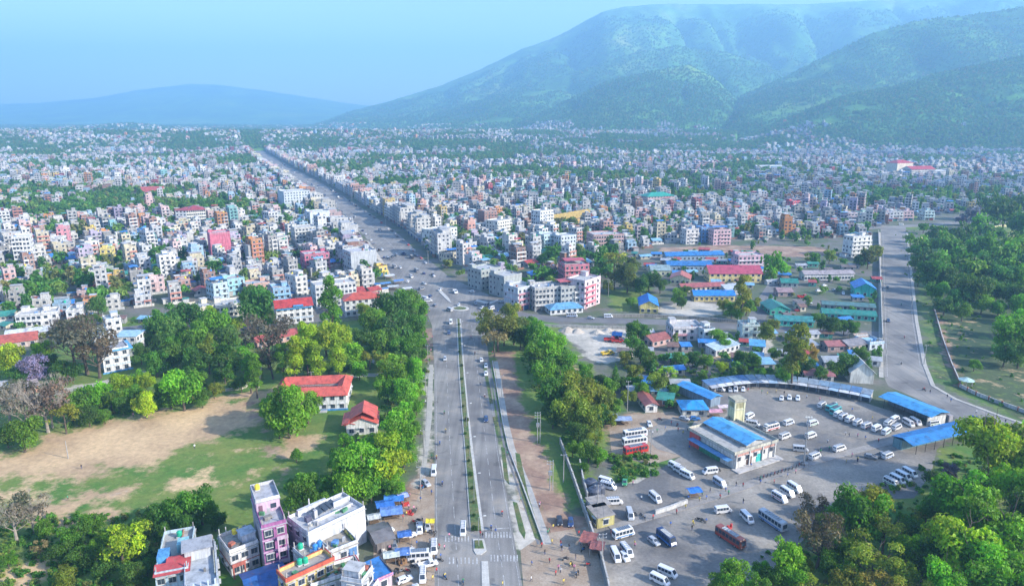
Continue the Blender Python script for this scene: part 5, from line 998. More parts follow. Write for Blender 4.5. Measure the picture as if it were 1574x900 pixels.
GROUPS = [
 ('in a grove', [(395, 476, 30, B, bl_), (388, 455, 14, B, dg), (412, 490, 16, B, mg_), (510, 468, 20, TL, mg_), (560, 478, 12, B, yg), (582, 482, 10, LO, yg)]),
 ('of the park', [(330, 498, 22, B, mg_), (285, 486, 24, B, bl_), (243, 503, 22, B, dg), (262, 512, 22, B, bl_), (300, 520, 22, B, mg_), (350, 520, 20, B, bl_), (226, 520, 15, B, dg), (335, 545, 20, B, mg_), (300, 560, 22, B, dg),
   (262, 548, 20, B, dg), (240, 560, 18, B, dg), (325, 490, 12, TL, yg), (355, 558, 18, B, dg), (382, 560, 17, TL, bg_), (366, 500, 12, B, yg), (345, 575, 14, B, dg), (216, 545, 14, B, bl_), (275, 530, 16, B, mg_), (318, 535, 15, TL, og), (370, 590, 12, B, dg), (250, 530, 16, B, bl_), (288, 545, 15, B, dg)]),
 ('of the path row', [(280, 600, 30, B, bg_), (262, 612, 16, B, mg_), (300, 588, 18, B, mg_), (222, 588, 14, B, yg), (186, 590, 17, B, yg), (213, 582, 12, B, bg_), (223, 624, 18, B, yg), (150, 610, 20, B, bg_), (122, 618, 20, B, mg_), (98, 640, 20, LO, og), (110, 632, 15, B, mg_),
   (170, 615, 17, B, mg_), (136, 640, 15, B, dg), (205, 608, 16, B, mg_), (310, 612, 14, B, dg), (328, 600, 12, B, og), (248, 600, 14, B, mg_), (188, 625, 12, B, dg), (78, 640, 14, BA, 'beige'), (160, 640, 11, B, mg_), (240, 622, 9, B, dg)]),
 ('of the field corner', [(38, 645, 20, BA, 'beige'), (12, 630, 18, BA, 'beige'), (34, 668, 26, B, mg_), (70, 640, 20, BA, 'beige'), (10, 672, 15, B, dg)]),
 ('of the office garden', [(130, 548, 22, BA, 'brownish'), (112, 540, 18, BA, 'brownish'), (150, 556, 20, BA, 'brownish'), (12, 556, 22, B, yg), (62, 540, 17, B, yg), (50, 570, 22, B, 'purple'), (100, 570, 17, B, dg), (30, 580, 17, B, dg), (76, 556, 12, B, dg), (90, 585, 10, B, mg_), (112, 572, 12, B, bl_), (88, 510, 8, B, mg_), (138, 492, 10, B, mg_), (150, 472, 15, B, bl_)]),
 ('of the school wood', [(470, 532, 20, TL, yg), (500, 522, 24, B, yg), (525, 522, 24, B, yg), (488, 550, 16, TL, yg), (450, 545, 18, TL, yg), (434, 552, 15, TL, mg_), (540, 548, 20, B, bg_), (520, 545, 16, TL, yg), (412, 540, 22, BA, 'brownish'), (418, 565, 14, BA, 'brownish'), (392, 575, 14, TL, bg_),
   (552, 570, 13, B, bg_), (556, 545, 14, B, mg_), (530, 565, 12, B, dg), (400, 555, 12, B, dg), (476, 565, 10, B, dg), (505, 565, 9, B, dg), (455, 570, 8, B, mg_)]),
 ('of the roadside belt', [(600, 478, 26, B, dg), (628, 470, 22, B, mg_), (645, 480, 14, B, mg_), (572, 498, 22, B, mg_), (610, 505, 24, B, bl_), (640, 503, 16, B, mg_), (588, 535, 24, B, dg), (625, 540, 22, B, mg_), (645, 525, 13, B, mg_), (605, 575, 24, B, mg_), (636, 572, 18, B, bg_), (622, 604, 22, B, bg_),
   (590, 560, 16, B, og), (640, 600, 12, B, bg_), (596, 600, 18, B, bg_), (556, 520, 16, B, dg), (620, 555, 15, B, dg), (585, 515, 15, B, mg_), (650, 545, 9, B, mg_), (568, 550, 13, LO, og), (608, 528, 16, B, dg), (630, 490, 14, B, dg), (646, 470, 10, B, bg_)]),
 ('of the corner thicket', [(612, 668, 28, B, bg_), (592, 690, 24, B, yg), (622, 640, 18, B, bg_), (640, 625, 12, B, mg_), (560, 722, 36, B, bg_), (592, 722, 30, B, yg), (522, 702, 20, B, mg_), (540, 748, 26, B, bg_), (525, 730, 20, B, bg_), (505, 745, 18, B, mg_), (466, 762, 26, B, mg_), (532, 680, 14, B, bg_), (480, 740, 12, B, mg_),
   (620, 700, 18, B, mg_), (575, 690, 20, B, bg_), (602, 748, 18, B, bg_), (500, 770, 14, B, mg_), (638, 660, 10, B, mg_), (570, 752, 20, B, mg_), (455, 700, 10, B, mg_), (450, 745, 10, B, dg)]),
 ('of the school yard', [(442, 636, 36, B, bg_), (418, 628, 20, B, mg_), (472, 628, 22, B, bg_), (428, 655, 18, B, mg_)]),
 ('of the field edge', [(308, 778, 28, B, mg_), (276, 788, 24, B, mg_), (245, 795, 22, B, dg), (290, 805, 20, B, dg), (330, 800, 16, B, dg), (218, 808, 18, B, dg), (185, 836, 34, LO, yg), (170, 825, 18, B, yg), (200, 850, 18, LO, yg), (110, 826, 20, B, mg_), (140, 805, 18, B, mg_), (92, 850, 18, B, dg), (128, 858, 18, B, dg),
   (160, 875, 18, B, dg), (205, 885, 20, B, dg), (100, 888, 18, B, og), (22, 810, 20, BA, 'beige'), (48, 800, 16, BA, 'beige'), (70, 815, 14, B, mg_), (60, 840, 13, LO, 'brownish'), (140, 845, 14, B, mg_), (222, 850, 18, B, dg), (12, 862, 12, B, mg_), (255, 815, 16, B, dg), (225, 870, 14, B, dg)]),
 ('of the junction corner', [(765, 500, 30, LO, 'dark olive'), (742, 490, 17, LO, og), (790, 500, 22, LO, 'dark olive'), (760, 520, 20, LO, 'brownish'), (785, 482, 15, B, og), (800, 520, 16, B, dg), (748, 508, 15, LO, 'dark olive'), (775, 510, 20, B, 'dark olive')]),
 ('of the verge strip', [(826, 518, 22, B, bg_), (848, 540, 24, B, bg_), (868, 562, 22, B, mg_), (825, 548, 20, B, mg_), (815, 500, 12, B, mg_), (838, 575, 22, B, mg_), (866, 600, 26, B, og), (895, 610, 28, B, og), (845, 608, 24, B, dg), (922, 615, 22, B, og), (875, 635, 26, B, og), (905, 645, 22, B, og), (850, 640, 18, B, dg),
   (938, 595, 14, B, mg_), (946, 625, 12, B, mg_), (892, 580, 16, B, mg_), (925, 640, 16, B, dg), (890, 665, 18, B, dg), (915, 672, 14, LO, og), (940, 645, 10, B, og), (880, 690, 12, B, mg_), (905, 695, 16, B, mg_), (922, 700, 12, B, bg_), (900, 572, 12, B, mg_), (858, 575, 16, B, mg_), (898, 720, 9, B, mg_), (946, 574, 9, 'cone', dg), (925, 586, 10, B, dg), (850, 556, 15, B, bg_)]),
 ('of the garden', [(972, 508, 15, B, mg_), (990, 512, 13, B, dg), (972, 528, 12, B, mg_), (985, 545, 14, B, dg), (1000, 555, 14, B, mg_), (1025, 575, 14, LO, yg), (1010, 590, 16, B, og), (975, 575, 14, B, og), (1045, 553, 12, B, mg_), (1065, 552, 12, B, dg), (1088, 556, 12, B, mg_), (1105, 518, 12, B, bg_), (1113, 530, 9, B, bg_),
   (960, 552, 10, B, og), (985, 600, 12, B, mg_), (965, 610, 12, B, og), (1142, 552, 14, B, dg), (1160, 556, 11, B, mg_), (1080, 580, 9, B, mg_), (1110, 566, 9, B, yg), (955, 590, 10, B, dg), (1035, 600, 9, B, mg_), (1140, 572, 9, B, dg), (1168, 575, 9, B, mg_)]),
 ('of the school garden', [(960, 408, 22, LO, 'dark olive'), (945, 402, 17, LO, og), (965, 428, 20, B, 'dark olive'), (945, 425, 15, LO, 'dark olive'), (998, 432, 14, B, dg), (985, 440, 14, B, dg), (1015, 440, 10, B, dg), (1042, 457, 12, B, mg_), (1052, 447, 9, B, mg_), (1142, 452, 16, TL, og), (1148, 470, 14, B, mg_), (1125, 477, 12, B, mg_), (1112, 470, 10, B, og),
   (1193, 411, 17, B, bg_), (1135, 485, 9, B, mg_), (1160, 466, 9, B, og), (970, 465, 8, B, mg_), (1185, 425, 8, B, mg_), (935, 440, 10, B, og), (1048, 466, 8, B, dg)]),
 ('of the market side', [(1222, 540, 22, TL, og), (1216, 562, 16, B, mg_), (1236, 565, 14, B, dg), (1250, 542, 9, TL, 'golden'), (1178, 512, 14, B, og), (1190, 500, 10, B, og), (1262, 498, 12, B, dg), (1280, 503, 13, B, dg), (1298, 502, 12, B, dg), (1312, 506, 10, B, mg_), (1335, 398, 14, B, 'dark olive'), (1348, 388, 12, B, og), (1322, 402, 10, B, dg),
   (1304, 562, 18, B, dg), (1322, 545, 12, B, mg_), (1288, 568, 14, B, mg_), (1262, 575, 12, B, dg), (1335, 560, 8, 'cone', dg), (1275, 395, 9, B, og), (1252, 398, 9, B, mg_), (1345, 545, 8, B, dg), (1205, 580, 12, B, mg_), (1190, 545, 10, B, dg)]),
]
for ph, lst in GROUPS:
    for t in lst: T(t[0], t[1], t[2], t[3], t[4], ph)
# park on the right: a wood of similar trees in loose rows
rk = random.Random(4)
PT = [(1450, 378, 18), (1480, 366, 18), (1508, 350, 18), (1545, 330, 24), (1566, 345, 18), (1430, 425, 22), (1462, 432, 20), (1500, 420, 22), (1540, 395, 22), (1520, 382, 20), (1470, 402, 20), (1492, 452, 24), (1510, 468, 14), (1470, 462, 16), (1560, 385, 20), (1568, 430, 20), (1552, 520, 28), (1570, 500, 20), (1540, 430, 20),
      (1425, 398, 16), (1445, 408, 18), (1418, 382, 14), (1440, 360, 13), (1465, 385, 16), (1500, 385, 16), (1530, 360, 16), (1515, 405, 16), (1548, 412, 16), (1440, 450, 16), (1452, 470, 14), (1530, 450, 18), (1555, 455, 18), (1420, 350, 8), (1570, 470, 18), (1545, 545, 18), (1568, 545, 20), (1400, 368, 8), (1405, 385, 9), (1408, 405, 10), (1480, 480, 13), (1412, 430, 9),
      (1570, 315, 14), (1530, 320, 18), (1570, 375, 18), (1498, 560, 10), (1475, 425, 14), (1580, 410, 20), (1590, 450, 22), (1590, 520, 26), (1600, 480, 20), (1590, 350, 22), (1535, 475, 12)]
for a, b, r in PT: T(a, b, r, 'broad', rk.choice((mg_, mg_, bl_, dg, bg_)) if b > 345 or a < 1500 else dg, 'of the open park')
T(1495, 333, 13, B, 'purple', 'at the head of the park'); T(1478, 338, 8, B, 'purple', 'at the head of the park')
BR = [(1275, 812, 20, B, og), (1395, 845, 22, B, bg_), (1300, 885, 24, B, bg_), (1235, 868, 18, B, og), (1425, 790, 18, B, mg_), (1190, 885, 20, B, mg_), (1170, 880, 14, B, bg_), (1330, 815, 22, B, bg_), (1530, 690, 44, B, yg), (1565, 700, 34, B, yg), (1562, 750, 40, B, bg_), (1482, 762, 38, B, bg_), (1450, 780, 24, B, bg_), (1505, 800, 40, B, bg_), (1545, 830, 44, B, bg_), (1470, 842, 44, B, yg), (1450, 820, 24, LO, 'golden'), (1500, 865, 40, B, bg_), (1320, 790, 38, B, mg_), (1345, 775, 26, B, og), (1290, 800, 24, B, mg_), (1362, 810, 26, LO, og),
      (1345, 850, 40, LO, og), (1375, 885, 30, LO, og), (1312, 850, 26, B, mg_), (1280, 870, 22, B, mg_), (1208, 862, 28, B, bg_), (1225, 890, 22, B, bg_), (1130, 886, 26, B, bg_), (1105, 900, 18, B, mg_), (1420, 870, 26, B, dg), (1560, 890, 36, B, bg_), (1260, 840, 22, BA, 'brownish'), (1252, 795, 14, BA, 'brownish'), (1400, 820, 22, B, dg), (1440, 740, 18, B, dg),
      (1545, 720, 26, B, dg), (1520, 745, 24, B, dg), (1590, 800, 40, B, dg), (1600, 700, 40, B, bg_), (1460, 725, 12, B, 'purple'), (1430, 850, 22, B, dg), (1300, 900, 24, B, og), (1400, 905, 30, LO, og), (1165, 905, 20, B, mg_), (1250, 905, 22, LO, og), (1450, 905, 34, B, bg_), (1520, 910, 36, B, bg_), (1350, 905, 26, LO, 'golden'), (1410, 790, 14, LO, og), (1640, 780, 46, B, bg_), (1660, 860, 46, B, bg_), (1620, 930, 46, B, mg_)]
for a, b, r, k, c in BR: T(a, b, r, k, c, 'of the lower wood', 1.3 if a < 1430 else 1.6)
# hedge-like plants along the highway median
land('the highway median', 720, 700)
n_med = 0
for t in np.linspace(0, 1, 16):
    y = 815 + (500 - 815) * t; a = np.interp(y, [490, 553, 692, 815], [704, 708, 719, 731]); gx, gy = G(a, y); rnd = random.Random(int(y)); r_ = rnd.uniform(.45, .95)
    e = thing('shrub', gx + rnd.uniform(-.5, .5), gy, 0, '', 'shrub', 'shrubs on the highway median', .22, (r_, r_, r_)); auto(e, 'small ' + rnd.choice(('green', 'yellowish')) + ' shrub on the median')
    c = child('crown', CRM['broad'][n_med % 4], e, (0, 0, .55)); c.color = (*TCOL[rnd.choice((bg_, mg_, og))], 1); child('trunk', LM['broad'][0], e, sc=(.6, .6, .5)); n_med += 1
# trees among the town houses: nearest as things
TC = TC[np.argsort(TC[:, 1])]; rs = np.random.RandomState(3)
near_t = TC[TC[:, 1] < 760]; cnt = 0; pts = []
occ = np.array(OCC)
for (x, y, _, cw) in TC:
    k = 1 if rs.rand() < .45 else (2 if y < 2600 else 1)
    if rs.rand() < .2 and y < 1500: continue
    for _ in range(k):
        xx, yy = x + rs.uniform(-5, 5), y + rs.uniform(-5, 5); r_ = rs.uniform(2.6, 5.8)
        if yy < 1150:
            d = np.hypot(occ[:, 0] - xx, occ[:, 1] - yy) - occ[:, 2]
            if d.min() < 2.0: continue
        if segdist(np.array([xx]), np.array([yy]), UP, False)[0] < 24: continue
        pts.append((xx, yy, r_))
pts.sort(key=lambda p: p[1])
for (x, y, r_) in pts:
    break
    tree(x, y, r_, rk.choice(('broad', 'broad', 'broad', 'tall')), rk.choice((dg, mg_, bl_, og, mg_)), False, None); cnt += 1
pts = pts[cnt:]
# little trees and bushes in the yards right of the junction and along the lanes
ry = random.Random(8); occ = np.array(OCC)
for _ in range(1500):
    zp = ry.choice(ZN[:5] + [P((930, 380), (1330, 360), (1350, 420), (930, 450))]); a = np.array(zp); x = ry.uniform(a[:, 0].min(), a[:, 0].max()); y = ry.uniform(a[:, 1].min(), a[:, 1].max()); r_ = ry.uniform(.8, 2.8)
    if inpoly([x], [y], zp)[0] and (np.hypot(occ[:, 0] - x, occ[:, 1] - y) - occ[:, 2]).min() > r_ * .5 and segdist(np.array([x]), np.array([y]), RA, False)[0] > 6 and segdist(np.array([x]), np.array([y]), LA, False)[0] > 5 and ry.random() < .45: pts.append((x, y, r_))
# small extra trees scattered in the gaps of the streets
X, Y = rs.uniform(-2600, 3300, 22000), 430 * 10 ** rs.rand(22000); k = (np.abs(X) < .82 * Y) & (inpoly(X, Y, LTOWN) | inpoly(X, Y, RTOWN)) & (segdist(X, Y, UP, False) > 24); X, Y = X[k], Y[k]
for a, b in zip(X, Y): pts.append((a, b, rs.uniform(1.8, 4.4) if b < 1300 else rs.uniform(1.5, 3.6)))
# forest belt and hill woods
def scatter(name, P3, scl, label, protos):
    me_ = bpy.data.meshes.new(name); me_.vertices.add(len(P3)); me_.vertices.foreach_set('co', np.asarray(P3, np.float32).ravel())
    at_ = me_.attributes.new('s', 'FLOAT', 'POINT'); at_.data.foreach_set('value', np.asarray(scl, np.float32)); me_.update()
    o = bpy.data.objects.new(name, me_); COL.objects.link(o); stuff(o, label, 'trees')
    ng = bpy.data.node_groups.new(name, 'GeometryNodeTree'); ng.interface.new_socket('Geometry', in_out='INPUT', socket_type='NodeSocketGeometry'); ng.interface.new_socket('Geometry', in_out='OUTPUT', socket_type='NodeSocketGeometry')
    nn = ng.nodes; gi = nn.new('NodeGroupInput'); go_ = nn.new('NodeGroupOutput'); jn = nn.new('GeometryNodeJoinGeometry')
    na = nn.new('GeometryNodeInputNamedAttribute'); na.data_type = 'FLOAT'; na.inputs[0].default_value = 's'
    rv = nn.new('FunctionNodeRandomValue'); rv.data_type = 'FLOAT_VECTOR'; rv.inputs[0].default_value = (0, 0, 0); rv.inputs[1].default_value = (.2, .2, 6.28)
    ri = nn.new('FunctionNodeRandomValue'); ri.data_type = 'INT'; ri.inputs[4].default_value = 0; ri.inputs[5].default_value = len(protos) - 1
    g2 = nn.new('GeometryNodeJoinGeometry')
    for pm in protos[::-1]:
        oi = nn.new('GeometryNodeObjectInfo'); oi.inputs[0].default_value = pm; oi.inputs[1].default_value = True; ng.links.new(oi.outputs['Geometry'], g2.inputs[0])
    ip = nn.new('GeometryNodeInstanceOnPoints'); ip.inputs['Pick Instance'].default_value = True
    ng.links.new(gi.outputs[0], ip.inputs['Points']); ng.links.new(g2.outputs[0], ip.inputs['Instance']); ng.links.new(ri.outputs[2], ip.inputs['Instance Index']); ng.links.new(rv.outputs[0], ip.inputs['Rotation']); ng.links.new(na.outputs[0], ip.inputs['Scale'])
    ng.links.new(ip.outputs[0], go_.inputs[0]); md = o.modifiers.new('trees', 'NODES'); md.node_group = ng; return o
# three real trees of the near town lend their crown to the scattered ones
protos = []
for i, kd in enumerate(('broad', 'broad', 'tall')):
    e = tree(*[(-150, 470), (60, 520), (-235, 610)][i], 3.2, kd, dg, False); c = [q for q in e.children if 'crown' in q.name][0]
    c.data = crown_mesh('crown', 300 + i, kd, 170, .22, 'foliage_far'); protos.append(c)
pa = np.array(pts); pz = np.where(pa[:, 1] > 2000, np.maximum(0, hillz(pa[:, 0] / pa[:, 1], pa[:, 1])), 0)
scatter('town_trees', [(x, y, z_ + r_) for (x, y, r_), z_ in zip(pts, pz)], [r_ / .9 for _, _, r_ in pts], 'small dark trees scattered in clumps all through the town', protos)
m_ = 90000; U = rs.uniform(-.80, .95, m_); Y = 2100 * (7400 / 2100) ** rs.rand(m_); 
Zh = hillz(U, Y); X = U * Y; k = ((Zh > 4) | ((forest_.max() > 0) & (Zh < 4) & (Y > 3400) & (Y < 5200) & (rs.rand(m_) < .35))) & (fbm(X, Y, 240, 4) > .30); X, Y, Zh = X[k], Y[k], np.maximum(Zh[k], 0)
scatter('hill_woods', np.stack([X, Y, Zh + 2.5], 1), rs.uniform(4.5, 9.5, len(X)) * np.clip(Y / 5200, .75, 1.5), 'woods covering the slopes of the mountain', protos)
# rough undergrowth on the ground below the tree groups
und = []
for poly, n_ in ((P((215, 485), (380, 500), (385, 600), (230, 575)), 500), (P((560, 480), (650, 470), (660, 560), (645, 700), (600, 760), (560, 780), (520, 700), (600, 600)), 500), (P((800, 500), (860, 520), (945, 620), (920, 720), (870, 690), (800, 560)), 400),
                 (P((-20, 800), (150, 790), (330, 790), (230, 900), (100, 1000), (-200, 1000)), 700), (P((1100, 900), (1300, 770), (1460, 700), (1800, 700), (1800, 1100), (1100, 1100)), 1100), (P((1400, 360), (1700, 320), (1900, 700), (1574, 640), (1440, 590)), 900),
                 (P((150, 620), (330, 590), (330, 612), (100, 660)), 200), (P((950, 560), (1290, 560), (1290, 585), (1000, 600)), 260), (P((935, 700), (1010, 700), (1010, 730), (950, 745)), 120), (P((1372, 355), (1410, 355), (1425, 560), (1440, 590)), 150)):
    a = np.array(poly); lo, hi = a.min(0), a.max(0); X = rs.uniform(lo[0], hi[0], n_ * 3); Y = rs.uniform(lo[1], hi[1], n_ * 3); k = inpoly(X, Y, poly); X, Y = X[k][:n_], Y[k][:n_]; und += [(x, y, .25, s_) for x, y, s_ in zip(X, Y, rs.uniform(.35, 1.3, len(X)))]
scatter('undergrowth', [(a, b, c) for a, b, c, _ in und], [d for *_, d in und], 'low bushes and weeds under the trees', protos)
# ------------------------------------------------------------------ the bus park buildings
def box_thing(name, label, cat, x, y, rot, z=0.): return thing(name, x, y, rot, label, cat, None, z)
# station building: two storeys, blue gabled roof sheet on a flat roof, porch and ramp
ax, ay = G(1128, 721); bx, by = G(1190, 701); Wd = math.hypot(bx - ax, by - ay); rot = math.atan2(by - ay, bx - ax); dep = 19.5
cx, cy_ = (ax + bx) / 2 - math.sin(rot) * dep / 2, (ay + by) / 2 + math.cos(rot) * dep / 2
e = box_thing('station_building', 'two-storey bus station building with bright blue roof and white parapets', 'station', cx, cy_, rot)
OCC.append((cx, cy_, 13)); land('the bus station building', 1130, 690)
mw, mr, md_ = MB(), MB(), MB()
mw.box(0, 0, -.2, Wd, dep, 5.2, 'wall', (.70, .68, .64), bottom=False); mr.box(0, 0, 5.0, Wd + 1.4, dep + 1.0, .3, 'slab', (.40, .39, .36))
for (a, b, c_, d_) in ((0, -dep / 2 - .4, Wd + 1.3, .16), (0, dep / 2 + .4, Wd + 1.3, .16), (-Wd / 2 - .6, 0, .16, dep + .6), (Wd / 2 + .6, 0, .16, dep + .6)): mw.box(a, b, 5.3, c_, d_, .8, 'wall', (.56, .54, .44))
mw.box(1.0, .5, 5.3, Wd * .40, dep * .9, 1.2, 'wall', (.5, .5, .48)); mw.gwall(1.0, .5, 6.5, Wd * .40, dep * .9, .9, 'wall', (.6, .6, .6), axis='y'); mr.gable(1.0, .5, 6.5, Wd * .42, dep * .92, 1.0, 'tin', (.10, .42, .78), .6, axis='y')
mr.box(-Wd / 2 - 2.0, -1, 3.4, 2.4, dep * .9, .16, 'tin', (.12, .32, .6)); mw.box(-Wd / 2 - .2, 2, 0, .5, dep * .6, 3.2, 'wall', (.06, .28, .14)); mw.box(-Wd / 2 - .3, dep / 2 - 2.5, .2, .6, 4.5, 5.6, 'wall', (.60, .10, .09))
mw.box(0, -dep / 2 - 1.4, -.2, Wd + 2, 3.0, .5, 'slab', (.5, .48, .46), bottom=True)
for k in range(4): mw.box(-Wd / 2 + .4 + k * (Wd - .8) / 3, -dep / 2 - .35, .3, .35, .35, 4.7, 'wall', (.64, .63, .60))
mw.box(0, -dep / 2 - .12, 4.1, Wd, .3, .8, 'wall', (.55, .30, .25))
mw.obj('wall', e); mr.obj('roof', e)
for k in range(5):
    f = child('window', WIN_FRAME, e, (-Wd / 2 + 1.8 + k * (Wd - 3.6) / 4, -dep / 2 - .02, 2.4)); child('pane', WIN_PANE, f, (0, -.03, 0))
for k in range(6):
    f = child('window', WIN_FRAME, e, (Wd / 2 + .02, -dep / 2 + 2 + k * 3.2, 1.4), math.pi / 2); child('pane', WIN_PANE, f, (0, -.03, 0))
dm = MB().box(0, 0, 0, 2.6, .1, 2.5, 'gear', (.04, .42, .38)).mesh('door'); child('door', dm, e, (1.8, -dep / 2 - .06, .3)); dm2 = MB().box(0, 0, 0, 2.2, .1, 2.5, 'gear', (.12, .07, .06)).mesh('door'); child('door', dm2, e, (-2.6, -dep / 2 - .06, .3))
# the yellow clock tower: shaft, corner pilasters, louvred head, flat cap
tx, ty = G(1129, 664); e = box_thing('clock_tower', 'tall square pale yellow tower with flat cap behind the station', 'tower', tx, ty, R(14)); OCC.append((tx, ty, 3)); land('the pale yellow tower', 1129, 640)
m = MB(); m.box(0, 0, -.2, 3.7, 3.7, 12.2, 'wall', (.74, .70, .42)); [m.box(a * 1.75, b * 1.75, 0, .5, .5, 12.2, 'wall', (.78, .75, .50)) for a in (-1, 1) for b in (-1, 1)]
m.box(0, 0, 9.2, 4.0, 4.0, .22, 'wall', (.78, .76, .6)); m.obj('shaft', e)
m = MB(); m.box(0, 0, 12.0, 4.5, 4.5, .35, 'slab', (.42, .40, .34)); m.box(0, 0, 12.35, 4.3, 4.3, .5, 'wall', (.5, .46, .34)); m.obj('cap', e)
m = MB(); [m.box(0, -1.9, 9.9 + .28 * k, 2.6, .12, .12, 'wall', (.4, .36, .2)) for k in range(6)]; [m.box(-1.9, 0, 9.9 + .28 * k, .12, 2.6, .12, 'wall', (.4, .36, .2)) for k in range(6)]; o = m.obj('louvre', e); o['kind'] = 'stuff'
# curved arc of booths round the yard
arc = dens(P((1088, 603), (1125, 597), (1165, 594), (1212, 596), (1255, 602), (1300, 610), (1338, 618)), 6)
acc = 0; booths = []
for a, b in zip(arc, arc[1:]): acc += math.hypot(b[0] - a[0], b[1] - a[1])
nb = 17; cum = [0]
for a, b in zip(arc, arc[1:]): cum.append(cum[-1] + math.hypot(b[0] - a[0], b[1] - a[1]))
for i in range(nb):
    t = (i + .5) / nb * acc; j = max(k for k in range(len(cum)) if cum[k] <= t); f = (t - cum[j]) / max(1e-6, (cum[j + 1] - cum[j])) if j + 1 < len(cum) else 0
    a, b = arc[j], arc[min(j + 1, len(arc) - 1)]; x, y = a[0] + (b[0] - a[0]) * f, a[1] + (b[1] - a[1]) * f; ro = math.atan2(b[1] - a[1], b[0] - a[0]); wd = acc / nb - .25
    nx, ny = -math.sin(ro), math.cos(ro); x += nx * 2.6; y += ny * 2.6; rnd = random.Random(i)
    aw = rnd.choice(['white', 'white', 'pale blue', 'grey', 'white']); e = thing('ticket_booth', x, y, ro, '', 'booth', 'booths in the curved row round the bus park'); auto(e, f'booth with {aw} awning in the curved row')
    m = MB(); m.box(0, -.6, -.1, wd, 4.0, 3.15, 'wall', rnd.choice([(.3, .33, .36), (.5, .5, .48), (.2, .26, .34)])); m.obj('wall', e)
    m = MB(); m.poly([(-wd / 2 - .1, -2.8, 3.1), (wd / 2 + .1, -2.8, 3.1), (wd / 2 + .1, 2.0, 3.6), (-wd / 2 - .1, 2.0, 3.6), (-wd / 2 - .1, -2.8, 3.0), (wd / 2 + .1, -2.8, 3.0), (wd / 2 + .1, 2.0, 3.48), (-wd / 2 - .1, 2.0, 3.48)], [[0, 1, 2, 3], [7, 6, 5, 4], [0, 4, 5, 1], [1, 5, 6, 2], [2, 6, 7, 3], [3, 7, 4, 0]], 'tin', rnd.choice([(.10, .22, .42), (.16, .28, .42), (.22, .32, .42), (.30, .36, .42)])); m.obj('roof', e)
    m = MB(); cc = {'white': (.74, .75, .76), 'pale blue': (.42, .58, .74), 'grey': (.45, .46, .48)}[aw]
    m.poly([(-wd / 2, -4.6, 2.45), (wd / 2, -4.6, 2.45), (wd / 2, -2.6, 2.95), (-wd / 2, -2.6, 2.95), (-wd / 2, -4.6, 2.38), (wd / 2, -4.6, 2.38), (wd / 2, -2.6, 2.88), (-wd / 2, -2.6, 2.88)], [[0, 1, 2, 3], [7, 6, 5, 4], [0, 4, 5, 1], [1, 5, 6, 2], [3, 7, 4, 0]], 'tin', cc)
    for s_ in (-1, 1): m.box(s_ * (wd / 2 - .15), -4.45, 0, .1, .1, 2.4, 'dark_metal')
    m.obj('awning', e); m = MB().box(0, -2.66, .1, wd - 1, .12, 2.1, 'gear', (.05, .06, .08)); m.obj('counter', e)
land('the curved row of booths', 1200, 590)
def shed(A, Bq, dep, h, col, label, h2=.9, wall=(.5, .5, .5), posts=True, base=None):
    x, y, rot, W = place(A, Bq, dep); e = thing('shed', x, y, rot, label, 'shed'); OCC.append((x, y, dep / 2))
    m = MB(); m.gable(0, 0, h, W, dep, h2, 'tin', col, .3); m.obj('roof', e)
    n = max(3, int(W / 4)); m0 = MB().cyl(0, 0, 0, .09, h, 'dark_metal', n=6).mesh('post')
    for i in range(n):
        for s_ in (-1, 1): child('post', m0, e, ((i + .5) / n * W - W / 2, s_ * (dep / 2 - .2), 0))
    m = MB(); m.box(0, dep * .25, -.1, W - .4, dep * .42, h - .15, 'wall', wall); m.obj('stall_wall', e); return e
x, y = G(1074, 612); e = thing('shed', x, y, R(-58), 'long narrow shed with bright blue tin roof beside the ticket office', 'shed'); OCC.append((x, y, 5))
m = MB(); m.gable(0, 0, 3.4, 17, 6.0, .8, 'tin', (.06, .33, .72), .3); m.obj('roof', e); m = MB(); m.box(0, 0, -.1, 16.5, 5.2, 3.4, 'wall', (.25, .33, .42)); m.obj('wall', e)
shed((1350, 624), (1429, 656), 9.5, 3.8, (.07, .36, .72), 'large open shed with bright blue roof at the end of the curved booths', wall=(.2, .22, .25)); land('the large blue-roofed shed', 1400, 635)
e = thing('end_wall', *G(1440, 652), R(16), 'white end wall and guard post of the large blue shed', 'wall'); m = MB(); m.box(-.6, 0, -.1, 8, .3, 3.4, 'wall', (.7, .68, .62)); m.box(5, 0, 0, 1.6, 1.6, 3.2, 'wall', (.4, .38, .4)); m.obj('panel', e)
shed((1401, 700), (1498, 676), 7.5, 3.6, (.04, .24, .58), 'long blue-roofed shed in the shade under the trees', wall=(.16, .3, .34)); land('the shaded blue shed', 1450, 680)
# boundary walls
def wall_line(pts, label, h=2.0, t=.28, c=(.42, .40, .36), mat='wall', cat='wall', piers=None, name='boundary_wall', cap=None):
    W_ = P(*pts); cx, cy_ = W_[0]; e = thing(name, cx, cy_, 0, label, cat); m = MB(); cp = MB(); pm = MB().box(0, 0, 0, .5, .5, h + .35, mat, piers or c).mesh('pier')
    for a, b in zip(W_, W_[1:]):
        L = math.hypot(b[0] - a[0], b[1] - a[1]); ro = math.atan2(b[1] - a[1], b[0] - a[0]); m.box((a[0] + b[0]) / 2 - cx, (a[1] + b[1]) / 2 - cy_, -.2, L, t, h + .2, mat, c, ro)
        cp.box((a[0] + b[0]) / 2 - cx, (a[1] + b[1]) / 2 - cy_, h + .002, L + .05, t + .12, .1, 'slab', cap or (.5, .48, .44), ro)
        if piers:
            k = max(1, int(L / 4))
            for i in range(k): child('pier', pm, e, (a[0] + (b[0] - a[0]) * i / k - cx, a[1] + (b[1] - a[1]) * i / k - cy_, 0), ro)
    m.obj('panel', e); cp.obj('coping', e); return e
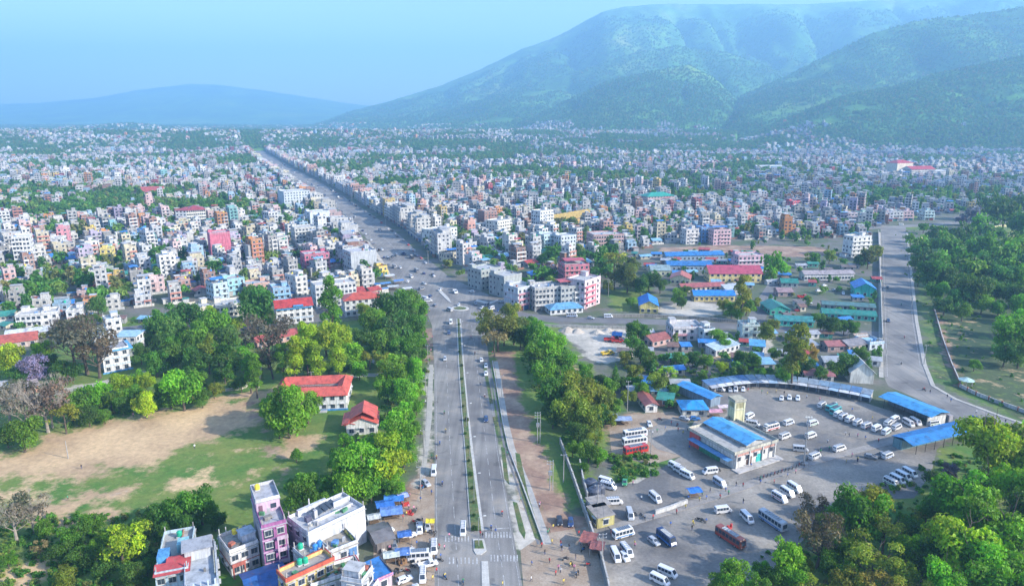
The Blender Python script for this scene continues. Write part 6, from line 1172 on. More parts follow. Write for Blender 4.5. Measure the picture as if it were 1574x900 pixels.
wall_line([(861, 682), (880, 735), (897, 785), (912, 828)], 'grey compound wall between the footpath and the bus park', piers=(.46, .44, .4))
wall_line([(919, 842), (926, 868), (934, 900), (945, 960)], 'grey compound wall beside the bus park gate', piers=(.46, .44, .4))
wall_line([(891, 715), (896, 742), (903, 768)], 'short pale wall behind the black water tanks', 2.2, c=(.5, .5, .48))
wall_line([(1007, 790), (1030, 783), (1056, 773)], 'low white wall along the bus park walkway', 1.2, .5, (.62, .62, .6))
wall_line([(1350, 357), (1353, 440), (1356, 520)], 'long grey wall between the market and the wide road', 2.2, c=(.45, .44, .42))
wall_line([(1434, 470), (1448, 520), (1462, 560), (1476, 592)], 'red-brown wall round the park', 1.2, c=(.40, .20, .14)); wall_line([(1474, 594), (1500, 607), (1540, 622), (1590, 640)], 'park fence of white panels between brick piers', 1.3, c=(.62, .60, .58), piers=(.42, .18, .12))
wall_line([(1408, 372), (1428, 364), (1448, 358)], 'yellow wall section at the head of the park', 2.6, c=(.70, .64, .28)); wall_line([(1465, 358), (1510, 354), (1560, 346)], 'yellow perimeter wall with dark piers', 2.4, c=(.66, .60, .30), piers=(.2, .3, .2)); land('the yellow perimeter wall', 1430, 362)
wall_line([(930, 487), (990, 487), (1060, 490), (1135, 496)], 'low wall with hedge in front of the yellow school', 1.6, c=(.32, .30, .26)); wall_line([(830, 502), (900, 504), (980, 506)], 'grey roadside wall of the sand lot', 1.4, c=(.4, .4, .38))
wall_line([(1168, 560), (1176, 535)], 'short white wall beside the light blue shed', 2.4, c=(.7, .7, .7)); wall_line([(330, 603), (372, 598), (385, 592)], 'low wall at the far side of the field', 1.0, c=(.55, .5, .42))
wall_line([(398, 596), (405, 548), (400, 530)], 'low school wall', 1.2, c=(.45, .4, .34))
# guard house by the gate and roof pieces
x, y, rot, W = place((918, 812), (944, 806), 6); e = house(x, y, rot, W, 6, 1, (.60, .54, .22), near=2, rc=(.30, .27, .24), stair=False, bal=False, name='gate_house', cat='gate house', label='small yellow gate house with flat brown roof', parapet=False, wn=1); land('the yellow gate house', 930, 800)
x, y, rot, W = place((912, 795), (938, 790), 5); house(x, y, rot, W, 5, 1, (.42, .38, .33), near=1, rc=(.34, .31, .28), stair=False, bal=False, label='brown flat-roofed hut just behind the gate house', parapet=False)
# black water tanks on the ground
for i, (a, b) in enumerate(((908, 750), (913, 763), (920, 757))):
    x, y = G(a, b); e = thing('storage_tank', x, y, 0, '', 'tank', 'storage tanks by the compound wall'); auto(e, 'big dark grey domed storage tank'); m = MB(); m.cyl(0, 0, 0, 1.9, 2.3, 'gear', (.07, .08, .11), 20, dome=.7); m.obj('drum', e); m = MB().cyl(0, 0, 3.0, .45, .2, 'gear', (.05, .05, .07), 10); m.obj('lid', e)
# round pavilion in the park
x, y = G(1486, 582, 3); e = thing('pavilion', x, y, 0, 'round park pavilion with pale mint roof', 'pavilion'); m = MB(); m.cyl(0, 0, 2.6, 3.0, 1.1, 'tin', (.5, .68, .62), 10, r2=.3); m.obj('roof', e); pm = MB().cyl(0, 0, 0, .12, 2.65, 'concrete', n=6).mesh('post'); [child('post', pm, e, (2.4 * math.cos(k), 2.4 * math.sin(k), 0)) for k in (0, 1.05, 2.1, 3.14, 4.2, 5.25)]
land('the round mint pavilion', 1486, 585)
# ------------------------------------------------------------------ vehicles
def hull(secs):                              # (x, zb, wb, zbelt, ztop, wt) -> ring of 8 points per section
    V = []; F_ = []
    for (x, zb, wb, zm, zt, wt) in secs: V += [(x, -wb * .94, zb), (x, -wb, zm), (x, -wt, zt - .1), (x, -wt + .14, zt), (x, wt - .14, zt), (x, wt, zt - .1), (x, wb, zm), (x, wb * .94, zb)]
    for i in range(len(secs) - 1):
        a, b = i * 8, i * 8 + 8; F_ += [[a + k, a + (k + 1) % 8, b + (k + 1) % 8, b + k][::-1] for k in range(8)]
    F_.append(list(range(8))[::-1]); F_.append([len(V) - 8 + k for k in range(8)]); return V, F_
def panel(s1, s2, k, u0, u1, v0, v1, o=.025):  # a pane lying just proud of hull strip k between sections
    r_ = lambda s_: hull([s_, s_])[0][:8]
    a, b = r_(s1), r_(s2); p = lambda u, v: Vector(a[k]).lerp(Vector(b[k]), u).lerp(Vector(a[(k + 1) % 8]).lerp(Vector(b[(k + 1) % 8]), u), v)
    q = [p(u0, v0), p(u1, v0), p(u1, v1), p(u0, v1)]; nn = (q[1] - q[0]).cross(q[3] - q[0]).normalized(); cc = Vector((0, 0, 1)); mid = sum(q, Vector()) / 4
    if nn.dot(mid - Vector((mid.x * .6, 0, 1.0))) < 0: nn = -nn
    return [tuple(v + nn * o) for v in q] + [tuple(v - nn * .03) for v in q]
def pane(name, parent, vs_, mat='glass'):
    c_ = Vector(vs_[0]).lerp(Vector(vs_[2]), .5); m = MB(); m.poly(vs_, [[0, 1, 2, 3], [7, 6, 5, 4], [0, 4, 5, 1], [1, 5, 6, 2], [2, 6, 7, 3], [3, 7, 4, 0]], mat); return m.obj(name, parent)
def wheel_mesh(r_, w_):
    t = MB(); n = 14; vv = []
    for (rr, yy) in ((r_ * .6, -w_ / 2), (r_, -w_ / 2 + .03), (r_, w_ / 2 - .03), (r_ * .6, w_ / 2)): vv += [(rr * math.cos(2 * math.pi * k / n), yy, rr * math.sin(2 * math.pi * k / n)) for k in range(n)]
    t.poly(vv, [[q * n + k, q * n + (k + 1) % n, (q + 1) * n + (k + 1) % n, (q + 1) * n + k] for q in range(3) for k in range(n)], 'rubber')
    ri = MB(); vv = []
    for yy in (-w_ / 2 + .02, w_ / 2 - .02): vv += [(r_ * .6 * math.cos(2 * math.pi * k / n), yy, r_ * .6 * math.sin(2 * math.pi * k / n)) for k in range(n)]
    ri.poly(vv, [list(range(n)), list(range(n, 2 * n))[::-1]], 'rim_metal'); return t.mesh('tyre'), ri.mesh('rim')
WM = {.33: wheel_mesh(.33, .2), .48: wheel_mesh(.48, .28), .3: wheel_mesh(.3, .18)}
def wheels(e, xs_, y_, r_):
    for x in xs_:
        for s_ in (-1, 1): w_ = child('wheel', WM[r_][0], e, (x, s_ * y_, r_)); child('rim', WM[r_][1], w_)
def proto_vehicle(kind):
    e = thing(kind, 0, 0, 0, '', kind)
    if kind == 'microbus':
        S_ = [(-2.62, .45, .84, 1.05, 2.05, .76), (-2.5, .3, .93, 1.12, 2.22, .80), (1.45, .3, .93, 1.12, 2.24, .80), (2.25, .3, .92, 1.02, 1.22, .84), (2.6, .36, .84, .78, .92, .78)]
    elif kind == 'car':
        S_ = [(-1.95, .4, .72, .75, .88, .68), (-1.8, .25, .80, .82, .98, .74), (-1.45, .25, .82, .86, 1.42, .62), (.25, .25, .82, .86, 1.46, .62), (.95, .25, .81, .84, .98, .74), (1.75, .28, .78, .68, .82, .70), (1.93, .4, .70, .6, .70, .62)]
    elif kind == 'bus':
        S_ = [(-4.7, .6, 1.16, 1.4, 2.95, 1.1), (-4.6, .45, 1.22, 1.5, 3.1, 1.16), (4.25, .45, 1.22, 1.5, 3.1, 1.16), (4.6, .5, 1.2, 1.4, 2.7, 1.1), (4.72, .6, 1.12, 1.1, 1.3, 1.06)]
    elif kind == 'minibus':
        S_ = [(-3.3, .55, 1.0, 1.25, 2.6, .94), (-3.2, .4, 1.06, 1.3, 2.72, 1.0), (2.5, .4, 1.06, 1.3, 2.72, 1.0), (2.95, .4, 1.04, 1.2, 1.5, 1.0), (3.3, .5, .95, .9, 1.05, .9)]
    elif kind in ('pickup_truck', 'truck'):
        k = 1.0 if kind == 'pickup_truck' else 1.35; S_ = [(.25 * k, .4, .8 * k, .9 * k, 1.6 * k, .68 * k), (.3 * k, .4, .84 * k, .95 * k, 1.7 * k, .7 * k), (1.25 * k, .4, .84 * k, .95 * k, 1.7 * k, .7 * k), (1.75 * k, .4, .83 * k, .92 * k, 1.05 * k, .76 * k), (2.4 * k, .45, .78 * k, .75 * k, .85 * k, .72 * k)]
    V, F_ = hull(S_); m = MB(); m.poly(V, F_, 'paint'); m.obj('body', e)
    if kind == 'microbus':
        for k, s_ in ((1, -1), (5, 1)):
            for u0, u1 in ((.03, .24), (.27, .50), (.53, .74), (.77, .98)): pane('side_window', e, panel(S_[1], S_[2], k, u0, u1, .12, .88))
        pane('windscreen', e, panel(S_[2], S_[3], 3, .08, .95, .04, .96)); pane('rear_window', e, [(-2.60, -.62, 1.25), (-2.60, .62, 1.25), (-2.645, .62, 1.85), (-2.645, -.62, 1.85)][::-1] + [(-2.5, -.62, 1.25), (-2.5, .62, 1.25), (-2.5, .62, 1.85), (-2.5, -.62, 1.85)][::-1]); wheels(e, (-1.6, 1.65), .85, .33)
        hl = [(2.58, .62, .72)]; tl = -2.64; hy_ = .62
    elif kind == 'car':
        for k in (1, 5):
            for u0, u1 in ((.05, .47), (.53, .95)): pane('side_window', e, panel(S_[2], S_[3], k, u0, u1, .15, .9))
        pane('windscreen', e, panel(S_[3], S_[4], 3, .08, .95, .05, .95)); pane('rear_window', e, panel(S_[1], S_[2], 3, .15, .92, .05, .95)); wheels(e, (-1.2, 1.2), .74, .3); hl = [(1.93, .5, .58)]; tl = -1.96; hy_ = .52
    elif kind in ('bus', 'minibus'):
        n_ = 7 if kind == 'bus' else 5
        for k in (1, 5):
            for i in range(n_): pane('side_window', e, panel(S_[1], S_[2], k, (i + .08) / n_, (i + .92) / n_, .1, .82))
        a, b = (S_[2], S_[3]) if kind == 'minibus' else (S_[3], S_[4]); pane('windscreen', e, panel(a, b, 3, .05 if kind == 'minibus' else 0.02, .95, .04, .96))
        x_ = S_[0][0]; w_ = S_[0][5] - .15; z0, z1 = S_[0][3] + .2, S_[0][4] - .25; pane('rear_window', e, [(x_ - .03, w_, z0), (x_ - .03, -w_, z0), (x_ - .03, -w_, z1), (x_ - .03, w_, z1)] + [(x_ + .05, w_, z0), (x_ + .05, -w_, z0), (x_ + .05, -w_, z1), (x_ + .05, w_, z1)])
        L = S_[0][0]; wheels(e, (L * .6, -L * .55), S_[1][2] - .12, .48); m = MB(); h_ = S_[1][4]; m.box(0, 0, h_ + .02, -L * 1.1, 1.5, .06, 'galvanised'); [m.box(L * .55 + i * -L * 1.1 / 6, 0, h_ + .08, .06, 1.5, .14, 'galvanised') for i in range(7)]; m.obj('roof_rack', e)
        m = MB(); [m.box(-.1, s_ * (S_[1][2] + .0), .75, -L * 1.75, .05, .28, 'cloth') for s_ in (-1, 1)]; m.obj('stripe', e); hl = [(-L, .8, .75)]; tl = L - .02; hy_ = .85
    else:
        pane('windscreen', e, panel(S_[2], S_[3], 3, .08, .95, .04, .96)); [pane('side_window', e, panel(S_[1], S_[2], k_, .1, .92, .12, .88)) for k_ in (1, 5)]
        m = MB(); L = 2.6 * k; m.box(-1.1 * k, 0, .5 * k, L, 1.66 * k, .18, 'paint'); [m.box(-1.1 * k, s_ * .8 * k, .68 * k, L, .07, .5 * k, 'paint') for s_ in (-1, 1)]; m.box(-1.1 * k - L / 2, 0, .68 * k, .07, 1.6 * k, .5 * k, 'paint'); m.obj('load_bed', e)
        wheels(e, (-1.5 * k, 1.5 * k), .74 * k, .33 if k == 1 else .48); hl = [(2.4 * k, .55 * k, .7 * k)]; tl = -2.42 * k; hy_ = .7 * k
    lm = MB().box(0, 0, 0, .08, .26, .16, 'lamp_glass').mesh('headlight'); rm = MB().box(0, 0, 0, .06, .16, .24, 'red_glass').mesh('tail_light')
    for s_ in (-1, 1): child('headlight', lm, e, (hl[0][0], s_ * hl[0][1], hl[0][2])); child('tail_light', rm, e, (tl, s_ * hy_, .8))
    return e
PV = {k: proto_vehicle(k) for k in ('microbus', 'car', 'bus', 'minibus', 'pickup_truck', 'truck')}
m = MB(); [m.box(a, 0, 2.26, .06, 1.3, .12, 'galvanised') for a in (-1.9, -1.1, -.3, .5, 1.2)]; [m.box(-.35, s_ * .62, 2.36, 3.2, .06, .06, 'galvanised') for s_ in (-1, 1)]; RACK = m.mesh('roof_rack'); STRIPE = MB().box(-.3, 0, .72, 4.0, .03, .2, 'cloth').mesh('stripe')
USED = set(); VG = {'microbus': 'microbuses', 'car': 'cars', 'bus': 'buses', 'minibus': 'minibuses', 'pickup_truck': 'pickup trucks', 'truck': 'trucks', 'auto_rickshaw': 'auto rickshaws', 'motorbike': 'motorbikes', 'person': 'people'}
def use(kind, store=PV):
    if kind not in USED: USED.add(kind); return store[kind]
    return copy_tree(store[kind])
def heading(px, py, dpx, dpy):              # a photo direction -> ground heading
    a, b = G(px, py), G(px + dpx, py + dpy); return math.atan2(b[1] - a[1], b[0] - a[0])
VC = {'white': (.80, .80, .80), 'silver': (.5, .52, .54), 'dark blue': (.03, .06, .16), 'black': (.03, .03, .035), 'red': (.55, .04, .03), 'blue': (.05, .2, .5), 'teal': (.08, .42, .42), 'grey': (.25, .26, .28), 'green': (.05, .3, .12), 'red-brown': (.3, .08, .05), 'yellow': (.7, .5, .05)}
def vehicle(kind, px, py, d, col='white', place_=None, stripe=None, z=.03, desc=None):
    e = use(kind); x, y = G(px, py); e.location = (x, y, z); sv = {'microbus': .92, 'bus': .9, 'minibus': .92}.get(kind, 1) * random.Random(px + py).uniform(.97, 1.02); e.scale = (sv, sv, sv); e.rotation_euler = (0, 0, random.Random(px).uniform(-.07, .07) + heading(px, py, *d) if hasattr(d, '__len__') else d); e['category'] = VG[kind] and kind.replace('_', ' '); e['group'] = VG[kind]
    for c in e.children:
        s_ = c.name.split('.')[0]
        if s_ in ('body', 'load_bed'): v = random.Random(px * 3 + py).uniform(.88, 1.0); c.color = (*[q * v for q in VC[col]], 1)
        if s_ == 'stripe': c.color = (*VC[stripe or 'blue'], 1)
    rk_ = random.Random(px * 7 + py)
    if kind == 'microbus' and rk_.random() < .4: child('roof_rack', RACK, e)
    if kind == 'microbus' and rk_.random() < .35:
        for s_ in (-1, 1): o_ = child('stripe', STRIPE, e, (0, s_ * .935, 0)); o_.color = (*VC[rk_.choice(('blue', 'red', 'green', 'teal', 'grey'))], 1)
    auto(e, desc or f'{col} {kind.replace("_", " ")}' + (f' {place_}' if place_ else '')); return e
DR = (10, 5); UR_ = (10, -3.5)
for px, py, d, c, pl in [
    (1038, 720, (10, 4.5), 'white', 'parked in a trio'), (1046, 726, (10, 4.5), 'white', 'parked in a trio'), (1056, 733, (10, 4.5), 'white', 'parked in a trio'), (1091, 727, (-10, 1.5), 'white', 'parked on the sandy lot'), (1106, 745, (10, 7), 'silver', 'parked on the sandy lot'),
    (1007, 768, (9, 9), 'white', 'standing alone on the sandy lot'), (968, 794, (3, 12), 'silver', 'near the gate house'), (944, 774, (10, -1), 'white', 'near the gate house'), (946, 857, (6, 10), 'white', 'in the lower yard'), (963, 850, (7, 10), 'white', 'in the lower yard'),
    (1111, 787, (10, -1.5), 'white', 'driving on the walkway edge'), (1148, 799, (7, 7), 'white', 'in the lower yard'), (1198, 768, (10, 6), 'white', 'parked in a trio'), (1210, 760, (10, 6), 'white', 'parked in a trio'), (1221, 753, (10, 6), 'white', 'parked in a trio'),
    (1026, 883, (10, 4), 'white', 'in the lower yard'), (1014, 895, (10, 5), 'white', 'in the lower yard'), (1212, 652, (10, -3), 'white', 'in the open yard'), (1249, 653, (10, -3), 'white', 'in the open yard'), (1206, 673, (10, -4), 'white', 'in the open yard'), (1246, 672, (10, -4), 'white', 'in the open yard'),
    (1182, 661, (10, -3), 'white', 'in the open yard'), (1152, 642, (10, -5), 'white', 'beside the tower'), (1157, 654, (10, 2), 'white', 'beside the tower'), (1230, 693, (10, 1), 'silver', 'in the open yard'), (1252, 704, (10, -3.5), 'white', 'in the open yard'), (1290, 692, (10, -2.5), 'white', 'in the open yard'), (1364, 703, (10, -3.5), 'white', 'in the open yard'),
    (1370, 745, (11, 6), 'white', 'in a shaded row of four'), (1379, 740, (11, 6), 'white', 'in a shaded row of four'), (1388, 735, (11, 6), 'white', 'in a shaded row of four'), (1398, 730, (11, 6), 'white', 'in a shaded row of four'),
    (1263, 625, (10, -5), 'white', 'in the long parked rank'), (1288, 639, (10, -5), 'white', 'in the long parked rank'), (1296, 643, (10, -5), 'white', 'in the long parked rank'), (1306, 647, (10, -5), 'white', 'in the long parked rank'), (1318, 652, (10, -5), 'white', 'in the long parked rank'), (1332, 657, (10, -4.5), 'white', 'in the long parked rank'),
    (1347, 661, (10, -4), 'white', 'in the long parked rank'), (1362, 666, (9, -5), 'white', 'in the long parked rank'), (1365, 653, (9, -5), 'white', 'in the second short rank'), (1378, 659, (8, -5), 'white', 'in the second short rank'), (1375, 647, (8, -5), 'white', 'in the second short rank'), (1396, 653, (9, 5), 'white', 'by the shed'), (1407, 651, (9, 5), 'white', 'by the shed'),
    (1435, 653, (10, -1), 'white', 'by the shed end wall'), (932, 743, (10, 3), 'white', 'by the storage tanks'), (935, 750, (10, 3), 'white', 'by the storage tanks'), (667, 845, (1, 10), 'white', 'at the roadside stalls'), (650, 888, (0, 10), 'white', 'at the roadside stalls'), (712, 817, (0, 10), 'white', 'driving on the highway'),
    (667, 727, (0, 10), 'white', 'on the highway shoulder'), (935, 488, (10, 0), 'white', 'on the side road'), (693, 497, (0, 10), 'white', 'entering the junction'), (1095, 598, (9, 2), 'white', 'by the curved booths'), (1105, 600, (9, 2), 'white', 'by the curved booths'), (1130, 600, (2, 8), 'white', 'by the curved booths'), (1345, 340, (10, 0), 'white', 'on the cross road'), (1385, 346, (10, 0), 'white', 'on the cross road')]:
    vehicle('microbus', px, py, d, c, pl)
for px, py, d, c, st_, k in [(976, 671, (10, -1.2), 'white', 'red', 'bus'), (975, 683, (10, -1.5), 'white', 'grey', 'bus'), (977, 696, (10, -1.8), 'red', 'red', 'bus'), (1122, 832, (10, 6.5), 'red-brown', 'red', 'bus'), (1187, 806, (10, 7), 'silver', 'blue', 'bus'), (958, 824, (10, -3), 'white', 'blue', 'minibus'), (1024, 832, (9, 8), 'dark blue', 'blue', 'minibus'),
        (1278, 630, (10, -5), 'teal', 'teal', 'minibus'), (1186, 660, (10, -3), 'white', 'red', 'minibus'), (645, 859, (10, -1), 'white', 'white', 'minibus'), (879, 487, (10, 0), 'white', 'blue', 'minibus'), (1284, 635, (10, -5), 'teal', 'green', 'minibus')]:
    vehicle(k, px, py, d, c, 'with ' + st_ + ' stripe', stripe=st_)
for px, py, d, c, pl in [(629, 825, (10, -3), 'white', 'at the roadside stalls'), (657, 812, (1, 9), 'silver', 'at the roadside stalls'), (860, 803, (2, 9), 'black', 'on the dusty verge'), (877, 805, (1, 9), 'dark blue', 'on the dusty verge'), (1201, 614, (0, 10), 'white', 'in the row facing the tower'), (1213, 613, (0, 10), 'white', 'in the row facing the tower'), (1226, 614, (0, 10), 'white', 'in the row facing the tower'),
    (1005, 834, (9, 7), 'silver', 'in the lower yard'), (953, 648, (10, 2), 'grey', 'on the dirt approach'), (998, 654, (4, 7), 'white', 'on the dirt approach'), (740, 555, (1, 10), 'white', 'on the highway'), (747, 564, (1, 10), 'white', 'on the highway'), (747, 576, (1, 10), 'white', 'on the highway'), (684, 553, (0, 10), 'silver', 'on the highway'), (690, 513, (0, 10), 'dark blue', 'on the highway'),
    (747, 646, (1, 10), 'dark blue', 'on the highway'), (908, 490, (10, 1), 'silver', 'on the side road'), (1052, 645, (8, 2), 'silver', 'by the ticket office'), (1068, 645, (8, 0), 'blue', 'by the ticket office'), (960, 858, (7, 9), 'white', 'in the lower yard'), (622, 893, (10, -4), 'white', 'at the roadside stalls'), (1338, 704, (10, 2), 'grey', 'in the open yard'), (1500, 645, (10, 2), 'dark blue', 'on the park road'), (1522, 648, (10, 3), 'black', 'on the park road'),
    (1478, 655, (10, 1), 'silver', 'on the park road'), (1364, 443, (0, 10), 'black', 'on the park road'), (1365, 494, (1, 9), 'dark blue', 'on the park road'), (1258, 448, (9, -1), 'white', 'inside the market compound'), (1296, 452, (1, 9), 'white', 'inside the market compound'), (1285, 447, (9, 0), 'silver', 'inside the market compound'), (1243, 467, (9, 1), 'white', 'inside the market compound'), (1226, 478, (9, 0), 'red', 'inside the market compound'), (1267, 440, (9, -1), 'white', 'inside the market compound'),
    (1110, 600, (2, 8), 'grey', 'by the curved booths'), (1122, 601, (2, 8), 'silver', 'by the curved booths'), (1142, 600, (2, 8), 'white', 'by the curved booths'), (1350, 345, (10, 0), 'silver', 'on the cross road'), (14, 618, (9, -2), 'white', 'by the field path'), (1146, 503, (10, 1), 'white', 'on the side road')]:
    vehicle('car', px, py, d, c, pl)
for px, py, d, c, k in [(592, 820, (10, -4), 'white', 'pickup_truck'), (658, 870, (10, -3), 'white', 'pickup_truck'), (938, 524, (8, 0), 'red', 'truck'), (950, 526, (8, 0), 'red', 'truck'), (1234, 458, (8, 0), 'red', 'truck'), (960, 742, (0, 9), 'green', 'pickup_truck'), (700, 450, (4, 4), 'white', 'truck'), (934, 545, (8, -1), 'yellow', 'truck'), (1352, 702, (9, -2), 'grey', 'pickup_truck')]:
    vehicle(k, px, py, d, c)
# traffic further up the highway: cars and vans too small to show much
rv = random.Random(21); hd = Vector((-.42, 1)).normalized(); far_cars = 0
for k in range(74):
    t = rv.random() ** 1.6; y = 455 + 1300 * t; cxu = np.interp(y, [p[1] for p in UP], [p[0] for p in UP]); lane = rv.choice((-11, -7, -3, 3, 7, 11, 12.5, -12.5))
    c = rv.choice(('white', 'white', 'white', 'silver', 'dark blue', 'grey', 'grey', 'black')); kd = rv.choice(('car', 'car', 'microbus', 'car', 'minibus', 'truck')); px, py = PX(cxu + lane, y)
    vehicle(kd, px, py, math.atan2(hd.y, hd.x) + (math.pi if lane < 0 else 0), c, 'on the upper highway')
for k in range(44):                          # parked along both kerbs of the upper highway
    y = 500 + k // 2 * 26 + rv.uniform(-6, 6); sg = -1 if k % 2 else 1; cxu = np.interp(y, [p[1] for p in UP], [p[0] for p in UP]); px, py = PX(cxu + sg * 14.0, y)
    vehicle(rv.choice(('car', 'car', 'microbus', 'pickup_truck')), px, py, math.atan2(hd.y, hd.x) + rv.choice((0, math.pi)) + rv.uniform(-.3, .3), rv.choice(('white', 'white', 'silver', 'grey', 'dark blue', 'grey', 'black', 'red')), 'parked at the upper kerb')
for px, py in ((655, 745), (645, 815), (628, 850), (606, 842), (640, 908)): vehicle(rv.choice(('car', 'pickup_truck', 'car', 'microbus')), px, py, rv.uniform(0, 6.28), rv.choice(('white', 'white', 'grey', 'silver')), 'at the roadside stalls')
for k in range(26):
    px, py = rv.uniform(625, 790), rv.uniform(425, 480)
    if px < 640 and py > 465 or px > 700 and py < 440: continue
    vehicle(rv.choice(('car', 'car', 'microbus')), px, py, rv.uniform(0, 6.28), rv.choice(('white', 'white', 'silver', 'silver', 'dark blue', 'grey')), 'around the junction')
# ------------------------------------------------------------------ motorbikes, rickshaws and people
def skin_mesh(name, verts, edges, rad, root):
    me_ = bpy.data.meshes.new(name); me_.from_pydata(verts, edges, []); o = bpy.data.objects.new('tmp', me_); COL.objects.link(o)
    md = o.modifiers.new('s', 'SKIN'); md.use_smooth_shade = True
    for v, r_ in zip(me_.skin_vertices[0].data, rad): v.radius = (r_, r_)
    me_.skin_vertices[0].data[root].use_root = True
    o.modifiers.new('b', 'SUBSURF').levels = 1
    dg = bpy.context.evaluated_depsgraph_get(); out = bpy.data.meshes.new_from_object(o.evaluated_get(dg)); out.name = name; bpy.data.objects.remove(o); return out
def body(pose, seed):
    # 0 pelvis 1 belly 2 chest 3 neck 4 head 5 crown | arms 6-8 L, 9-11 R, hands 12,13 | legs 14-17 L, 18-21 R
    P_ = {'stand': dict(lk=(.02, .1), la=(.0, .1), rk=(.0, -.1), ra=(-.02, -.11), le=(.0, .26), lh=(.06, .27), re=(0, -.26), rh=(.08, -.26)),
          'walk': dict(lk=(.2, .1), la=(.22, .1), rk=(-.05, -.1), ra=(-.34, -.1), le=(-.12, .26), lh=(-.1, .27), re=(.12, -.25), rh=(.26, -.24)),
          'lean': dict(lk=(.06, .12), la=(.02, .13), rk=(.02, -.12), ra=(-.03, -.14), le=(.16, .24), lh=(.38, .18), re=(.14, -.24), rh=(.36, -.16))}[pose]
    V = [(0, 0, .92), (.01, 0, 1.1), (0, 0, 1.32), (.01, 0, 1.47), (.03, 0, 1.58), (.02, 0, 1.70),
         (0, .19, 1.38), (P_['le'][0], P_['le'][1], 1.10), (P_['lh'][0], P_['lh'][1], .86 if pose != 'lean' else 1.12), (0, -.19, 1.38), (P_['re'][0], P_['re'][1], 1.10), (P_['rh'][0], P_['rh'][1], .86 if pose != 'lean' else 1.10),
         (0, .09, .86), (P_['lk'][0], P_['lk'][1], .48), (P_['la'][0], P_['la'][1], .08), (P_['la'][0] + .16, P_['la'][1], .04), (0, -.09, .86), (P_['rk'][0], P_['rk'][1], .48), (P_['ra'][0], P_['ra'][1], .10), (P_['ra'][0] + .16, P_['ra'][1], .05)]
    E_ = [(0, 1), (1, 2), (2, 3), (3, 4), (4, 5), (2, 6), (6, 7), (7, 8), (2, 9), (9, 10), (10, 11), (0, 12), (12, 13), (13, 14), (14, 15), (0, 16), (16, 17), (17, 18), (18, 19)]
    rd = [.14, .135, .16, .06, .10, .08, .06, .045, .035, .06, .045, .035, .09, .065, .045, .04, .09, .065, .045, .04]
    if pose == 'ride':
        pass
    return V, E_, rd
def rider():
    V = [(0, 0, .80), (.04, 0, 1.0), (.12, 0, 1.22), (.16, 0, 1.36), (.19, 0, 1.47), (.18, 0, 1.6), (.12, .19, 1.26), (.28, .26, 1.06), (.52, .27, 1.02), (.12, -.19, 1.26), (.28, -.26, 1.06), (.52, -.27, 1.02),
         (.05, .11, .78), (.38, .16, .62), (.22, .15, .26), (.36, .15, .22), (.05, -.11, .78), (.38, -.16, .62), (.22, -.15, .26), (.36, -.15, .22)]
    return V, body('stand', 0)[1], body('stand', 0)[2]
SHIRT = [('white', (.7, .7, .7)), ('red', (.55, .05, .05)), ('blue', (.06, .15, .45)), ('black', (.03, .03, .03)), ('pink', (.65, .25, .35)), ('green', (.06, .3, .15)), ('yellow', (.65, .5, .1))]
PANT = [(.03, .04, .08), (.05, .05, .05), (.2, .17, .13), (.08, .1, .2)]
def dress(me_, sh, pn, helmet=None):
    me2 = me_.copy(); me2.materials.clear(); me2.materials.append(M['gear']); n_ = len(me2.polygons); me2.polygons.foreach_set('material_index', [0] * n_); at_ = me2.attributes.new('col', 'FLOAT_COLOR', 'FACE')
    for p in me2.polygons:
        z = p.center.z; x = p.center.x; y = abs(p.center.y); top = helmet and 1.42 or 1.5
        c = pn if z < .9 else sh
        if z > top: c = (.28, .17, .11)
        if z > top + .13 or (z > top + .05 and x < .0): c = helmet or (.02, .017, .015)
        if z < .09 and not helmet: c = (.05, .04, .04)
        if y > .235 and z < (1.0 if not helmet else 1.1) and z > .8: c = (.28, .17, .11)
        at_.data[p.index].color = (*c, 1)
    return me2
base = {k: skin_mesh('person', *body(k, 0), 0) for k in ('stand', 'walk', 'lean')}; base_r = skin_mesh('person', *rider(), 0)
PM = {}; RM = {}
for i, (sn, sc_) in enumerate(SHIRT):
    for k in base: PM[(k, sn)] = dress(base[k], sc_, PANT[i % 4])
    RM[sn] = dress(base_r, sc_, PANT[(i + 1) % 4], rv.choice(((.05, .05, .05), (.5, .05, .05), (.6, .6, .6))))
def person(px, py, pose=None, shirt=None, pl='', rot=None):
    sn = shirt or rv.choice(SHIRT)[0]; k = pose or rv.choice(('stand', 'walk', 'walk', 'lean')); x, y = G(px, py)
    o = bpy.data.objects.new('person', PM[(k, sn)]); COL.objects.link(o); s_ = rv.uniform(.94, 1.05); o.location = (x, y, .03); o.rotation_euler = (0, 0, rv.uniform(0, 6.28) if rot is None else rot); o.scale = (s_, s_, s_)
    o['category'] = 'person'; o['group'] = 'people'; auto(o, f'{ {"stand": "standing", "walk": "walking", "lean": "reaching"}[k]} person in {sn} top {pl}'.strip()); return o
bm_ = {}
m = MB(); m.poly([(-.35, -.1, .72), (.05, -.13, .70), (.38, -.09, .78), (.38, .09, .78), (.05, .13, .70), (-.35, .1, .72), (-.62, -.06, .80), (-.62, .06, .80), (-.3, -.1, .5), (.35, -.08, .48), (.35, .08, .48), (-.3, .1, .5), (.1, -.1, .92), (.42, -.07, .92), (.42, .07, .92), (.1, .1, .92)],
    [[0, 1, 4, 5], [0, 5, 7, 6], [0, 6, 8], [5, 11, 7], [6, 7, 11, 8], [0, 8, 9, 2, 1], [5, 4, 3, 10, 11], [8, 11, 10, 9], [2, 9, 10, 3], [1, 12, 15, 4], [12, 13, 14, 15], [1, 2, 13, 12], [4, 15, 14, 3], [2, 3, 14, 13]], 'paint'); bm_['body'] = m.mesh('body')
m = MB(); m.box(-.22, 0, .79, .75, .24, .09, 'rubber'); bm_['seat'] = m.mesh('seat')
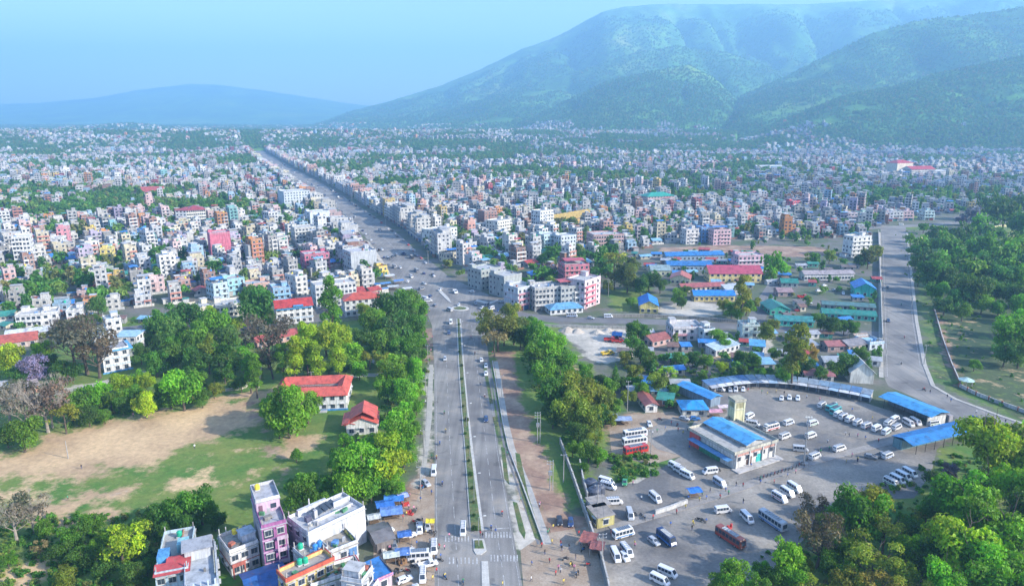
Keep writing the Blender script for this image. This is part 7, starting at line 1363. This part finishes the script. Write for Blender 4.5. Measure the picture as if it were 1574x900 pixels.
m = MB(); m.tube([(.62, 0, .32), (.48, 0, .95), (.44, 0, 1.02)], .03, 'dark_metal'); m.tube([(.38, -.34, 1.02), (.46, 0, 1.0), (.38, .34, 1.02)], .022, 'dark_metal'); bm_['handlebar'] = m.mesh('handlebar')
m = MB(); m.box(.05, 0, .25, .4, .26, .28, 'dark_metal'); m.tube([(.1, -.14, .3), (-.6, -.16, .32)], .04, 'galvanised'); bm_['engine'] = m.mesh('engine')
moto = thing('motorbike', 0, 0, 0, '', 'motorbike'); [child(k, v, moto) for k, v in bm_.items()]; [child('wheel', WM[.3][0], moto, (x_, 0, .3), 0, (1, .5, 1)) for x_ in (-.62, .66)]; PB = {'motorbike': moto}
def motorbike(px, py, d, pl='', ride=False, col=None):
    e = use('motorbike', PB); x, y = G(px, py); e.location = (x, y, .03); h_ = heading(px, py, *d) if hasattr(d, '__len__') else d; e.rotation_euler = (0, 0, h_); e['group'] = 'motorbikes'; e['category'] = 'motorbike'; cn = col or rv.choice(('black', 'red', 'blue', 'grey', 'black'))
    for c in e.children:
        if c.name.startswith('body'): c.color = (*VC[cn], 1)
    auto(e, f'{cn} motorbike {pl}'.strip())
    if ride:
        sn = rv.choice(SHIRT)[0]; o = bpy.data.objects.new('person', RM[sn]); COL.objects.link(o); o.location = (x - .12 * math.cos(h_), y - .12 * math.sin(h_), .06); o.rotation_euler = (0, 0, h_); o['category'] = 'person'; o['group'] = 'people'; auto(o, f'rider in {sn} top on a {cn} motorbike')
for k in range(11): motorbike(1168 + k * 5.6, 736 - k * 1.8 + rv.uniform(-.5, .5), (4, -8), 'in the row by the station', col=None)
for k in range(9): motorbike(1228 + k * 4.2, 716 - k * 3.0 + rv.uniform(-1, 1), (4, -8), 'in the row by the lamp mast')
for k in range(11): motorbike(30 + k * 4.5, 606 - k * .8, (2, 8), 'in the row beside the field path')
for px, py, d in [(676, 683, (0, 9)), (683, 636, (0, 9)), (685, 664, (0, 9)), (738, 592, (1, 9)), (712, 896, (2, 9)), (684, 888, (6, 6)), (772, 791, (0, 9)), (755, 813, (1, 8)), (757, 544, (1, 9)), (671, 705, (0, 9)), (680, 745, (0, 9)), (745, 610, (1, 9)), (1135, 701 + 4, (9, 3)), (1318, 708, (3, 8)), (1385, 470, (1, 8)), (1390, 520, (1, 8)), (1385, 560, (2, 8)), (1420, 600, (8, 3)), (724, 520, (1, 8)), (730, 545, (1, 8))]: motorbike(px, py, d, 'on the move', True)
for px, py in [(646, 748), (650, 752), (640, 786), (632, 787), (650, 800), (643, 802), (635, 802), (664, 818), (668, 822), (665, 862), (670, 860), (676, 862), (610, 876), (616, 880), (606, 884), (598, 890), (656, 806), (640, 806), (640, 850), (633, 872), (625, 878), (660, 870), (896, 845), (904, 870), (890, 880), (886, 885), (880, 868), (868, 860), (922, 858), (915, 830), (1080, 800), (1074, 799), (1103, 722), (985, 793), (992, 797), (975, 790), (1015, 645), (1040, 655), (1060, 662), (1090, 668)]:
    motorbike(px + rv.uniform(-1.5, 1.5), py + rv.uniform(-1.5, 1.5), rv.uniform(0, 6.28), 'parked at an angle')
PE = [(772, 901), (816, 893), (833, 841), (845, 818), (851, 812), (842, 822), (861, 838), (863, 846), (874, 843), (862, 843), (848, 836), (889, 822), (895, 832), (899, 836), (905, 842), (892, 838), (885, 858), (882, 876), (876, 872), (855, 884), (861, 880), (866, 898), (838, 852), (829, 779), (829, 777), (858, 875), (845, 865), (818, 870),
      (1030, 808), (1063, 815), (1075, 770), (1067, 762), (1058, 768), (1080, 762), (1085, 768), (1092, 757), (1107, 766), (1115, 756), (1120, 760), (1132, 747), (1142, 748), (1154, 718), (1168, 744), (1169, 738), (1053, 782), (1040, 790), (1004, 798), (1142, 773), (1065, 806), (1066, 808), (1085, 804), (986, 768), (972, 746), (975, 838), (976, 841),
      (1262, 697), (1300, 712), (1309, 703), (1272, 680), (1275, 692), (1317, 710), (1236, 720), (1222, 728), (1210, 734), (1190, 744), (1100, 690), (1060, 690), (1050, 668), (1042, 662), (1032, 652), (1022, 660), (1010, 665), (1003, 668), (1090, 650), (1100, 660), (1140, 622), (1170, 605), (1180, 608), (1192, 604), (1150, 602), (1205, 606), (1240, 612), (1260, 615), (1285, 622), (1310, 632), (1340, 645),
      (1318, 672), (1330, 676), (1350, 680), (1300, 668), (1305, 672), (1395, 668), (1420, 672), (1450, 660), (1460, 655), (1430, 600 + 5), (1455, 612), (1462, 618), (1500, 636), (1516, 644), (1545, 650), (636, 784), (628, 782), (625, 792), (620, 798), (616, 786), (618, 776), (624, 768), (630, 764), (612, 772), (655, 822), (648, 818), (660, 835), (640, 838), (632, 846), (652, 850), (675, 842), (677, 858), (684, 845), (605, 852), (600, 846), (610, 862), (618, 868), (594, 838), (665, 892), (672, 880), (663, 703), (664, 760), (646, 770), (690, 826), (739, 823), (742, 826), (762, 820), (655, 620), (662, 540), (665, 520), (800, 770), (780, 700), (650, 470), (612, 440), (618, 446), (640, 456), (604, 432), (609, 428), (600, 424), (660, 480), (655, 486), (658, 496),
      (300, 690), (125, 720), (105, 768), (205, 640)]
for px, py in PE: person(px + rv.uniform(-.8, .8), py + rv.uniform(-.8, .8))
# ------------------------------------------------------------------ stalls, canopies, posts and masts
def stall(px, py, w_, d_, rot, col, cn, h_=2.4, table=True):
    x, y = G(px, py); e = thing('market_stall', x, y, R(rot), '', 'stall', 'stalls and canopies'); auto(e, f'stall under a {cn} canopy'); rnd = random.Random(px)
    m = MB(); n = 6; vv = []; 
    for i in range(n + 1):
        for j in range(n + 1):
            u, v = i / n - .5, j / n - .5; vv.append((u * w_, v * d_, h_ + .5 - abs(v) * .9 - .12 * math.sin(math.pi * i / n * 2) ** 2 + rnd.uniform(-.04, .04)))
    q = (n + 1) ** 2; vv += [(a, b, c - .05) for a, b, c in vv]; ff = [[i * (n + 1) + j, (i + 1) * (n + 1) + j, (i + 1) * (n + 1) + j + 1, i * (n + 1) + j + 1] for i in range(n) for j in range(n)]; ff += [[q + k for k in f[::-1]] for f in ff]
    m.poly(vv, ff, 'tarp'); o = m.obj('canopy', e); o.color = (*col, 1)
    pm = MB().cyl(0, 0, 0, .05, h_ + .05, 'galvanised', n=6).mesh('post'); [child('post', pm, e, (a * w_ * .47, b * d_ * .47, 0)) for a in (-1, 1) for b in (-1, 1)]
    if table:
        m = MB(); m.box(0, 0, .7, w_ * .7, d_ * .45, .06, 'wood'); [m.box(a * w_ * .3, b * d_ * .18, 0, .08, .08, .7, 'wood') for a in (-1, 1) for b in (-1, 1)]; m.obj('table', e)
    OCC.append((x, y, w_ / 2)); return e
for a in [(592, 785, 5, 4, 20, (.04, .16, .5), 'deep blue'), (606, 776, 5.5, 4, 10, (.05, .2, .55), 'deep blue'), (602, 796, 6, 4.5, 12, (.16, .28, .58), 'faded blue'), (619, 772, 3, 3, 30, (.35, .4, .7), 'lilac blue'), (622, 832, 3.6, 3, 15, (.05, .14, .4), 'dark blue'), (619, 860, 3.6, 3.4, 10, (.1, .2, .45), 'blue and red'), (662, 812, 2.4, 2.2, 0, (.75, .6, .03), 'yellow'),
          (590, 826, 4, 6, 25, (.08, .08, .09), 'black'), (1066, 764, 4.0, 3.2, 15, (.03, .18, .62), 'bright blue'), (575, 805, 3.5, 3, 20, (.5, .52, .5), 'grey'), (602, 864, 4, 3, 15, (.5, .55, .5), 'pale grey'), (955, 652, 7, 4, 0, (.3, .38, .55), 'pale blue-grey'), (940, 640 + 8, 4, 3, 10, (.25, .3, .42), 'slate blue'), (1098, 640, 5, 3.5, 5, (.6, .3, .36), 'pale red'), (1110, 633, 4, 3, 10, (.6, .5, .52), 'pinkish white'),
          (905, 838, 4, 5, -20, (.3, .1, .08), 'rusty red'), (918, 850, 3.5, 4, -15, (.25, .09, .08), 'rusty red'), (626, 448, 6, 4, 20, (.6, .62, .66), 'pale'), (612, 436, 7, 4, 30, (.08, .22, .55), 'blue'), (604, 445, 7, 5, 20, (.5, .52, .5), 'grey'), (598, 428, 7, 5, 30, (.6, .62, .66), 'pale'), (592, 440, 7, 5, 30, (.1, .25, .5), 'blue'), (686, 398 + 14, 7, 4, 30, (.6, .15, .2), 'pinkish red')]: stall(*a)
# power lines strung from pole to pole
def cable(A, B_, za, zb, lab):
    e_ = thing('power_line', A[0], A[1], 0, lab, 'cable', 'power lines between the poles'); 
    for o_ in (-.8, .8):
        m = MB(); m.tube([(o_ + (B_[0] - A[0]) * t, (B_[1] - A[1]) * t, za + (zb - za) * t - 1.1 * 4 * t * (1 - t)) for t in np.linspace(0, 1, 8)], .035, 'dark_metal', n=3); m.obj('wire', e_)
PL = P((647, 760), (652, 700), (655, 610), (658, 560)); [cable(a, b, 8.7, 8.7, f'pair of sagging black wires over the sandy shoulder, span {"one two three".split()[i]}') for i, (a, b) in enumerate(zip(PL, PL[1:]))]
PL = P((925, 870), (918, 790), (866, 740), (826, 680)); [cable(a, b, 8.7, 8.7, f'pair of black wires along the compound wall, span {"one two three".split()[i]}') for i, (a, b) in enumerate(zip(PL, PL[1:]))]
PL = P((1360, 560), (1357, 470), (1355, 410)); [cable(a, b, 9.7, 9.7, f'pair of black wires along the wide road, span {"one two".split()[i]}') for i, (a, b) in enumerate(zip(PL, PL[1:]))]
# heap of red goods and crates under the trees
for i, (a, b) in enumerate(((612, 782), (624, 776), (630, 790), (619, 866), (1093, 662), (1088, 656), (945, 820), (1121, 812), (640, 866), (590, 850))):
    x, y = G(a, b); rnd = random.Random(i); e = thing('crate_stack', x, y, rnd.uniform(0, 3), '', 'crates', 'stacks of goods'); auto(e, rnd.choice(('stack of red goods', 'stack of pale boxes', 'stack of brown crates'))); cc = {'d': (.5, .06, .05)}; 
    desc = TODO[-1][1]; cc = (.5, .06, .05) if 'red' in desc else ((.6, .56, .5) if 'pale' in desc else (.25, .15, .08))
    bm2 = MB().box(0, 0, 0, .6, .45, .4, 'gear', cc).mesh('crate'); [child('crate', bm2, e, (u * .68, v * .52, w_ * .42), rnd.uniform(-.15, .15)) for u in (-1, 0, 1) for v in (-.5, .5) for w_ in range(rnd.choice((1, 2, 3)))]
def pole(px, py, h_, desc, arms=2, tr=False, lamp=False, col='concrete', r0=.16):
    x, y = G(px, py); e = thing('utility_pole' if not lamp else 'street_lamp', x, y, R(8), '', 'pole' if not lamp else 'street lamp'); auto(e, desc); m = MB(); m.tube([(0, 0, -.2), (0, 0, h_)], [r0, r0 * .6], col, n=8); m.obj('post', e)
    for k in range(arms): m = MB(); m.box(0, 0, h_ - .3 - k * .9, 2.0, .1, .12, 'galvanised'); [m.cyl(s_ * .85, 0, h_ - .18 - k * .9, .06, .22, 'lamp_glass', n=6) for s_ in (-1, 0, 1)]; m.obj('crossarm', e)
    if tr: m = MB(); m.box(0, -.5, h_ * .55, 1.0, .7, 1.2, 'galvanised'); m.box(.9, 0, 0, .2, .2, h_ * .95, 'concrete'); m.obj('transformer', e)
    if lamp: m = MB(); m.tube([(0, 0, h_ - .1), (1.4, 0, h_ + .25)], .04, 'galvanised'); m.box(1.6, 0, h_ + .18, .7, .25, .12, 'lamp_glass'); m.obj('lamp_head', e)
    return e
for a in [(826, 680, 11, 'tall pole with crossarms by the footpath', 3, True), (845, 753, 9.5, 'twin pole with transformer frame in the grass', 2, True), (866, 740, 9, 'grey pole beside the compound wall', 1), (838, 545, 10, 'pole standing among the strip trees', 2), (771, 640 - 30, 9, 'pole beside the drain', 1), (1000, 700, 9, 'thin pole at the sandy lot', 1), (918, 790, 9, 'pole by the gate house', 1), (652, 700, 9, 'pole on the sandy shoulder', 1), (655, 610, 9, 'pole on the sandy shoulder', 1), (658, 560, 9, 'pole on the sandy shoulder', 1),
          (647, 760, 9, 'pole above the roadside stalls', 1), (964, 632, 12, 'thin pole behind the grey canopy', 1), (925, 870, 9, 'pole by the lower gate wall', 2), (1360, 560, 10, 'pole on the pavement of the wide road', 1), (1357, 470, 10, 'pole on the pavement of the wide road', 1), (1355, 410, 10, 'pole on the pavement of the wide road', 1), (1400, 480, 9, 'pole along the park edge', 1), (1420, 560, 9, 'pole along the park edge', 1), (480, 600, 8, 'pole near the school roof', 1), (935, 455, 10, 'pole at the side road corner', 2), (105, 704, 6, 'pale goal post on the field', 0)]: pole(*a)
x, y = G(1235, 713); e = thing('floodlight_mast', x, y, 0, 'tall slim floodlight mast standing in the open bus yard', 'mast'); m = MB(); m.tube([(0, 0, 0), (0, 0, 16)], [.28, .12], 'galvanised', n=10); m.obj('post', e); m = MB(); m.box(0, 0, 15.6, 2.4, .12, .12, 'galvanised'); [m.box(k * .8, -.15, 15.75, .5, .25, .4, 'lamp_glass') for k in (-1, 0, 1)]; m.obj('lamp_head', e); m = MB(); m.cyl(0, 0, 0, 1.3, .7, 'concrete', n=12); m.obj('plinth', e); land('the floodlight mast', 1235, 700)
for k, y_ in enumerate((840, 770, 710, 655, 605, 560, 520)):
    a = np.interp(y_, [490, 553, 692, 840], [704.5, 708.5, 720.5, 736]); pole(a, y_, 8.5, 'street lamp on the highway median', 0, False, True, 'galvanised', .09)
for k in range(12):
    y = 500 + k * 95; cxu = np.interp(y, [p[1] for p in UP], [p[0] for p in UP]); px, py = PX(cxu + (-15.6 if k % 2 else 15.6), y); pole(px, py, 10, 'pole on the upper highway kerb', 1)
# parasol and sand heaps
for i, (a, b, r_, c) in enumerate(((872, 508, 4.5, 'pale sand'), (888, 510, 3.8, 'pale sand'), (918, 512, 4.0, 'grey gravel'), (948, 512, 3.5, 'grey gravel'), (935, 508, 3.2, 'ochre sand'))):
    x, y = G(a, b); m = MB(); rnd = random.Random(i); n = 16; vv = [(0, 0, r_ * .5)]; 
    for j, (q, z) in enumerate(((.35, .36), (.7, .14), (1, -.03))): vv += [(r_ * q * math.cos(2 * math.pi * k / n) * rnd.uniform(.88, 1.1), r_ * q * math.sin(2 * math.pi * k / n) * rnd.uniform(.88, 1.1), r_ * z) for k in range(n)]
    ff = [[0, 1 + k, 1 + (k + 1) % n] for k in range(n)] + [[1 + j * n + k, 1 + (j + 1) * n + k, 1 + (j + 1) * n + (k + 1) % n, 1 + j * n + (k + 1) % n] for j in range(2) for k in range(n)]; m.poly(vv, ff, 'yard_dust'); o = m.obj('sand_heap'); o.location = (x, y, 0); o['category'] = 'sand heap'; o['group'] = 'sand heaps'; auto(o, c + ' heap on the open lot')
# ------------------------------------------------------------------ labels: say which one by the nearest landmark
for ph, a, b in (('the highway median end', 735, 840), ('the zebra crossing', 765, 820), ('the traffic island', 707, 474), ('the sand lot', 920, 530), ('the lower yard', 1060, 850), ('the shaded van row', 1385, 737), ('the bare beige trees', 38, 650), ('the goal post', 105, 704), ('the black storage tanks', 912, 755),
                 ('the jacaranda tree', 1495, 335), ('the park road bend', 1440, 600), ('the lower yard wood', 1340, 830), ('the bright wood corner', 1510, 800), ('the near scrub', 110, 850), ('the field-edge grove', 290, 790), ('the yellow-green clump', 505, 535), ('the roadside grove', 610, 530), ('the narrow court tree', 442, 640)): land(ph, a, b)
pos_of = lambda o: (o.location.x, o.location.y)
groups = {}
used_lab = {}
for o, desc in TODO:
    x, y = pos_of(o); best = None
    for ph, lx, ly in LAND:
        d = math.hypot(x - lx, (y - ly) * .7)
        if d < 5 and o.name.split('.')[0] in ('house', 'school', 'tower_block', 'hut', 'shop_building', 'storage_tank', 'tree', 'bare_tree'): continue
        if best is None or d < best[0]: best = (d, ph, lx, ly)
    d, ph, lx, ly = best; dx, dy = x - lx, y - ly
    rel = 'beside' if d < 16 else ('beyond' if dy > abs(dx) * .8 else ('in front of' if -dy > abs(dx) * .8 else ('east of' if dx > 0 else 'west of')))
    words_ = desc.split()
    if rel in ('east of', 'west of'): rel = 'right of' if dx > 0 else 'left of'
    lab = f'{desc}, {rel} {ph}'; groups.setdefault(lab, []).append((d, o))
ORD = ['', 'second', 'third', 'fourth', 'fifth', 'sixth', 'seventh', 'eighth', 'ninth', 'tenth', 'eleventh', 'twelfth']
def fit(s_):
    for cut, to in (('in front of', 'before'), (' with roof stair room', ''), (' with part top floor', ''), (', in the ', ', '), ('nearly bare', 'bare'), (' on the highway', ''), (' house', ''), ('single-storey ', 'low '), (' parked', ''), (' standing', ''), (' small', ''), (' small ', ' ')):
        if len(s_.replace('-', ' ').split()) > 16 and cut in s_: s_ = s_.replace(cut, to, 1)
    return s_
for lab, lst in groups.items():
    lst.sort(key=lambda q: q[0])
    for k, (_, o) in enumerate(lst):
        s_ = lab
        if len(lst) > 1: a_, b_ = lab.split(', ', 1); s_ = f'{a_}, {"first" if k == 0 else ORD[k] if k < 12 else str(k + 1) + "th"} {b_}'
        o['label'] = fit(s_)
        if len(o['label'].split()) > 16: print('LONG', o['label'])
print('things labelled', len(TODO))
# ------------------------------------------------------------------ the air
hb_ = MB(); hb_.box(0, 6900, -25, 31800, 16400, 1500 + 25, 'ground'); hz = hb_.mesh('haze'); hz.materials.clear()
hm_ = bpy.data.materials.new('haze'); hm_.use_nodes = True; t_ = hm_.node_tree; t_.nodes.clear(); pv = t_.nodes.new('ShaderNodeVolumePrincipled'); ov = t_.nodes.new('ShaderNodeOutputMaterial')
pv.inputs['Density'].default_value = HAZE; pv.inputs['Color'].default_value = (*HAZE_COL, 1); pv.inputs['Anisotropy'].default_value = .1; t_.links.new(pv.outputs[0], ov.inputs['Volume'])
hz.materials.append(hm_); ho_ = bpy.data.objects.new('haze', hz); COL.objects.link(ho_); ho_['kind'] = 'stuff'; ho_['label'] = 'pale blue haze lying over the whole valley'; ho_['category'] = 'haze'
